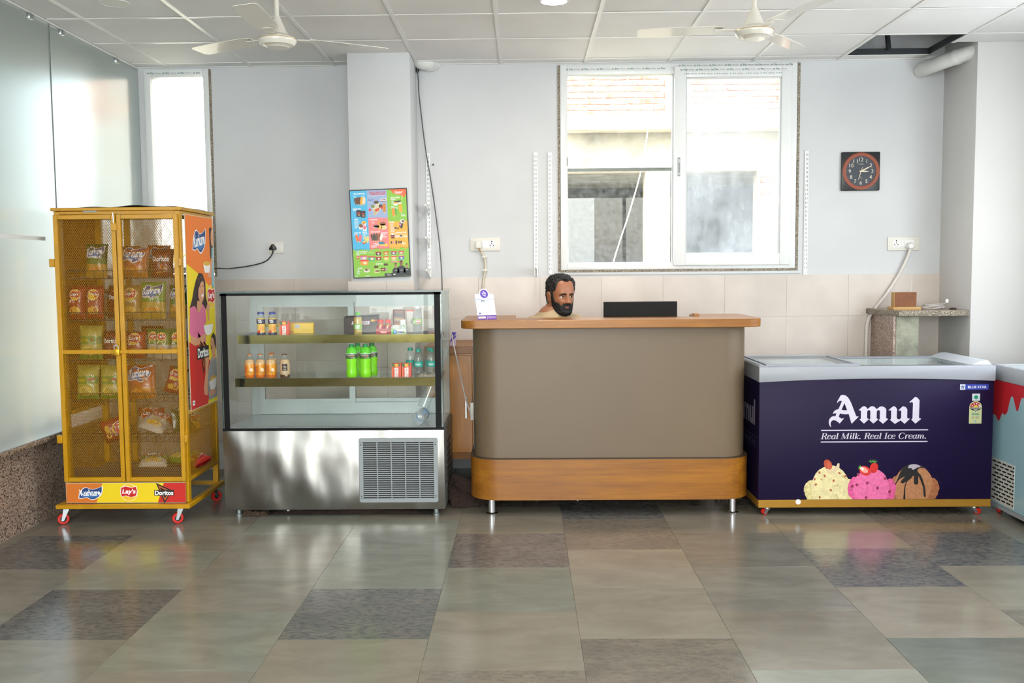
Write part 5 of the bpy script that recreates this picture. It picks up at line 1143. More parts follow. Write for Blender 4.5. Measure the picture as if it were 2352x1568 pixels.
# shelves
SH1, SH2 = 1.108, 0.842
for z, y0 in ((SH1, 5.90), (SH2, 5.83)):
    sh = MB().box(-1.815, -0.545, y0+.006, 6.24, z-.010, z).build('shelf', glass_thin('shelf_glass', '#f8fcfb', 0.8, haze=0.05, hazecol='#d8e6e4'), dc)
    MB().box(-1.82, -0.54, y0, y0+.006, z-.052, z+.001).build('shelf_front', M_gold, sh)
    MB().box(-1.82, -1.815, y0+.006, 6.24, z-.03, z).build('shelf_end', M_alu, sh); MB().box(-.545, -.54, y0+.006, 6.24, z-.03, z).build('shelf_end', M_alu, sh)
    for x in (-1.80, -.56): MB().box(x-.006, x+.006, 6.235, 6.262, z-.03, z-.002).build('shelf_bracket', M_alu, sh)

# ---------------------------------------------------------------- goods in the case
def liquid(name, col, sss=0.35): return mat(name, col, 0.12, spec=0.5, sss=sss if 'soda' in name else 0)
M_clear = glass_thin('clear_bottle', '#fafcfc', 1.5, haze=0.12, rough=0.05, hazecol='#e6eeee')
def bottle(x, y, z, prof, mats, label, group, cap, capmat, name='bottle', art=None, n=20, rot=None, rz=0.0):
    """profile (r, z, material) of the body; cap = (radius, z0, z1)"""
    t = thing(name, label, 'bottle', (x, y, z), group=group, rot=rot or (0, 0, rz))
    MB().lathe(prof, n=n).build('bottle_body', mats, t, world=False)
    c = MB().lathe([(0, cap[1]), (cap[0], cap[1]), (cap[0], cap[2]-.003), (cap[0]-.003, cap[2]), (0, cap[2])], n=16).build('cap', capmat, t, world=False)
    if art:
        def fn(u, v, L):      # u: angle from the front (right positive), v: height
            k = 0
            while k < len(prof)-2 and not (prof[k][1] <= v <= prof[k+1][1]): k += 1
            a, b_ = prof[k], prof[k+1]; r = a[0]+(b_[0]-a[0])*((v-a[1])/(b_[1]-a[1]) if b_[1] > a[1] else 0)
            r += 0.0008+0.0003*L; return (r*math.sin(u), -r*math.cos(u), v)
        d = Decal(fn, 10); art(d); d.mb.build('label_print', d.mats, t, world=False)
    return t
# two mango juice bottles with navy caps
def art_juice(d):
    d.rect(-1.2, 1.2, .075, .1, '#2a2048', 1); d.text('REAL', 0.0, .092, w=.9, h=.009, col='#ffffff', lay=2, bold=.03); d.text('FRUIT', .1, .081, w=.8, h=.008, col='#ffffff', lay=2, bold=.03); d.ell(.4, .04, .5, .018, '#e89a1c', 1); d.ell(-.3, .022, .35, .009, '#c8241e', 2)
jm = [mat('juice_label', '#f0c65a', 0.35), mat('juice_navy', '#241d44', 0.35), mat('juice_yellow_band', '#dcb43c', 0.35), M_clear]
for x, lb in ((-1.685, 'mango juice bottle with navy cap, left of the pair on the upper shelf'), (-1.612, 'mango juice bottle with navy cap, right of the pair on the upper shelf')):
    bottle(x, 5.965, SH1, [(.024, 0, 1), (.027, .003, 1), (.027, .016, 0), (.024, .045, 0), (.026, .07, 1), (.027, .074, 1), (.027, .1, 2), (.0265, .106, 3), (.021, .122, 3), (.02, .13, 3), (.02, .138, 3)], jm, lb, 'mango juice bottles', (.0215, .13, .147), mat('cap_navy', '#24378a', 0.4), 'juice_bottle', art_juice)
# drink cartons
def carton(x, y, z, label, rz=0.0):
    t = thing('drink_carton', label, 'carton', (x, y, z), rz, 'red mango drink cartons')
    MB().box(-.03, .03, -.02, .02, 0, .086).build('carton_body', mat('carton_red', '#d8402a', 0.35), t, world=False, bevel=.0015, seg=1)
    d2 = Decal(plane_fn((-.03, -.0203, 0), (.06, 0, 0), (0, 0, .086), .0005))
    d2.rect(0, .12, .0, .8, '#e8702a', 1); d2.ell(.5, .86, .2, .12, '#f0b02a', 2); d2.poly([(.05, .97), (.25, .99), (.35, .85), (.2, .7), (.06, .78)], '#2f6a2e', 2); d2.poly([(.7, .98), (.9, .96), (.85, .8), (.72, .82)], '#2f6a2e', 2)
    V, F, x0, x1, y0, y1 = text_geo('maaza', .03); W_, H_ = x1-x0, y1-y0
    d2.geo([(.5-((b_-y0)/H_-.5)*.42, .02+((a-x0)/W_)*.68) for a, b_ in V], F, '#f6f0ea', 3)
    d2.mb.build('carton_print', d2.mats, t, world=False)
    return t
carton(-1.529, 5.95, SH1, 'single red mango drink carton on the upper shelf'); carton(-.812, 5.89, SH2, 'red mango drink carton, left of the pair on the lower shelf'); carton(-.750, 5.893, SH2, 'red mango drink carton, right of the pair on the lower shelf', .05)
def box_thing(name, label, cat, c, size, rz, m, art=None, bevel=.0015):
    t = thing(name, label, cat, c, rz); sx, sy, sz = size
    MB().box(-sx/2, sx/2, -sy/2, sy/2, 0, sz).build('box_body', m, t, world=False, bevel=bevel, seg=1)
    if art:
        d = Decal(plane_fn((-sx/2, -sy/2, 0), (sx, 0, 0), (0, 0, sz), .0005)); art(d); d.mb.build('box_print', d.mats, t, world=False)
    return t
def art_ybox(d):
    d.rect(0, 1, .93, 1, '#c9901c', 1); d.rect(.42, .56, .5, .85, '#b8b8b4', 1); d.text('Amul', .28, .2, w=.16, h=.2, col='#c8401e', lay=2, bold=.02); d.rect(.62, .95, .32, .34, '#a8801c', 1); d.rect(.62, .92, .24, .26, '#a8801c', 1); d.text('28', .62, .2, w=.06, col='#c8401e', lay=2)
box_thing('sweet_box', 'yellow cardboard box lying behind the single red carton', 'box', (-1.475, 6.08, SH1), (.20, .06, .07), .10, mat('box_yellow', '#e2bc18', 0.45), art_ybox)
box_thing('sweet_box', 'pale green and cream box behind the two mango juice bottles', 'box', (-1.64, 6.07, SH1), (.12, .05, .066), 0, mat('box_cream', '#d6d8c0', 0.45), lambda d: (d.rect(0, 1, .68, .86, '#9cb83a', 1), d.rect(0, 1, .86, 1, '#e0a83a', 1)))
def art_snick(d):
    d.poly([(.22, .54), (.26, .78), (.80, .78), (.76, .54)], '#c8444a', 1); d.poly([(.232, .56), (.265, .765), (.79, .765), (.755, .56)], '#e8e6ea', 2)
    d.text('SNICKERS', .512, .663, w=.47, h=.155, col='#2a3568', lay=3, bold=.03, shear=.25); d.rect(.83, .915, .74, .86, '#e8c22a', 1); d.rect(.915, .99, .765, .845, '#d8502a', 1); d.text('22+2', .872, .80, w=.06, col='#7a2418', lay=3, bold=.02); d.rect(.835, .85, .03, .5, '#4a3a36', 1)
t = box_thing('chocolate_box', 'large dark brown chocolate bar box on the upper shelf', 'box', (-1.058, 6.06, SH1), (.213, .10, .105), 0, mat('box_choco', '#3a2a26', 0.5), art_snick)
MB().add([(-.107, -.05, .105), (.107, -.05, .105), (.112, .05, .118), (-.107, .05, .110), (-.107, -.05, .1035), (.107, -.05, .1035), (.112, .05, .1165), (-.107, .05, .1085)], [(0, 1, 2, 3), (7, 6, 5, 4), (0, 4, 5, 1), (1, 5, 6, 2), (2, 6, 7, 3), (3, 7, 4, 0)]).build('lid_flap', mat('box_choco_dark', '#241a18', 0.6), t, world=False)
# small pale drink bottle with lime cap
def art_lem(d): d.rect(-1.3, 1.3, .032, .066, '#6fae2c', 1); d.text('LAHORI', 0, .055, w=1.3, h=.011, col='#ffffff', lay=2, bold=.04); d.text('ZEERA', 0, .042, w=1.1, h=.009, col='#ffffff', lay=2, bold=.04); d.ell(-1.1, .055, .12, .003, '#f0d83a', 2, 8); d.ell(1.1, .044, .14, .004, '#f0d83a', 2, 8)
bottle(-1.064, 5.955, SH1, [(.024, 0, 0), (.027, .004, 0), (.026, .03, 0), (.027, .034, 0), (.027, .066, 0), (.027, .095, 0), (.024, .108, 1), (.017, .12, 1), (.013, .126, 1), (.013, .13, 1)], [liquid('drink_amber', '#b9a058'), M_clear], 'small amber drink bottle with lime green cap in front of the chocolate box', 'drink bottles', (.0165, .124, .138), mat('cap_lime', '#4fc22a', 0.4), 'drink_bottle', art_lem)
# chewing gum pots in a red tray, white pot in a green tray
def tray(x, y, w, label, m, art):
    t = thing('gum_tray', label, 'display tray', (x, y, SH1)); MB().box(-w/2, w/2, -.03, -.027, 0, .034).build('tray_front', m, t, world=False); MB().box(-w/2, w/2, .027, .03, 0, .055).build('tray_back', m, t, world=False)
    for s2 in (-1, 1): MB().box(s2*w/2-.0015, s2*w/2+.0015, -.027, .027, 0, .05).build('tray_side', m, t, world=False)
    MB().box(-w/2, w/2, -.027, .027, 0, .003).build('tray_base', m, t, world=False)
    d = Decal(plane_fn((-w/2, -.03, 0), (w, 0, 0), (0, 0, .034), .0005)); art(d); d.mb.build('tray_print', d.mats, t, world=False)
tray(-.902, 5.99, .094, 'red chewing gum tray holding two red pots', mat('tray_red', '#a81c24', 0.45), lambda d: (d.ell(.5, .4, .24, .38, '#c83a3a', 1), d.text('Starburst', .5, .36, w=.4, h=.3, col='#f4e8e0', lay=2, bold=.03)))
def art_pot(c1):
    def f(d):
        V, F, x0, x1, y0, y1 = text_geo('Stix', .03); d.geo([(-.1-((b_-y0)/(y1-y0)-.5)*.6, .014+((a-x0)/(x1-x0))*.036) for a, b_ in V], F, '#f4efe8', 2); d.ell(.35, .052, .3, .006, '#f0c02a', 1, 10); d.ell(-.1, .058, .5, .005, '#3a7a34', 1, 10)
    return f
for x, lb in ((-.925, 'red gum pot, left one in the red tray'), (-.878, 'red gum pot, right one in the red tray')):
    bottle(x, 5.985, SH1+.003, [(.018, 0, 0), (.0195, .003, 0), (.0195, .065, 0), (.019, .07, 0)], [mat('pot_red', '#c0211f', 0.35)], lb, 'red gum pots', (.0205, .068, .088), mat('pot_lid_red', '#d82a22', 0.4), 'gum_pot', art_pot(0))
tray(-.802, 5.955, .09, 'green and white gum tray holding a white pot', mat('tray_pale', '#d8dcd6', 0.45), lambda d: (d.rect(0, .2, 0, 1, '#6ac23a', 1), d.ell(.25, .45, .14, .42, '#2a5ab0', 2), d.ell(.25, .45, .08, .26, '#8ac8f0', 3), d.text('Orbit', .58, .42, w=.55, h=.5, col='#2a4a8a', lay=4, bold=.03), d.ell(.9, .3, .07, .2, '#8ac23a', 4)))
bottle(-.779, 5.955, SH1+.003, [(.018, 0, 0), (.019, .003, 0), (.019, .066, 0), (.0185, .07, 0)], [mat('pot_white', '#e2e6e4', 0.35)], 'white gum pot with green circle in the green tray', 'gum pots', (.0195, .069, .088), M_white, 'gum_pot', lambda d: (d.ell(.15, .045, .55, .012, '#4a9a5a', 1), d.ell(.1, .042, .35, .008, '#e2e6e4', 2), d.text('Orbit', .1, .03, w=.7, h=.009, col='#2a6a4a', lay=3, bold=.03)))
box_thing('chocolate_pack', 'tall brown almond chocolate pack standing on the upper shelf', 'chocolate', (-.812, 6.035, SH1), (.078, .03, .152), .03, mat('pack_brown', '#6e3a2e', 0.4), lambda d: (d.rect(.1, .88, .70, .84, '#2c2a28', 1), d.text('NUTTY', .5, .80, w=.3, h=.03, col='#b8a060', lay=2), d.text('ALMOND', .5, .635, w=.72, h=.055, col='#d8b86a', lay=2, bold=.02), d.text('TREAT', .52, .565, w=.78, h=.06, col='#e8d8b0', lay=2, bold=.02), d.ell(.42, .34, .26, .07, '#b8743c', 2), d.ell(.5, .31, .18, .04, '#8a4e24', 3), d.ell(.55, .16, .06, .02, '#d8a83a', 2)), bevel=.006)
box_thing('blister_pack', 'clear and white blister pack with red top edge beside the tall brown pack', 'pack', (-.742, 6.07, SH1), (.052, .02, .148), 0, mat('blister_grey', '#c3bdb4', 0.35), lambda d: (d.rect(0, 1, .94, 1, '#d8403a', 1), d.rect(.93, 1, 0, .94, '#d89a90', 1), d.rect(.5, .8, .4, .58, '#8d8a86', 1)))
def art_lime(d): d.rect(-1.3, 1.3, .062, .096, '#7fb83a', 1); d.ell(.35, .079, .55, .014, '#eef2ee', 2); d.ell(.35, .079, .5, .012, '#d84a52', 3); d.rect(-.2, .9, .074, .084, '#ffffff', 4); d.text('Limca', .35, .079, w=.9, h=.008, col='#c0242e', lay=5, bold=.02); d.rect(-.75, -.4, .065, .085, '#e8ece6', 2)
bottle(-.688, 5.965, SH1, [(.026, 0, 0), (.0285, .005, 0), (.027, .03, 0), (.029, .06, 0), (.029, .098, 0), (.0285, .118, 1), (.023, .138, 1), (.015, .154, 1), (.0125, .158, 1), (.0125, .164, 1)], [glass_thin('lime_drink', '#f0f5f3', 1.2, haze=.35, hazecol='#d3dad8'), M_clear], 'clear lime drink bottle with white cap at the right of the upper shelf', 'drink bottles', (.0145, .16, .176), M_white, 'drink_bottle', art_lime)
for k, (x, y, w, z) in enumerate(((-.600, 5.95, .095, 0), (-.585, 5.952, .06, .0172))):
    box_thing('chocolate_slab', ('wide dark chocolate slab lying at the right end of the upper shelf', 'short dark chocolate slab lying on top of another'.replace('another', 'the wide one'))[k], 'chocolate', (x, y, SH1+z), (w, .05, .017), 0, mat('slab_dark', '#3a3230', 0.45), lambda d: d.text('Amul DARK', .6, .5, w=.5, h=.35, col='#d8552a', lay=1, bold=.03))
# milk bottles
def milk(x, y, label, kind):
    top, lo = ('#c8793a', '#e89020') if kind == 'o' else ('#5a3a30', '#6a4630')
    mats = [mat('milk_low_'+kind, '#d8701c' if kind == 'o' else '#5c3c28', 0.3), mat('milk_label_'+kind, '#e2981e' if kind == 'o' else '#cbb08c', 0.3), liquid('milk_drink_'+kind, '#d0a878' if kind == 'o' else '#c8ab84'), M_clear]
    def art(d):
        if kind == 'o': d.rect(-1.0, -.2, .03, .075, '#d8701c', 1); d.ell(.6, .05, .35, .012, '#f2dcc0', 1); d.text('Kool', .3, .042, w=.5, h=.006, col='#6a4a1c', lay=2); d.text('kesar', .35, .033, w=.5, h=.005, col='#6a4a1c', lay=2)
        else: d.rect(-.3, .75, .045, .088, '#3a2024', 1); d.text('Koko', .25, .07, w=.6, h=.01, col='#e8dcc8', lay=2, bold=.02); d.text('milk', .25, .055, w=.5, h=.008, col='#e8dcc8', lay=2); d.ell(.5, .02, .3, .012, '#b9a48a', 1)
    bottle(x, y, SH2, [(.028, 0, 0), (.0305, .004, 0), (.0315, .02, 1), (.0315, .086, 2), (.029, .104, 2), (.0225, .114, 3), (.015, .136, 3), (.0145, .142, 3)], mats, label, 'flavoured milk bottles', (.0165, .142, .149), mat('crown_'+kind, top, 0.4, metal=.3), 'milk_bottle', art)
milk(-1.746, 5.90, 'orange milk bottle at the far left of the lower shelf', 'o'); milk(-1.679, 5.905, 'orange milk bottle, middle of the front three on the lower shelf', 'o'); milk(-1.611, 5.90, 'orange milk bottle next to the brown one on the lower shelf', 'o')
milk(-1.632, 6.0, 'orange milk bottle standing half hidden behind the front three', 'o'); milk(-1.523, 5.90, 'brown coffee milk bottle on the lower shelf', 'b')
# green soft drink bottles
def art_dew(d): d.rect(-1.4, 1.4, .118, .15, '#3f5a3c', 1); d.rect(-1.4, 1.4, .147, .151, '#d8dcd8', 2); d.text('Mountain Dew', 0, .141, w=1.5, h=.007, col='#e8e4e0', lay=3, bold=.03); d.stroke([(-.8, .124), (-.3, .132), (.2, .126), (.6, .136)], .006, '#c8502a', 3); d.ell(-.5, .127, .3, .006, '#2f7a34', 2, 8); d.ell(.6, .124, .3, .005, '#7aa87a', 2, 8)
gm = [liquid('soda_green', '#8fe81a', 0.5), liquid('soda_green_top', '#5fd02e', 0.4)]
for x, y, lb in ((-1.098, 5.895, 'lime green soda bottle, front left of the four'), (-1.010, 5.895, 'lime green soda bottle, front right of the four'), (-1.078, 5.995, 'lime green soda bottle, back left of the four'), (-.985, 5.995, 'lime green soda bottle, back right of the four')):
    bottle(x, y, SH2, [(.030, 0, 0), (.034, .006, 0), (.035, .03, 0), (.031, .062, 0), (.0345, .1, 0), (.0355, .118, 0), (.0355, .152, 1), (.033, .166, 1), (.024, .183, 1), (.014, .19, 1), (.0135, .196, 1)], gm, lb, 'green soda bottles', (.016, .19, .208), mat('cap_green', '#12854a', 0.4), 'soda_bottle', art_dew)
# water bottles
wm = [glass_thin('water_bottle', '#fafcfc', 1.5, haze=.14, rough=.06, hazecol='#e6f0f0'), mat('water_label', '#2fa898', 0.4)]
for x, y, lb in ((-.742, 6.02, 'water bottle with teal cap behind the two cartons'), (-.680, 5.93, 'water bottle with teal cap next to the two cartons'), (-.618, 6.02, 'water bottle with teal cap, behind the rightmost one'), (-.598, 5.94, 'rightmost water bottle with teal cap on the lower shelf')):
    bottle(x, y, SH2, [(.026, 0, 0), (.029, .004, 0), (.028, .03, 0), (.029, .06, 1), (.029, .092, 0), (.029, .115, 0), (.024, .138, 0), (.014, .152, 0), (.0135, .158, 0)], wm, lb, 'water bottles with teal caps', (.0165, .154, .172), mat('cap_teal', '#22a08c', 0.4), 'water_bottle', lambda d: d.text('Bisleri', 0, .076, w=1.1, h=.012, col='#dff4ee', lay=2, bold=.03))
# crumpled foil bag on the lower shelf
m = MB(); rr = random.Random(4)
def crumple(u, v):
    e = (math.sin(PI*u)*math.sin(PI*v))**.5; q = Vector((u*6, v*4, 1.7))
    return (-.70+.15*u, 5.845+.075*v, SH2+.002+e*(.018+.022*abs(mnoise.noise(q*1.3))+.012*u*math.sin(9*u)))
m.surf(26, 14, crumple)
solo(m, 'foil_bag', mat('foil_grey', '#8f887c', 0.35, metal=.3, noise=(18, 0.35)), 'crumpled grey foil bag in front of the water bottles', 'bag')
# two loose water bottles at the bottom
wm2 = [wm[0], mat('water_label_blue', '#2a86c8', 0.4)]
pr2 = [(.030, 0, 0), (.036, .005, 0), (.035, .05, 0), (.036, .10, 0), (.036, .15, 1), (.036, .19, 0), (.034, .21, 0), (.022, .235, 0), (.014, .245, 0), (.0135, .25, 0)]
capb = mat('cap_blue', '#2f8fd0', 0.4)
bottle(-.648, 5.86, .650, pr2, wm2, 'clear water bottle with blue label leaning inside the case bottom', 'loose water bottles', (.0165, .247, .265), capb, 'water_bottle', rot=(-.18, .38, 0))
bottle(-.668, 5.74, .5975, [(r*1.12, z, k) for r, z, k in pr2], wm2, 'clear water bottle with blue cap lying on its side, base towards the glass', 'loose water bottles', (.0165, .247, .265), capb, 'water_bottle', rot=(-PI/2, 0, -.06))
# sacking under the case and beside it
def cloth(name, label, cx, cy, w, dpt, h, seed, col, rz=0.0, n=(44, 16)):
    m = MB(); ph = seed*1.37; c, s2 = math.cos(rz), math.sin(rz)
    def f(u, v):
        e = min(1, 8*u, 8*(1-u), 5*v, 5*(1-v)); x, y = (u-.5)*w, (v-.5)*dpt
        z = .004+h*e*(.45+.55*abs(mnoise.noise(Vector((u*w*14+ph, v*dpt*16, ph)))))*(.5+.5*mnoise.noise(Vector((u*w*5, v*4, ph+4)))+.35)
        x += .01*mnoise.noise(Vector((u*9, v*7, ph+9))); y += .012*mnoise.noise(Vector((u*11, v*6, ph+2)))
        return (cx+x*c-y*s2, cy+x*s2+y*c, max(.003, z))
    m.surf(n[0], n[1], f); return solo(m, name, mat('sacking_'+col.strip('#'), col, 0.95, noise=(60, 0.3), bump=(260, 0.8, 0.004)), label, 'sack cloth')
cloth('floor_sacking', 'long dark brown sacking strip on the floor under the display case', -1.10, 5.80, 1.02, .13, .045, 1, '#33251e')
cloth('floor_sacking', 'small tan sacking fold on the floor under the left of the display case', -1.685, 5.755, .16, .10, .045, 5, '#4c3a2c')
m = MB()
def sack(u, v):
    a = 2*PI*u; r = (.12+.03*math.sin(3*a+1)+.02*math.sin(5*a))*(1-v**1.4)**.7
    hgt = .15*v**.8*(1+.25*math.sin(2*a+.6))
    p = Vector((-.375+r*1.05*math.cos(a)-.10*v, 5.99+r*.8*math.sin(a)+.02*v, .004+hgt)); p += Vector((1, .6, .4))*.014*mnoise.noise(p*26)
    p.z = max(p.z, .003); return p
m.surf(40, 16, sack, wrap=True)
solo(m, 'gunny_sack', mat('gunny', '#33241d', 0.95, noise=(50, 0.35), bump=(220, 0.9, 0.005)), 'crumpled dark brown gunny sack on the floor between case and counter', 'sack')
# ================================================================== RECEPTION COUNTER
def wood(name, c1, c2, rough=0.3, axis=0, scale=1.0):
    m = bpy.data.materials.new(name); m.use_nodes = True; MATS[name] = m
    n = m.node_tree.nodes; l = m.node_tree.links; b = n['Principled BSDF']; b.inputs['Roughness'].default_value = rough
    tc = n.new('ShaderNodeTexCoord'); mp = n.new('ShaderNodeMapping'); l.new(tc.outputs['Object'], mp.inputs[0])
    s = [9*scale]*3; s[axis] = 0.55*scale; mp.inputs['Scale'].default_value = s
    t = n.new('ShaderNodeTexNoise'); t.inputs['Scale'].default_value = 1.6; t.inputs['Detail'].default_value = 5; t.inputs['Distortion'].default_value = 0.5; l.new(mp.outputs[0], t.inputs['Vector'])
    t2 = n.new('ShaderNodeTexNoise'); t2.inputs['Scale'].default_value = 9; t2.inputs['Detail'].default_value = 4; l.new(mp.outputs[0], t2.inputs['Vector'])
    mx = n.new('ShaderNodeMixRGB'); mx.inputs[0].default_value = 0.35; l.new(t.outputs['Fac'], mx.inputs[1]); l.new(t2.outputs['Fac'], mx.inputs[2])
    r = n.new('ShaderNodeValToRGB'); r.color_ramp.elements[0].position = 0.34; r.color_ramp.elements[1].position = 0.64
    r.color_ramp.elements[0].color = rgb(c1); r.color_ramp.elements[1].color = rgb(c2); l.new(mx.outputs[0], r.inputs[0]); l.new(r.outputs[0], b.inputs['Base Color'])
    return m
M_wood = wood('wood_honey', '#7a4812', '#a3691c', 0.38); M_woodv = wood('wood_honey_lightened', '#b8742a', '#d8963e', axis=2)  # cabinet's upright wood lightened to make up for the shade it stands in
M_leather = mat('leatherette_taupe', '#6e5d48', 0.42, spec=0.5, noise=(1.6, 0.05), bump=(420, 0.12, 0.002))
KX0, KX1 = -0.327, 1.362
rc = thing('reception_counter', 'wooden reception counter with a rounded taupe front on chrome feet', 'counter', (0.52, 6.0, 0))
def ushape(x0, x1, y0, y1, r, th, n=10):
    """open-backed U seen from above, rounded front corners"""
    O = [(x0, y1)] + [(x0+r-r*math.cos(PI/2*k/n), y0+r-r*math.sin(PI/2*k/n)) for k in range(n+1)] + [(x1-r+r*math.sin(PI/2*k/n), y0+r-r*math.cos(PI/2*k/n)) for k in range(n+1)] + [(x1, y1)]
    x0i, x1i, y0i, ri = x0+th, x1-th, y0+th, max(r-th, .01)
    I = [(x0i, y1)] + [(x0i+ri-ri*math.cos(PI/2*k/n), y0i+ri-ri*math.sin(PI/2*k/n)) for k in range(n+1)] + [(x1i-ri+ri*math.sin(PI/2*k/n), y0i+ri-ri*math.cos(PI/2*k/n)) for k in range(n+1)] + [(x1i, y1)]
    return O, I
def uprism(O, I, z0, z1):
    m = MB(); n = len(O); V = [(x, y, z) for z in (z0, z1) for x, y in O] + [(x, y, z) for z in (z0, z1) for x, y in I]
    F = []; S = []
    for i in range(n-1):
        F += [(i, i+1, n+i+1, n+i), (2*n+i+1, 2*n+i, 3*n+i, 3*n+i+1), (n+i, n+i+1, 3*n+i+1, 3*n+i), (i+1, i, 2*n+i, 2*n+i+1)]; S += [True, True, False, False]
    F += [(0, n, 3*n, 2*n), (n-1, 3*n-1, 4*n-1, 2*n-1)]; S += [False, False]
    k = len(m.v); m.v += V; m.f += F; m.s += S; m.m += [0]*len(F); return m
O, I = ushape(KX0, KX1, 5.71, 6.36, .16, .03); uprism(O, I, 0.345, 1.156).build('front_panel', M_leather, rc)
O, I = ushape(KX0-.022, KX1+.018, 5.672, 6.36, .18, .06); uprism(O, I, 0.10, 0.353).build('base_plinth', M_wood, rc)
O, I = ushape(KX0-.0225, KX1+.0185, 5.6715, 6.361, .18, .061); uprism(O, I, 0.351, 0.3545).build('plinth_edge', mat('edge_dark', '#4a3a2a', 0.5), rc)
O, I = ushape(KX0-.065, KX1+.063, 5.62, 6.30, .10, .33); uprism(O, I, 1.156, 1.205).build('top', M_wood, rc, bevel=0.003, seg=1)
MB().box(1.068, 1.10, 5.955, 6.05, 1.205, 1.222).build('top_step', M_wood, rc)
MB().box(KX0+.075, KX1-.075, 5.79, 6.30, 0.785, 0.81).build('desk_board', M_wood, rc)
MB().box(KX0-.008, KX0-.0005, 5.955, 6.0, .36, 1.15).build('edge_strip', M_black, rc)
for x, y in ((-0.216, 5.745), (1.273, 5.745), (-0.26, 6.3), (1.30, 6.3)):
    MB().lathe([(0, 0), (.036, 0), (.037, .006), (.026, .012), (.025, .1), (0, .1)], o=(x, y, 0), n=20).build('foot', M_chrome, rc)
sb = thing('socket_box', 'small grey switch box fixed to the left side of the counter', 'switch box', (-0.34, 5.87, .57)); MB().box(-.349, -.3275, 5.84, 5.90, .57, .68).build('box', mat('box_grey', '#a9a79c', 0.4), sb, bevel=.003); MB().box(-.3515, -.349, 5.855, 5.885, .60, .65).build('switch', M_white, sb, bevel=.001, seg=1)
solo(MB().tube(spline([(-.55, 6.62, 1.0), (-.535, 6.50, 1.16), (-.525, 6.44, 1.25), (-.512, 6.42, 1.12), (-.485, 6.38, .98), (-.43, 6.2, .80), (-.385, 5.98, .68), (-.356, 5.88, .628)], 8), .0045, 8), 'white_cable', mat('cable_pale', '#cfc9c6', 0.45), 'thin white cable running from the cabinet to the switch box', 'cable')
pk = solo(MB().prism([(-.528, .985), (-.487, .985), (-.478, 1.08), (-.518, 1.085)], 6.53, 6.55, 'y'), 'paper_packet', mprint('#c9b6d6'), 'small purple and white paper packet standing on the wooden cabinet', 'packet')
d = Decal(plane_fn((0, 6.53, 0), (1, 0, 0), (0, 0, 1), .0006)); d.poly([(-.518, 1.08), (-.48, 1.078), (-.5, 1.05)], '#3c2f9a'); d.poly([(-.522, 1.03), (-.484, 1.06), (-.486, 1.045), (-.524, 1.01)], '#3c2f9a'); d.build('print', pk)

# cabinet by the back wall
cb = thing('storage_cabinet', 'low honey-coloured wooden cabinet against the back wall', 'cabinet', (0.2, 6.8, 0))
MB().box(-.70, 1.3, 6.46, 7.085, .935, .985).build('worktop', M_wood, cb, bevel=.002, seg=1)
MB().box(-.69, 1.29, 6.52, 7.085, .19, .93).build('body', M_woodv, cb); MB().box(-.68, 1.28, 6.55, 7.08, .20, .932).build('shadow_gap', M_black, cb)
MB().box(-.69, 1.29, 6.505, 6.52, .19, .232).build('kick_rail', M_wood, cb)
for k in range(4):
    x0 = -.69+.495*k; x0 = -.373-.317 if k == 0 else -.373+.555*(k-1); x1 = -.375 if k == 0 else x0+.552
    dd = MB().box(x0+.002, x1, 6.50, 6.519, .236, .918).build('door', M_woodv, cb, bevel=.0015, seg=1)
    hx = x1-.042 if k in (0, 2) else x0+.042
    MB().box(hx-.006, hx+.006, 6.475, 6.482, .48, .635).build('handle', M_zinc, dd, bevel=.002, seg=1)
    for z in (.49, .625): MB().box(hx-.004, hx+.004, 6.48, 6.502, z-.004, z+.004).build('handle_post', M_chrome, dd)
for x in (-.6, .3, 1.2): MB().box(x-.03, x+.03, 6.6, 7.0, 0, .19).build('leg', M_black, cb)

# monitor on the desk
mo = thing('monitor', 'black computer monitor seen from behind, rising above the counter', 'monitor', (0.733, 6.03, .81))
MB().box(.501, .966, 5.99, 6.008, 1.01, 1.298).build('back_shell', mat('monitor_back', '#100f0c', 0.6, spec=0.2, noise=(120, 0.15)), mo, bevel=.004)
MB().box(.499, .968, 6.0085, 6.013, 1.008, 1.300).build('bezel', mat('monitor_bezel', '#24282c', 0.3), mo, bevel=.0015, seg=1)
MB().box(.51, .957, 6.0132, 6.0138, 1.02, 1.29).build('screen', mprint('#2c3a4a', 0.2), mo)
MB().box(.70, .765, 6.014, 6.03, .82, 1.15).build('stand_neck', M_black, mo, bevel=.003); MB().prism(rrect(.62, .85, 5.95, 6.13, .03, 4), .811, .826, 'z').build('stand_base', M_black, mo)

# payment stand; the code itself is left blank
qs = thing('payment_stand', 'white and purple payment stand card on the counter', 'payment stand', (-0.232, 5.735, 1.2055), rot=(-.30, 0, .46))
w2 = .062
outl = [(-w2, 0), (w2, 0), (w2, .158), (w2-.004, .162), (.034, .163), (.030, .178), (.018, .192), (0, .197), (-.018, .192), (-.030, .178), (-.034, .163), (-w2+.004, .162), (-w2, .158)]
MB().prism(outl, -.0015, .0015, 'y').build('card', mprint('#ece9ea', 0.3), qs, world=False)
MB().prism([(-.002, .001), (.05, .001), (.02, .1), (.0, .12)], -.001, .001, 'x').build('prop_leg', mprint('#d6d3d4'), qs, world=False)
d = Decal(plane_fn((0, -.0015, 0), (1, 0, 0), (0, 0, 1), .0004))
d.ell(0, .163, .027, .027, '#5a3fa8', 1, 28)
d.rect(-.014, .014, .166, .170, '#ffffff', 2); d.rect(.004, .008, .146, .168, '#ffffff', 2); d.stroke([(-.008, .167), (-.009, .158), (-.004, .153), (.005, .155)], .0035, '#ffffff', 2); d.stroke([(-.006, .180), (.004, .170)], .0035, '#ffffff', 2)
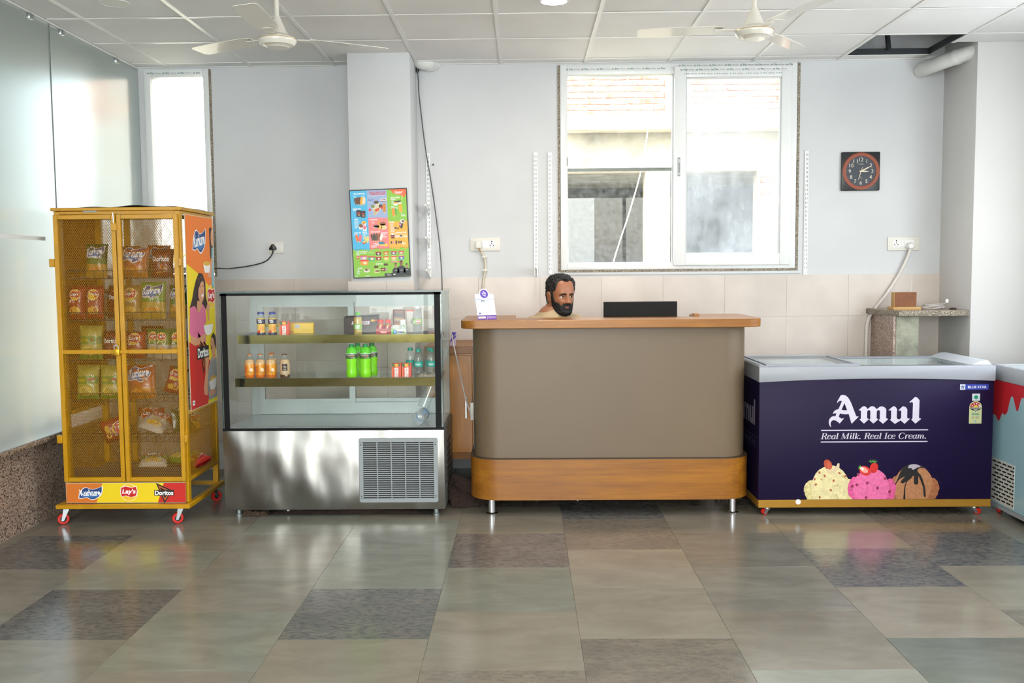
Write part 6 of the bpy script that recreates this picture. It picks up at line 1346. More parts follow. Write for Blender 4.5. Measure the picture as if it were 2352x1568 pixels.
d.rect(-w2, w2, .128, .131, '#3f8ad8', 1); d.text('pay', -.012, .117, h=.013, col='#1d2f6e', lay=2, bold=.03); d.text('tm', .016, .1185, h=.009, col='#4db6e8', lay=2, bold=.03)
d.rect(-w2, w2, 0, .027, '#6a3f98', 1); d.rect(-w2, w2, .027, .0285, '#3a3a5e', 1); d.poly([(-.058, .008), (-.012, .008), (-.007, .014), (-.012, .02), (-.058, .02)], '#efe8dc', 2); d.text('UPI', -.036, .014, w=.022, col='#a08a4a', lay=3); d.text('All payments', .028, .017, w=.055, col='#d8c8ea', lay=2); d.text('accepted here', .028, .010, w=.055, col='#d8c8ea', lay=2)
d.ell(-.044, .04, .005, .006, '#26408a', 1, 12); d.text('BHIM', -.025, .041, w=.02, col='#4a6a9a', lay=1); d.text('UPI', .006, .041, w=.014, col='#8a8a90', lay=1); d.text('UPI', .032, .041, w=.014, col='#8a8a90', lay=1)
d.mb.build('print', d.mats, qs, world=False)
# stool
st = thing('stool', 'round stool with chrome legs hidden behind the reception counter', 'stool', (.20, 6.2, 0))
MB().lathe([(0, .54), (.17, .54), (.18, .55), (.18, .572), (.16, .585), (0, .587)], o=(.20, 6.2, 0), n=24).build('seat', M_black, st)
for k in range(4): a = PI/4+PI/2*k; MB().cyl((.20+.13*math.cos(a), 6.2+.13*math.sin(a), .54), (.20+.19*math.cos(a), 6.2+.19*math.sin(a), 0), .012, n=8).build('leg', M_chrome, st)
MB().tube([(.20+.165*math.cos(2*PI*k/20), 6.2+.165*math.sin(2*PI*k/20), .22) for k in range(20)], .008, 6, closed=True).build('foot_ring', M_chrome, st)
# ================================================================== FREEZERS
FX0, FX1, FY0, FY1 = 1.41, 2.817, 5.66, 6.30
M_purple = mat('freezer_purple', '#180c32', 0.5, spec=0.2, noise=(1.5, 0.08)); M_rim = mat('freezer_rim', '#989ba2', 0.38); M_gband = mat('freezer_gold', '#a87a26', 0.35, metal=0.25)
M_liner = mat('freezer_liner', '#dfe8e8', 0.35); M_lid = glass_thin('freezer_lid_glass', '#fbfdfd', 0.55, haze=.03)
fz = thing('ice_cream_freezer', 'dark purple chest freezer with ice cream print and glass lids', 'freezer', (2.11, 5.98, 0))
def arch(x): return .836-.018*((x-2.113)/.70)**2
for nm, y0, y1 in (('front_panel', FY0, FY0+.02), ('rear_panel', FY1-.02, FY1)):
    MB().box(FX0, FX1, y0, y1, .098, .84).build(nm, M_purple, fz, bevel=.004); MB().box(FX0, FX1, y0-.0015 if y0 == FY0 else y0, y1, .05, .0975).build('gold_band', M_gband, fz, bevel=.002, seg=1)
for x0 in (FX0, FX1-.02):
    MB().box(x0, x0+.02, FY0+.02, FY1-.02, .098, .84).build('side_panel', M_purple, fz); MB().box(x0, x0+.02, FY0+.02, FY1-.02, .05, .0975).build('gold_band', M_gband, fz)
MB().box(FX0+.02, FX1-.02, FY0+.02, FY1-.02, .05, .12).build('underside', M_dsteel, fz)
# rim with arched lower edge
n = 24; P = [(FX0-.004+(FX1-FX0+.008)*k/n, arch(FX0+(FX1-FX0)*k/n)) for k in range(n+1)] + [(FX1+.004, .912), (FX0-.004, .912)]
MB().prism(P, FY0-.008, FY0+.045, 'y').build('rim_front', M_rim, fz, bevel=.004); MB().prism(P, FY1-.045, FY1+.006, 'y').build('rim_rear', M_rim, fz, bevel=.003, seg=1)
for x0 in (FX0-.004, FX1-.046): MB().box(x0, x0+.05, FY0+.045, FY1-.045, .82, .912).build('rim_side', M_rim, fz, bevel=.003, seg=1)
# liner
for q in ((FX0+.05, FX1-.05, FY0+.045, FY0+.05, .35, .9), (FX0+.05, FX1-.05, FY1-.05, FY1-.045, .35, .9), (FX0+.046, FX0+.05, FY0+.05, FY1-.05, .35, .9), (FX1-.05, FX1-.046, FY0+.05, FY1-.05, .35, .9), (FX0+.05, FX1-.05, FY0+.05, FY1-.05, .345, .35)):
    MB().box(*q).build('liner_wall', M_liner, fz)
# sliding lids
for x0, x1, z in ((FX0+.045, 2.02, .918), (1.97, FX1-.05, .906)):
    lid = MB().box(x0, x1, FY0+.03, FY0+.05, z-.006, z+.006).build('sliding_lid', M_rim, fz)
    for q in ((x0, x1, FY1-.05, FY1-.03), (x0, x0+.022, FY0+.05, FY1-.05), (x1-.022, x1, FY0+.05, FY1-.05)): MB().box(q[0], q[1], q[2], q[3], z-.006, z+.006).build('lid_frame', M_rim, lid)
    MB().box(x0+.022, x1-.022, FY0+.05, FY1-.05, z-.002, z+.002).build('lid_glass', M_lid, lid)
MB().prism([(2.70, .912), (2.76, .935), (2.80, .938), (2.821, .914), (2.821, .905), (2.70, .905)], FY0+.05, FY1-.01, 'y').build('end_cap', mat('cap_white_grey', '#c3c8cf', 0.4), fz, bevel=.003)
MB().prism([(1.406, .905), (1.406, .914), (1.42, .924), (1.45, .918), (1.46, .905)], FY0+.02, FY1-.01, 'y').build('end_cap', M_rim, fz, bevel=.002, seg=1)
lp = MB().box(FX0+.1, FX1-.1, FY0+.0455, FY0+.0505, .86, .875).build('interior_lamp', mat('freezer_led', '#ffffff', 0.4, emit=('#eafcff', 9.0)), fz)
# wire baskets
for k in range(5):
    x0 = FX0+.075+.25*k; x1 = x0+.235; b = MB(); y0, y1, zt, zb = FY0+.075, FY1-.07, .865, .60
    b.tube([(p[0], p[1], zt) for p in rrect(x0, x1, y0, y1, .04, 4)], .005, 6, closed=True)
    for j in range(5): y = y0+.05+(y1-y0-.1)*j/4; b.tube([(x0, y, zt), (x0+.01, y, zb), (x1-.01, y, zb), (x1, y, zt)], .0025, 5)
    for j in range(4): x = x0+.03+(x1-x0-.06)*j/3; b.tube([(x, y0, zt), (x, y0+.01, zb), (x, y1-.01, zb), (x, y1, zt)], .0025, 5)
    b.build('wire_basket', M_white, fz)
for x, y, a in ((1.475, 5.70, .4), (2.735, 5.70, 2.2), (1.475, 6.25, 1.0), (2.735, 6.25, 2.6)): caster(fz, x, y, a, .05, .019)
MB().cyl((1.652, FY0-.0015, .086), (1.652, FY0-.0035, .086), .016, n=20).build('drain_plug', M_white, fz)
# front print
def fpx(u, v, L): return (1.405+(u-1743)*.0026052, FY0-.0004*L-.0002, .916-(-v-841)*.002667)
d = Decal(fpx); LV = '#cbc3d2'
def cr(P, ox=1870, oy=880, k=7.84): return [(ox+x/k, -(oy+y/k)) for x, y in P]
LA = [(325,790),(300,765),(285,725),(283,680),(300,635),(330,605),(365,593),(400,597),(420,545),(385,540),(357,557),(362,525),(385,495),(420,475),(455,468),(515,325),(490,317),(460,325),(435,352),(425,342),(455,285),(490,222),(530,213),(575,222),(620,258),(660,315),(690,380),(735,490),(775,590),(795,605),(818,597),(822,605),(700,728),(690,715),(640,555),(590,562),(530,555),(480,545),(462,605),(515,640),(545,630),(553,637),(485,722),(475,722),(430,685),(395,668),(360,665),(335,680),(318,705),(315,740),(322,770),(328,785)]
LM = [(820,487),(890,425),(920,418),(950,430),(978,470),(1035,425),(1065,418),(1100,428),(1145,472),(1205,427),(1245,422),(1285,440),(1318,475),(1318,635),(1350,645),(1352,655),(1265,735),(1185,670),(1205,650),(1205,510),(1190,490),(1165,490),(1147,515),(1147,640),(1175,648),(1175,658),(1090,730),(1012,662),(1032,645),(1032,510),(1015,490),(990,490),(975,515),(975,635),(1003,645),(1003,655),(920,730),(838,655),(862,640),(862,510),(850,492),(832,495)]
LU = [(1358,490),(1450,418),(1490,440),(1512,475),(1510,620),(1525,650),(1550,658),(1575,648),(1590,630),(1590,515),(1580,498),(1545,505),(1540,492),(1620,422),(1670,440),(1698,480),(1698,630),(1720,645),(1742,640),(1745,652),(1655,738),(1580,675),(1480,738),(1388,665),(1408,645),(1408,510),(1395,492),(1368,500)]
LL = [(1733,350),(1835,257),(1880,275),(1915,320),(1912,635),(1945,645),(1948,655),(1850,735),(1772,662),(1795,640),(1798,370),(1780,345),(1745,362)]
for Pg in (LA, LM, LU, LL): d.poly(cr(Pg)[::-1], LV, 1)
d.poly(cr([(560, 360), (612, 487), (560, 490), (510, 478)])[::-1], M_purple, 2)
d.rect(1888.6, 2135.5, -989.2, -987, LV, 1); d.rect(1888.2, 2135, -1015.8, -1013.6, LV, 1)
# slanted serif tagline, drawn stroke by stroke: thick stems, hairline joins, bracket serifs
def tagline(text, x0, base, x1, xh, cap):
    """glyphs on a 1-em grid: list of polylines with per-point widths"""
    TK, HL, SE = .17, .05, .045
    def stem(x, z0, z1, w=TK): return ([(x, z0), (x, z1)], [w, w])
    def serif(x, z, w=.30): return ([(x-w/2, z), (x+w/2, z)], [SE, SE])
    def arc(cx, cy, rx, ry, a0, a1, thick=TK, n=14):
        P, W = [], []
        for k in range(n+1):
            a = math.radians(a0+(a1-a0)*k/n); P.append((cx+rx*math.cos(a), cy+ry*math.sin(a))); W.append(HL+(thick-HL)*abs(math.cos(a))**1.5)
        return (P, W)
    X, H = xh/cap, 1.0
    G = {
     'R': (.78, [stem(.2, 0, H), serif(.2, .02, .38), ([(.06, H-.02), (.45, H-.02)], [SE, SE]), arc(.42, .75, .2, .23, 90, -90), ([(.2, .51), (.45, .51)], [SE, SE]), ([(.42, .5), (.56, .3), (.66, .02), (.8, .02)], [.08, TK, TK*.9, SE])]),
     'M': (1.06, [stem(.16, 0, H, .06), serif(.16, .02, .26), ([(.1, H-.02), (.26, H-.02)], [SE, SE]), ([(.2, H), (.48, .05)], [TK, TK]), ([(.5, .05), (.82, H)], [.06, .06]), stem(.84, 0, H), serif(.84, .02, .34), ([(.8, H-.02), (.96, H-.02)], [SE, SE])]),
     'I': (.46, [stem(.22, 0, H), serif(.22, .02, .38), serif(.22, H-.02, .38)]),
     'C': (.84, [arc(.46, .5, .33, .5, 50, 310, TK), ([(.70, .98), (.70, .72)], [.05, .05]), ([(.66, .1), (.76, .24)], [HL, HL])]),
     'e': (.52, [arc(.26, X/2, .2, X/2, 20, 320, TK*.9), ([(.1, X*.52), (.45, X*.56)], [HL, HL]), ([(.30, 0.02), (.46, .14)], [.07, HL])]),
     'a': (.56, [arc(.22, X*.45, .17, X*.45, 60, 360, TK*.9), stem(.42, .05, X, TK*.85), ([(.42, .06), (.48, .02), (.57, .12)], [TK*.7, .06, HL])]),
     'l': (.32, [stem(.15, .06, H), ([(.02, H-.03), (.15, H-.02)], [SE, SE]), ([(.15, .07), (.2, .02), (.32, .12)], [TK, .06, HL])]),
     'i': (.32, [stem(.15, .06, X), ([(.02, X-.04), (.15, X-.02)], [SE, SE]), ([(.15, .07), (.2, .02), (.32, .12)], [TK, .06, HL]), ([(.08, .9), (.22, .9)], [.15, .15])]),
     'k': (.56, [stem(.14, 0, H), ([(.02, H-.03), (.14, H-.02)], [SE, SE]), ([(.18, .3), (.32, .42), (.46, X-.06)], [HL, HL, HL]), ([(.40, X-.05), (.54, X-.03)], [.1, .1]), ([(.24, .36), (.38, .08), (.55, .06)], [TK*.8, TK*.8, HL])]),
     'c': (.46, [arc(.26, X/2, .2, X/2, 45, 320, TK*.9), ([(.36, X*.8), (.44, X*.8)], [.12, .12])]),
     'r': (.46, [stem(.14, 0, X), ([(.02, X-.04), (.14, X-.02)], [SE, SE]), ([(.18, X*.6), (.28, X*.92), (.38, X-.02)], [HL, .06, .08]), ([(.34, X-.07), (.46, X-.07)], [.12, .12])]),
     'm': (.92, [stem(.14, 0, X), ([(.02, X-.04), (.14, X-.02)], [SE, SE]), ([(.18, X*.6), (.3, X*.95), (.42, X*.9), (.44, X*.7)], [HL, .06, .1, TK]), stem(.44, 0, X*.75), ([(.48, X*.6), (.6, X*.95), (.72, X*.9), (.74, X*.7)], [HL, .06, .1, TK]), stem(.74, .06, X*.75), ([(.74, .07), (.8, .02), (.9, .12)], [TK, .06, HL])]),
     '.': (.3, [([(.06, .075), (.21, .075)], [.15, .15])]), ' ': (.30, [])}
    tot = sum(G[c][0] for c in text); k = (x1-x0)/tot; x = 0
    for c in text:
        for P, W in G[c][1]:
            d.stroke([(x0+(x+px_)*k+py_*cap*.22-1.5, base+py_*cap) for px_, py_ in P], [w*(cap*.62+k*.38) for w in W], LV, 1)
        x += G[c][0]
tagline('Real Milk. Real Ice Cream.', 1889, -1008.2, 2134, 9.2, 13.6)
# maker's badge, veg mark, energy label
d.rect(2206.5, 2272, -897.5, -885, '#263a9a', 1); d.rect(2206.5, 2218.5, -897.5, -885, '#c6cdd6', 2); d.text('BLUE STAR', 2246, -891.4, w=43, h=5.6, col='#d8d8e6', lay=2, bold=.03, space=1.05)
for k in range(5): a = PI/2+2*PI*k/5; b2 = a+2*PI*2/5; d.stroke([(2212.5+4.6*math.cos(a), -891.2+4.6*math.sin(a)), (2212.5+4.6*math.cos(b2), -891.2+4.6*math.sin(b2))], .9, '#34428a', 3)
d.rect(2235, 2253, -922.5, -906.5, '#c4ccd0', 1); d.ell(2244, -914.5, 4.7, 4.7, '#12856a', 2, 18)
d.poly([(2229, -974.5), (2258, -974.5), (2258, -937)] + [(2243.5+14.5*math.cos(PI*k/12), -937+13.5*math.sin(PI*k/12)) for k in range(13)] + [(2229, -937)], '#c3c795', 1)
d.ell(2243.5, -937.5, 13, 12, '#a8242c', 2, 14, 0, PI); d.ell(2243.5, -937.5, 5.5, 5, '#d8c04a', 3, 10, 0, PI); d.poly([(2253.5, -930), (2257, -937.5), (2250, -937.5)], '#c8c8c8', 3)
for k in range(4): a = PI*(.86-.22*k); d.ell(2243.5+9*math.cos(a), -937.5+8.5*math.sin(a), 1.5, 1.5, '#f2ece0', 4, 5)
d.poly([(2230.5, -938), (2256.5, -938), (2256.5, -941), (2243.5, -947.5), (2230.5, -941)], '#22302c', 2); d.text('POWER SAVINGS', 2243.5, -939.5, w=24, h=2, col='#e8e8e0', lay=3, bold=.02); d.text('GUIDE', 2243.5, -942.6, w=9, h=1.8, col='#e8e8e0', lay=3, bold=.02)
d.ell(2243.5, -946.8, 3, 3, '#dfe3c4', 3, 12); d.ell(2243.5, -946.8, 1.4, 1.8, '#2f6a4a', 4, 8); d.rect(2235, 2252.5, -954.6, -952, '#3a9a7a', 2); d.text('Deep freezer', 2243.5, -950.7, w=16, col='#5a6a5a', lay=2)
for k in range(4): d.rect(2235, 2241, -957.6-1.9*k, -956.9-1.9*k, '#7a8268', 2); d.rect(2244, 2251, -957.6-1.9*k, -956.9-1.9*k, '#7a8268', 2)
d.ell(2243.5, -969.5, 2.2, 2.2, '#6aa8c8', 2, 10)
# three printed scoops
def cc2(P): return [(1840+x/6.918, -(1040+y/6.918)) for x, y in P]
def blob(pts, m, lay, seed, amp=6):
    r = random.Random(seed); S = spline([(p[0], p[1]) for p in pts], 7); d.poly(cc2([(p.x+r.uniform(-amp, amp), min(742, p.y+r.uniform(-amp, amp))) for p in S])[::-1], m, lay)
V1, V2 = mat('print_vanilla', '#dccf9a', 0.5, noise=(45, 0.12), bump=None), mat('print_vanilla2', '#d2c488', 0.5, noise=(70, 0.2)); S1, S2 = mat('print_strawberry', '#e0699c', 0.5, noise=(60, 0.14)), mat('print_strawberry2', '#d4548c', 0.5, noise=(70, 0.2)); C1, C2 = mat('print_choco', '#b07850', 0.5, noise=(60, 0.14)), mat('print_choco2', '#a0623c', 0.5, noise=(70, 0.25))
blob([(130, 742), (78, 610), (90, 520), (150, 445), (215, 435), (260, 500), (300, 742)], V2, 1, 1); blob([(640, 742), (700, 600), (760, 440), (820, 420), (850, 500), (850, 742)], V2, 1, 2)
blob([(230, 742), (192, 560), (215, 420), (290, 290), (390, 225), (500, 200), (610, 225), (700, 290), (780, 420), (795, 560), (760, 742)], V1, 2, 3, 3)
blob([(1480, 742), (1450, 640), (1490, 420), (1560, 400), (1600, 742)], C2, 1, 4); blob([(2050, 742), (2060, 500), (2150, 405), (2220, 470), (2245, 560), (2230, 650), (2180, 742)], C2, 1, 5)
blob([(1560, 742), (1522, 520), (1560, 370), (1640, 260), (1740, 195), (1840, 185), (1950, 215), (2050, 290), (2125, 410), (2125, 560), (2060, 742)], C1, 2, 6, 3)
blob([(850, 742), (785, 640), (780, 540), (820, 430), (890, 380), (960, 500), (960, 742)], S2, 3, 7); blob([(1380, 742), (1400, 500), (1450, 410), (1530, 470), (1555, 560), (1530, 700), (1510, 742)], S2, 3, 8)
blob([(900, 742), (862, 560), (900, 400), (1000, 300), (1100, 265), (1220, 260), (1310, 300), (1400, 400), (1440, 560), (1400, 742)], S1, 4, 9, 3)
def ce(x, y, rx, ry, col, lay, rot=0): d.ell(1840+x/6.918, -(1040+y/6.918), rx/6.918, ry/6.918, col, lay, 14, rot=-rot)
ce(455, 185, 62, 88, '#b0482c', 4, -.5); ce(470, 200, 40, 60, '#c05a38', 5, -.5)
d.stroke(spline(cc2([(440, 255), (480, 290), (550, 280), (605, 230), (625, 165)]), 6), [4+6*math.sin(PI*k/24) for k in range(25)], '#d8c09a', 6)
for x, y in ((320, 310), (550, 440), (505, 590), (330, 705), (245, 415), (740, 370), (265, 500), (405, 365), (640, 320)): ce(x, y, 16, 22, '#a8583a', 5, x)
for P in ([(330, 405), (370, 430), (355, 400)], [(670, 370), (720, 380), (740, 415)], [(545, 525), (610, 520), (625, 490)], [(590, 655), (605, 700), (625, 735)]): d.stroke(cc2(P), .9, '#a8583a', 5)
for x, y in ((925, 510), (1090, 480), (1255, 560), (1375, 410), (1450, 620), (1075, 712), (850, 530), (940, 340)): ce(x, y, 24, 24, '#8e2a4c', 6, x)
ce(1190, 240, 66, 85, '#c8251f', 7, .3); ce(1050, 285, 100, 72, '#d2302a', 8, .5); ce(1040, 275, 62, 40, '#e8a090', 9, .5); ce(1000, 250, 34, 26, '#f0dcd0', 10, .5)
for k in range(6): a = .3+k*.45; d.stroke(cc2([(1165, 160), (1165+85*math.cos(a), 160-55*abs(math.sin(a))-5)]), [2.6, .5], '#5aa04a', 9)
for k in range(4): a = 1.9+k*.5; d.stroke(cc2([(985, 240), (985+55*math.cos(a), 240-55*math.sin(a))]), [2.2, .4], '#6ab04a', 9)
DK = '#161012'
blob([(1560, 450), (1600, 350), (1650, 250), (1740, 190), (1840, 182), (1940, 215), (2000, 245), (1920, 250), (1890, 290), (1950, 370), (1990, 470), (2020, 570), (2030, 700), (2000, 690), (1985, 560), (1930, 420), (1905, 380), (1905, 490), (1870, 510), (1842, 490), (1830, 370), (1790, 410), (1720, 480), (1700, 600), (1705, 742), (1675, 742), (1685, 560), (1705, 470), (1660, 490), (1625, 460), (1690, 380), (1600, 430), (1545, 510), (1532, 500)], DK, 5, 12, 1)
blob([(1735, 245), (1755, 200), (1800, 187), (1880, 190), (1935, 225), (1880, 240), (1820, 272), (1790, 245)], '#b0a6b4', 6, 13, 1)
d.build('front_print', fz)
# left side print
d = Decal(lambda u, v, L: (FX0-.0004*L-.0002, FY1-.02-u, v)); d.text('Amul', .30, .62, w=.44, h=.16, col='#8f879c', lay=1, bold=.04); d.rect(.07, .55, .47, .473, '#6f6880', 1); d.rect(.07, .55, .41, .413, '#6f6880', 1); d.text('Real Milk. Real Ice Cream.', .31, .44, w=.46, col='#6f6880', lay=1, shear=.2); d.rect(.02, .05, .80, .81, '#c9c9d2', 1); d.build('side_print', fz)

# ---------------------------------------------------------------- second freezer, side-on at the right
F2X0, F2X1, F2Y0, F2Y1 = 2.87, 3.52, 4.45, 5.785
f2 = thing('ice_cream_freezer', 'pale blue chest freezer with red dripping print at the right edge', 'freezer', (3.2, 5.1, 0))
M_f2b = mat('freezer_blue', '#9cc4cf', 0.3, coat=0.4); M_f2r = mat('freezer_rim_light', '#b6babf', 0.38)
for q, nm in (((F2X0, F2X0+.02, F2Y0, F2Y1, .06, .84), 'front_panel'), ((F2X1-.02, F2X1, F2Y0, F2Y1, .06, .84), 'rear_panel'), ((F2X0+.02, F2X1-.02, F2Y0, F2Y0+.02, .06, .84), 'side_panel'), ((F2X0+.02, F2X1-.02, F2Y1-.02, F2Y1, .06, .84), 'side_panel')): MB().box(*q).build(nm, M_f2b, f2, bevel=.003, seg=1)
MB().box(F2X0-.002, F2X0+.02, F2Y0, F2Y1, .035, .06).build('base_strip', mat('strip_grey', '#9a9fa3', 0.4), f2); MB().box(F2X0+.02, F2X1-.02, F2Y0+.02, F2Y1-.02, .04, .1).build('underside', M_dsteel, f2)
for q in ((F2X0-.006, F2X0+.045, F2Y0-.004, F2Y1+.004, .815, .908), (F2X1-.045, F2X1+.004, F2Y0-.004, F2Y1+.004, .815, .908), (F2X0+.045, F2X1-.045, F2Y0-.004, F2Y0+.045, .815, .908), (F2X0+.045, F2X1-.045, F2Y1-.045, F2Y1+.004, .815, .908)): MB().box(*q).build('rim', M_f2r, f2, bevel=.004)
MB().box(F2X0+.045, F2X1-.045, F2Y0+.045, F2Y1-.045, .4, .405).build('liner_floor', M_liner, f2)
for q in ((F2X0+.045, F2X0+.05, F2Y0+.045, F2Y1-.045, .4, .9), (F2X1-.05, F2X1-.045, F2Y0+.045, F2Y1-.045, .4, .9), (F2X0+.05, F2X1-.05, F2Y1-.05, F2Y1-.045, .4, .9), (F2X0+.05, F2X1-.05, F2Y0+.045, F2Y0+.05, .4, .9)): MB().box(*q).build('liner_wall', M_liner, f2)
ld = MB().box(F2X0+.045, F2X1-.045, F2Y0+.045, F2Y1-.045, .902, .906).build('sliding_lid', M_lid, f2)
MB().box(F2X0+.10, F2X0+.135, 5.25, 5.42, .908, .935).build('lid_handle', M_chrome, ld, bevel=.012, seg=3)
# drips and vent on the face towards the room (u runs from the far end to the near end)
d = Decal(lambda u, v, L: (F2X0-.0005*L, F2Y1-u, v)); wv = [(0.0, .815), (0.0, .60)]
xx = 0.0; r = random.Random(2)
for a, z in ((.045, .60), (.06, .585), (.085, .57), (.10, .585), (.115, .61), (.13, .625), (.15, .615), (.185, .64), (.205, .70), (.225, .735), (.245, .735), (.265, .70), (.285, .665), (.30, .66), (.315, .69), (.335, .735), (.36, .745), (.40, .70), (.43, .62), (.46, .60), (.50, .64), (.54, .72), (.6, .74), (.66, .66), (.70, .60), (.74, .62), (.80, .72), (.9, .74), (1.0, .64), (1.08, .62), (1.15, .70), (1.25, .73), (1.335, .7)): wv.append((a, z))
wv = wv[:1] + [(p.x, p.y) for p in spline(wv[1:], 4)] + [(1.335, .815)]; d.poly(wv, '#c8242e', 1); d.build('drip_print', f2)
MB().box(F2X0-.002, F2X0, F2Y1-.29, F2Y1-.02, .072, .335).build('vent_plate', mprint('#cfcfc6'), f2)
v = MB()
for r_ in range(11):
    for k in range(5):
        a = F2Y1-.03-.06*k-(.03 if r_ % 2 else 0); z = .318-.0225*r_; a1 = max(a-.045, F2Y1-.287)
        if a - a1 > .01: v.box(F2X0-.0026, F2X0-.0019, a1, a, z-.0045, z+.0045)
tag(v.build('vent_slots', mprint('#15171a'), f2), kind='stuff')
for x, y, a in ((2.92, 5.73, .6), (2.92, 4.52, .6), (3.46, 5.73, .6), (3.46, 4.52, .6)): caster(f2, x, y, a, .04, .017)
# ================================================================== PERSON BEHIND THE COUNTER
M_skin = mat('skin', '#9c6546', 0.48, noise=(40, 0.06)); M_lip = mat('lips', '#7c4038', 0.45)
M_hair = mat('hair_black', '#0f0b09', 0.55, noise=(220, 0.5)); M_beard = mat('beard_black', '#0d0a09', 0.65, noise=(260, 0.5))
M_shirt = mat('tshirt_tan', '#b39b7a', 0.85, noise=(9, 0.06), bump=(14, 0.35, 0.01)); M_trs = mat('trousers_dark', '#2b2e36', 0.85)
HZ = [(-.118, .022, .055, .02), (-.112, .040, .080, .042), (-.098, .053, .090, .060), (-.08, .060, .092, .072), (-.06, .067, .0925, .084), (-.04, .0725, .0935, .094), (-.015, .076, .093, .101), (.01, .0775, .099, .105), (.04, .077, .098, .106), (.07, .073, .089, .101), (.095, .060, .070, .083), (.110, .042, .048, .058), (.119, .018, .020, .026)]
def hsec(z):
    if z <= HZ[0][0]: return HZ[0][1:]
    if z >= HZ[-1][0]: return HZ[-1][1:]
    for a, b_ in zip(HZ[:-1], HZ[1:]):
        if a[0] <= z <= b_[0]:
            t = (z-a[0])/(b_[0]-a[0]); t = t*t*(3-2*t)*.4+t*.6
            return tuple(a[i]+(b_[i]-a[i])*t for i in (1, 2, 3))
def gs(x, s): return math.exp(-(x/s)**2)
def headpt(psi, z, off=0.0):
    """surface of the head; psi = 0 at the face, positive to +X; off = distance outwards"""
    a, f, b_ = hsec(z); c, s_ = math.cos(psi), math.sin(psi); e = .86
    x = (a+off)*math.copysign(abs(s_)**e, s_); y = -(f+off)*abs(c)**e if c > 0 else (b_+off)*abs(c)**e
    if c > 0:
        fw = 0.0
        if z < .008: fw += (.006+.026*max(0, min(1, (.008-z)/.052)))*gs(x, .0105+.006*max(0, min(1, (.0-z)/.05)))*(1 if z > -.048 else max(0, 1-(-.048-z)/.010))
        fw += .012*gs(abs(x)-.013, .008)*gs(z+.047, .008)                       # nostrils
        fw -= .011*gs(abs(x)-.031, .016)*gs(z+.012, .012)                       # eye sockets
        fw += .005*gs(z-.014, .010)*gs(abs(x)-.026, .026)                       # brow
        fw += .005*gs(abs(x)-.046, .02)*gs(z+.036, .018)                        # cheekbones
        fw += .006*gs(x, .024)*(gs(z+.0665, .006)+.9*gs(z+.080, .0065))-.004*gs(x, .024)*gs(z+.0735, .0028)   # lips
        fw += .006*gs(x, .025)*gs(z+.106, .012)                                 # chin
        y -= fw*c
    return Vector((x, y, z))
PP = Vector((.20, 6.17, .587)); PRZ = math.radians(36)
pe = thing('person', 'bearded person in a tan T-shirt sitting behind the counter, looking aside', 'person', tuple(PP), PRZ)
HC = Vector((.012, -.035, 1.347-PP.z))        # head centre in body space
Rh = Matrix.Rotation(math.radians(-9), 3, 'Z') @ Matrix.Rotation(math.radians(3), 3, 'X')
def H(p): return HC + Rh @ p
def capsule(m, pts, rs, n=16):
    pts = [Vector(p) for p in pts]; d0 = (pts[1]-pts[0]).normalized(); d1 = (pts[-1]-pts[-2]).normalized(); P, R_ = [], []
    for k in range(5): a = PI/2*(1-k/5); P.append(pts[0]-d0*rs[0]*math.sin(a)); R_.append(max(.001, rs[0]*math.cos(a)))
    for p, r in zip(pts, rs): P.append(p); R_.append(r)
    for k in range(1, 6): a = PI/2*k/5; P.append(pts[-1]+d1*rs[-1]*math.sin(a)); R_.append(max(.001, rs[-1]*math.cos(a)))
    m.tube(P, R_, n)
def loft(m, secs, n=28):
    """secs: (z, cx, cy, rx, ry)"""
    V = []
    for z, cx_, cy_, rx, ry in secs:
        for k in range(n): a = 2*PI*k/n; V.append((cx_+rx*math.copysign(abs(math.cos(a))**.85, math.cos(a)), cy_+ry*math.copysign(abs(math.sin(a))**.85, math.sin(a)), z))
    N = len(secs); F = [(i*n+k, i*n+(k+1) % n, (i+1)*n+(k+1) % n, (i+1)*n+k) for i in range(N-1) for k in range(n)] + [tuple(range(n-1, -1, -1)), tuple((N-1)*n+k for k in range(n))]
    m.add(V, F, 0, True)
TS = [(0.0, 0, .0, .15, .11), (.06, 0, .0, .172, .125), (.16, 0, -.005, .162, .125), (.30, 0, -.005, .168, .122), (.42, 0, 0, .185, .122), (.49, 0, .005, .188, .115), (.54, 0, .01, .165, .10), (.585, 0, .012, .125, .085), (.615, 0, .012, .10, .072), (.635, 0, .008, .075, .065)]
TS = [(z*1.075, a_, b_, c_, d_) for z, a_, b_, c_, d_ in TS]
ARM = {s: ([(s*.175, .01, .555), (s*.235, -.01, .41), (s*.245, -.06, .27), (s*.20, -.20, .225), (s*.13, -.31, .205)], [.058, .052, .044, .040, .030]) for s in (-1, 1)}
LEG = {s: ([(s*.09, -.02, .075), (s*.12, -.16, .08), (s*.13, -.29, .05), (s*.125, -.22, -.15), (s*.125, -.13, -.30)], [.09, .08, .062, .052, .04]) for s in (-1, 1)}
def remeshed(m, name, voxel, mats, smooth=4):
    me = m.mesh(name, mats); o = bpy.data.objects.new(name, me); COL.objects.link(o)
    md = o.modifiers.new('r', 'REMESH'); md.mode = 'VOXEL'; md.voxel_size = voxel; md.use_smooth_shade = True
    if smooth: ms = o.modifiers.new('s', 'SMOOTH'); ms.iterations = smooth; ms.factor = .5
    dg = bpy.context.evaluated_depsgraph_get(); me2 = bpy.data.meshes.new_from_object(o.evaluated_get(dg))
    bpy.data.objects.remove(o); me2.name = name
    me2.polygons.foreach_set('use_smooth', [True]*len(me2.polygons)); return me2
m = MB(); nu, nv = 96, 84
def hp(u, v): return H(headpt(2*PI*u, -.118+.237*v))
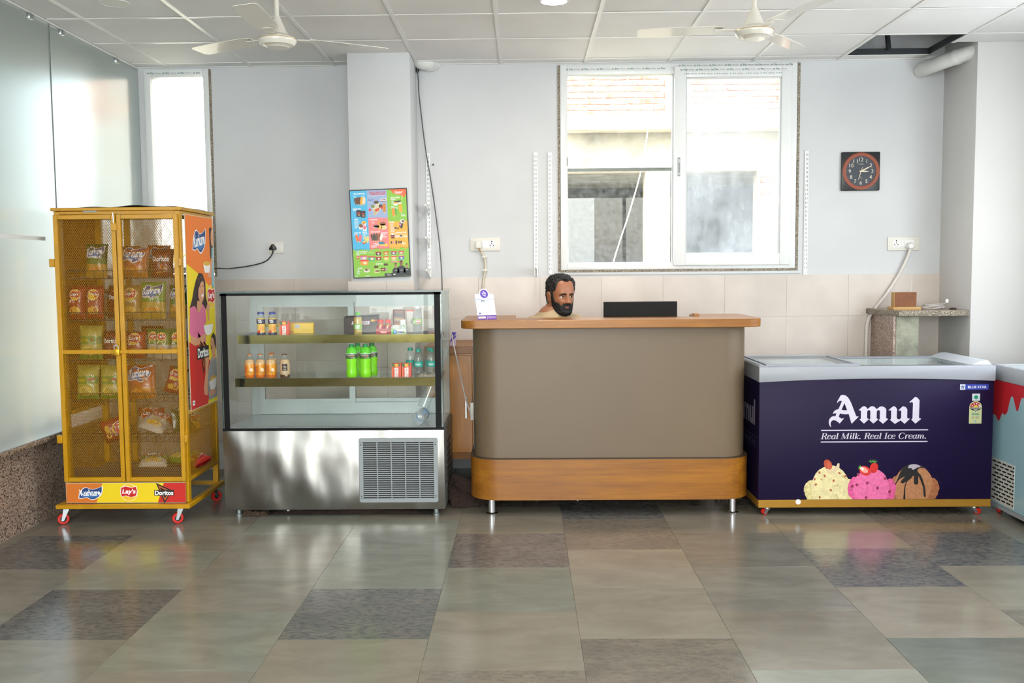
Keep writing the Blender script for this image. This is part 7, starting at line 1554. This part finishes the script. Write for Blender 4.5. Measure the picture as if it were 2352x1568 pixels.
m.surf(nu, nv, hp, wrap=True); b0 = 0; m.f += [tuple(range(nu-1, -1, -1)), tuple(nv*nu+k for k in range(nu))]; m.m += [0, 0]; m.s += [True, True]
for s in (-1, 1):      # ears
    m.tube([H(Vector((s*(.079+.010*max(0, math.sin(a))), .012+.017*math.cos(a), -.018+.031*math.sin(a)-.004*math.cos(a)))) for a in [2*PI*k/20 for k in range(20)]], .0048, 8, closed=True)
    capsule(m, [H(Vector((s*.074, .006, -.034))), H(Vector((s*.078, .012, 0)))], [.010, .012], 10)
capsule(m, [H(Vector((0, .022, -.05))), Vector((0, .012, .68)), Vector((0, .012, .60))], [.058, .060, .075])
loft(m, TS)
for s in (-1, 1):
    capsule(m, *ARM[s]); capsule(m, *LEG[s])
    w0 = Vector((s*.13, -.31, .205)); dr_ = Vector((-s*.45, -.89, 0)).normalized(); sd = Vector((dr_.y, -dr_.x, 0))*s
    capsule(m, [w0, w0+dr_*.05, w0+dr_*.085], [.027, .034, .034], 12)
    for k, L_ in enumerate((.070, .080, .075, .058)):
        q = w0+dr_*.09+sd*(.033-.022*k); capsule(m, [q, q+dr_*L_*.5+Vector((0, 0, -.004)), q+dr_*L_+Vector((0, 0, -.016))], [.0088, .0082, .007], 8)
    q = w0+dr_*.035+sd*.034; capsule(m, [q, q+dr_*.03+sd*.018, q+dr_*.062+sd*.022], [.0115, .0105, .009], 8)
    capsule(m, [(s*.125, -.12, -.325), (s*.13, -.20, -.335), (s*.13, -.25, -.34)], [.042, .036, .028], 12)
bme = remeshed(m, 'body', .0042, [M_skin, M_lip], 3)
inv = Rh.inverted()
for p in bme.polygons:
    q = inv @ (Vector(p.center)-HC)
    if q.y < -.05 and abs(q.x) < .020-.5*abs(q.z+.0735) and -.083 < q.z < -.064: p.material_index = 1
bo = bpy.data.objects.new('body', bme); COL.objects.link(bo); bo.parent = pe; WM[bo.name] = WM[pe.name]
# clothes
m = MB(); loft(m, [(z, cx_, cy_, rx+.012, ry+.012) for z, cx_, cy_, rx, ry in TS[:-2]] + [(.660, 0, .012, .088, .080), (.672, 0, .010, .072, .070)])
for s in (-1, 1): capsule(m, [ARM[s][0][0], (s*.222, -.005, .46), (s*.238, -.012, .40)], [.071, .068, .064])
sme = remeshed(m, 'tshirt', .006, [M_shirt], 2); so = bpy.data.objects.new('tshirt', sme); COL.objects.link(so); so.parent = pe; WM[so.name] = WM[pe.name]
MB().tube([(.076*math.cos(a), .012-.072*math.sin(a), .664-.006*math.sin(a)) for a in [2*PI*k/32 for k in range(32)]], .0065, 8, closed=True).build('collar', mat('tshirt_collar', '#8f7b60', 0.85), so, world=False)
m = MB(); loft(m, [(z, cx_, cy_, rx+.014, ry+.014) for z, cx_, cy_, rx, ry in TS[:3]])
for s in (-1, 1): capsule(m, LEG[s][0], [r+.014 for r in LEG[s][1]])
tme = remeshed(m, 'trousers', .008, [M_trs], 2); to = bpy.data.objects.new('trousers', tme); COL.objects.link(to); to.parent = pe
# hair: curly shell over the skull
def sm(a, b_, x): t = max(0, min(1, (x-a)/(b_-a))); return t*t*(3-2*t)
def hairmask(psi, z):
    p = abs(psi)
    line = .088-.018*sm(.0, .5, p)*0-.004*math.cos(7*p) if p < .75 else (.084-.062*sm(.75, 1.15, p) if p < 1.15 else (.022-.034*sm(1.24, 1.36, p) if p < 1.42 else (.022 if p < 1.85 else -.075)))
    if 1.42 <= p < 1.85: line = .016
    return sm(line-.004, line+.012, z)
def shell(name, maskfn, thick, amp, freq, matl, nu, nv, z0, z1, ext=None):
    m = MB(); g = {}; cell = {}
    for j in range(nv+1):
        for i in range(nu):
            psi = -PI+2*PI*i/nu; z = z0+(z1-z0)*j/nv; w = maskfn(psi, z); g[i, j] = w
            p = headpt(psi, max(-.118, min(.119, z)), 0)
            nrm = Vector((p.x/.006, p.y/.0095, (p.z-.0)/.0135)); nrm.normalize()
            q = p*freq; cur = mnoise.noise(q)+.6*mnoise.noise(q*2.1+Vector((3, 1, 7)))
            off = -.004+(thick(psi, z)+.004)*w+amp*cur*w
            v = p+nrm*off
            if ext: v = ext(v, psi, z, w)
            cell[i, j] = len(m.v); m.v.append(tuple(H(v)))
    for j in range(nv):
        for i in range(nu):
            i2 = (i+1) % nu
            if max(g[i, j], g[i2, j], g[i, j+1], g[i2, j+1]) > .02:
                m.f.append((cell[i, j], cell[i2, j], cell[i2, j+1], cell[i, j+1])); m.m.append(0); m.s.append(True)
    if z1 >= .119: m.f.append(tuple(cell[i, nv] for i in range(nu))); m.m.append(0); m.s.append(True)
    o = m.build(name, matl, pe, world=False); return o
shell('hair', hairmask, lambda p, z: .008+.007*sm(.02, .1, z), .0075, 110, M_hair, 260, 150, -.08, .119)
def beardmask(psi, z):
    p = abs(psi); x = .075*math.sin(p)
    top = -.062-.0*p if x < .030 else (-.068+.022*sm(.030, .060, x))
    if p > .95: top = -.040-.006*(1-sm(.95, 1.1, p))+.058*sm(1.12, 1.30, p)
    w = 1-sm(top-.008, top+.004, z)
    if p > 1.42: w *= 1-sm(1.42, 1.55, p)
    if x < .036 and -.069 < z < -.050: w = max(w, (1-sm(.026, .035, x))*sm(-.0685, -.0655, z)*(1-sm(-.057, -.051, z)))   # moustache
    if x < .026:
        mouth = (1-sm(.010+.5*max(0, .008-abs(z+.075)), .019+.5*max(0, .008-abs(z+.075)), x))*sm(-.0875, -.083, z)*(1-sm(-.070, -.067, z)); w *= 1-mouth
    return w
def bext(v, psi, z, w):
    k = sm(-.085, -.118, -z*-1) if False else max(0, min(1, (-.085-z)/.033))
    return v+Vector((0, -.006*k*w*max(0, math.cos(psi)), -.010*k*w))
shell('beard', beardmask, lambda p, z: .006+.008*max(0, min(1, (-.06-z)/.04)), .003, 170, M_beard, 260, 110, -.118, .025, bext)
# brows and eyes
for s in (-1, 1):
    m = MB(); pts = []
    for k in range(9): t = k/8; x = s*(.012+.040*t); zz = .0025+.009*math.sin(PI*min(1, t*.85+.12))-.006*t; pts.append(H(headpt(math.asin(max(-1, min(1, (abs(x)/.0772)**(1/.86))))*s, zz, .0015)))
    m.tube(pts, [.0034, .0048, .0053, .0053, .005, .0046, .004, .003, .0018], 8); m.build('eyebrow', M_hair, pe, world=False)
    ec = Vector((s*.0315, -.0700, -.0125)); e = MB().lathe([(.0145*math.sin(PI*k/12), -.0145*math.cos(PI*k/12)) for k in range(13)], o=H(ec), n=18)
    eo = e.build('eye', mat('eye_white', '#d8cfc6', 0.2), pe, world=False)
    g_ = Matrix.Rotation(math.radians(20), 3, 'Z'); dirv = (Rh @ g_ @ Vector((0, -1, .02))).normalized()
    MB().tube([H(ec)+dirv*.0125, H(ec)+dirv*.0149], [.0072, .0056], 14).build('iris', mat('iris_brown', '#1d120d', 0.12), eo, world=False)
    lid = MB()       # lids
    def lidf(u, v, up=True):
        a = -1.25+2.5*u; b2 = (.42+.80*v) if up else (-.46-.65*v)
        return H(ec + Vector((.0158*math.sin(a)*math.cos(b2*.9), -.0158*math.cos(a)*math.cos(b2), .0158*math.sin(b2))))
    lid.surf(14, 6, lambda u, v: lidf(u, v, True)); lid.surf(14, 6, lambda u, v: lidf(u, v, False)); lid.build('eyelid', M_skin, pe, world=False)
    ls = MB(); ls.tube([lidf(k/10, 0, True) for k in range(11)], .0011, 6); ls.build('lashes', M_hair, pe, world=False)
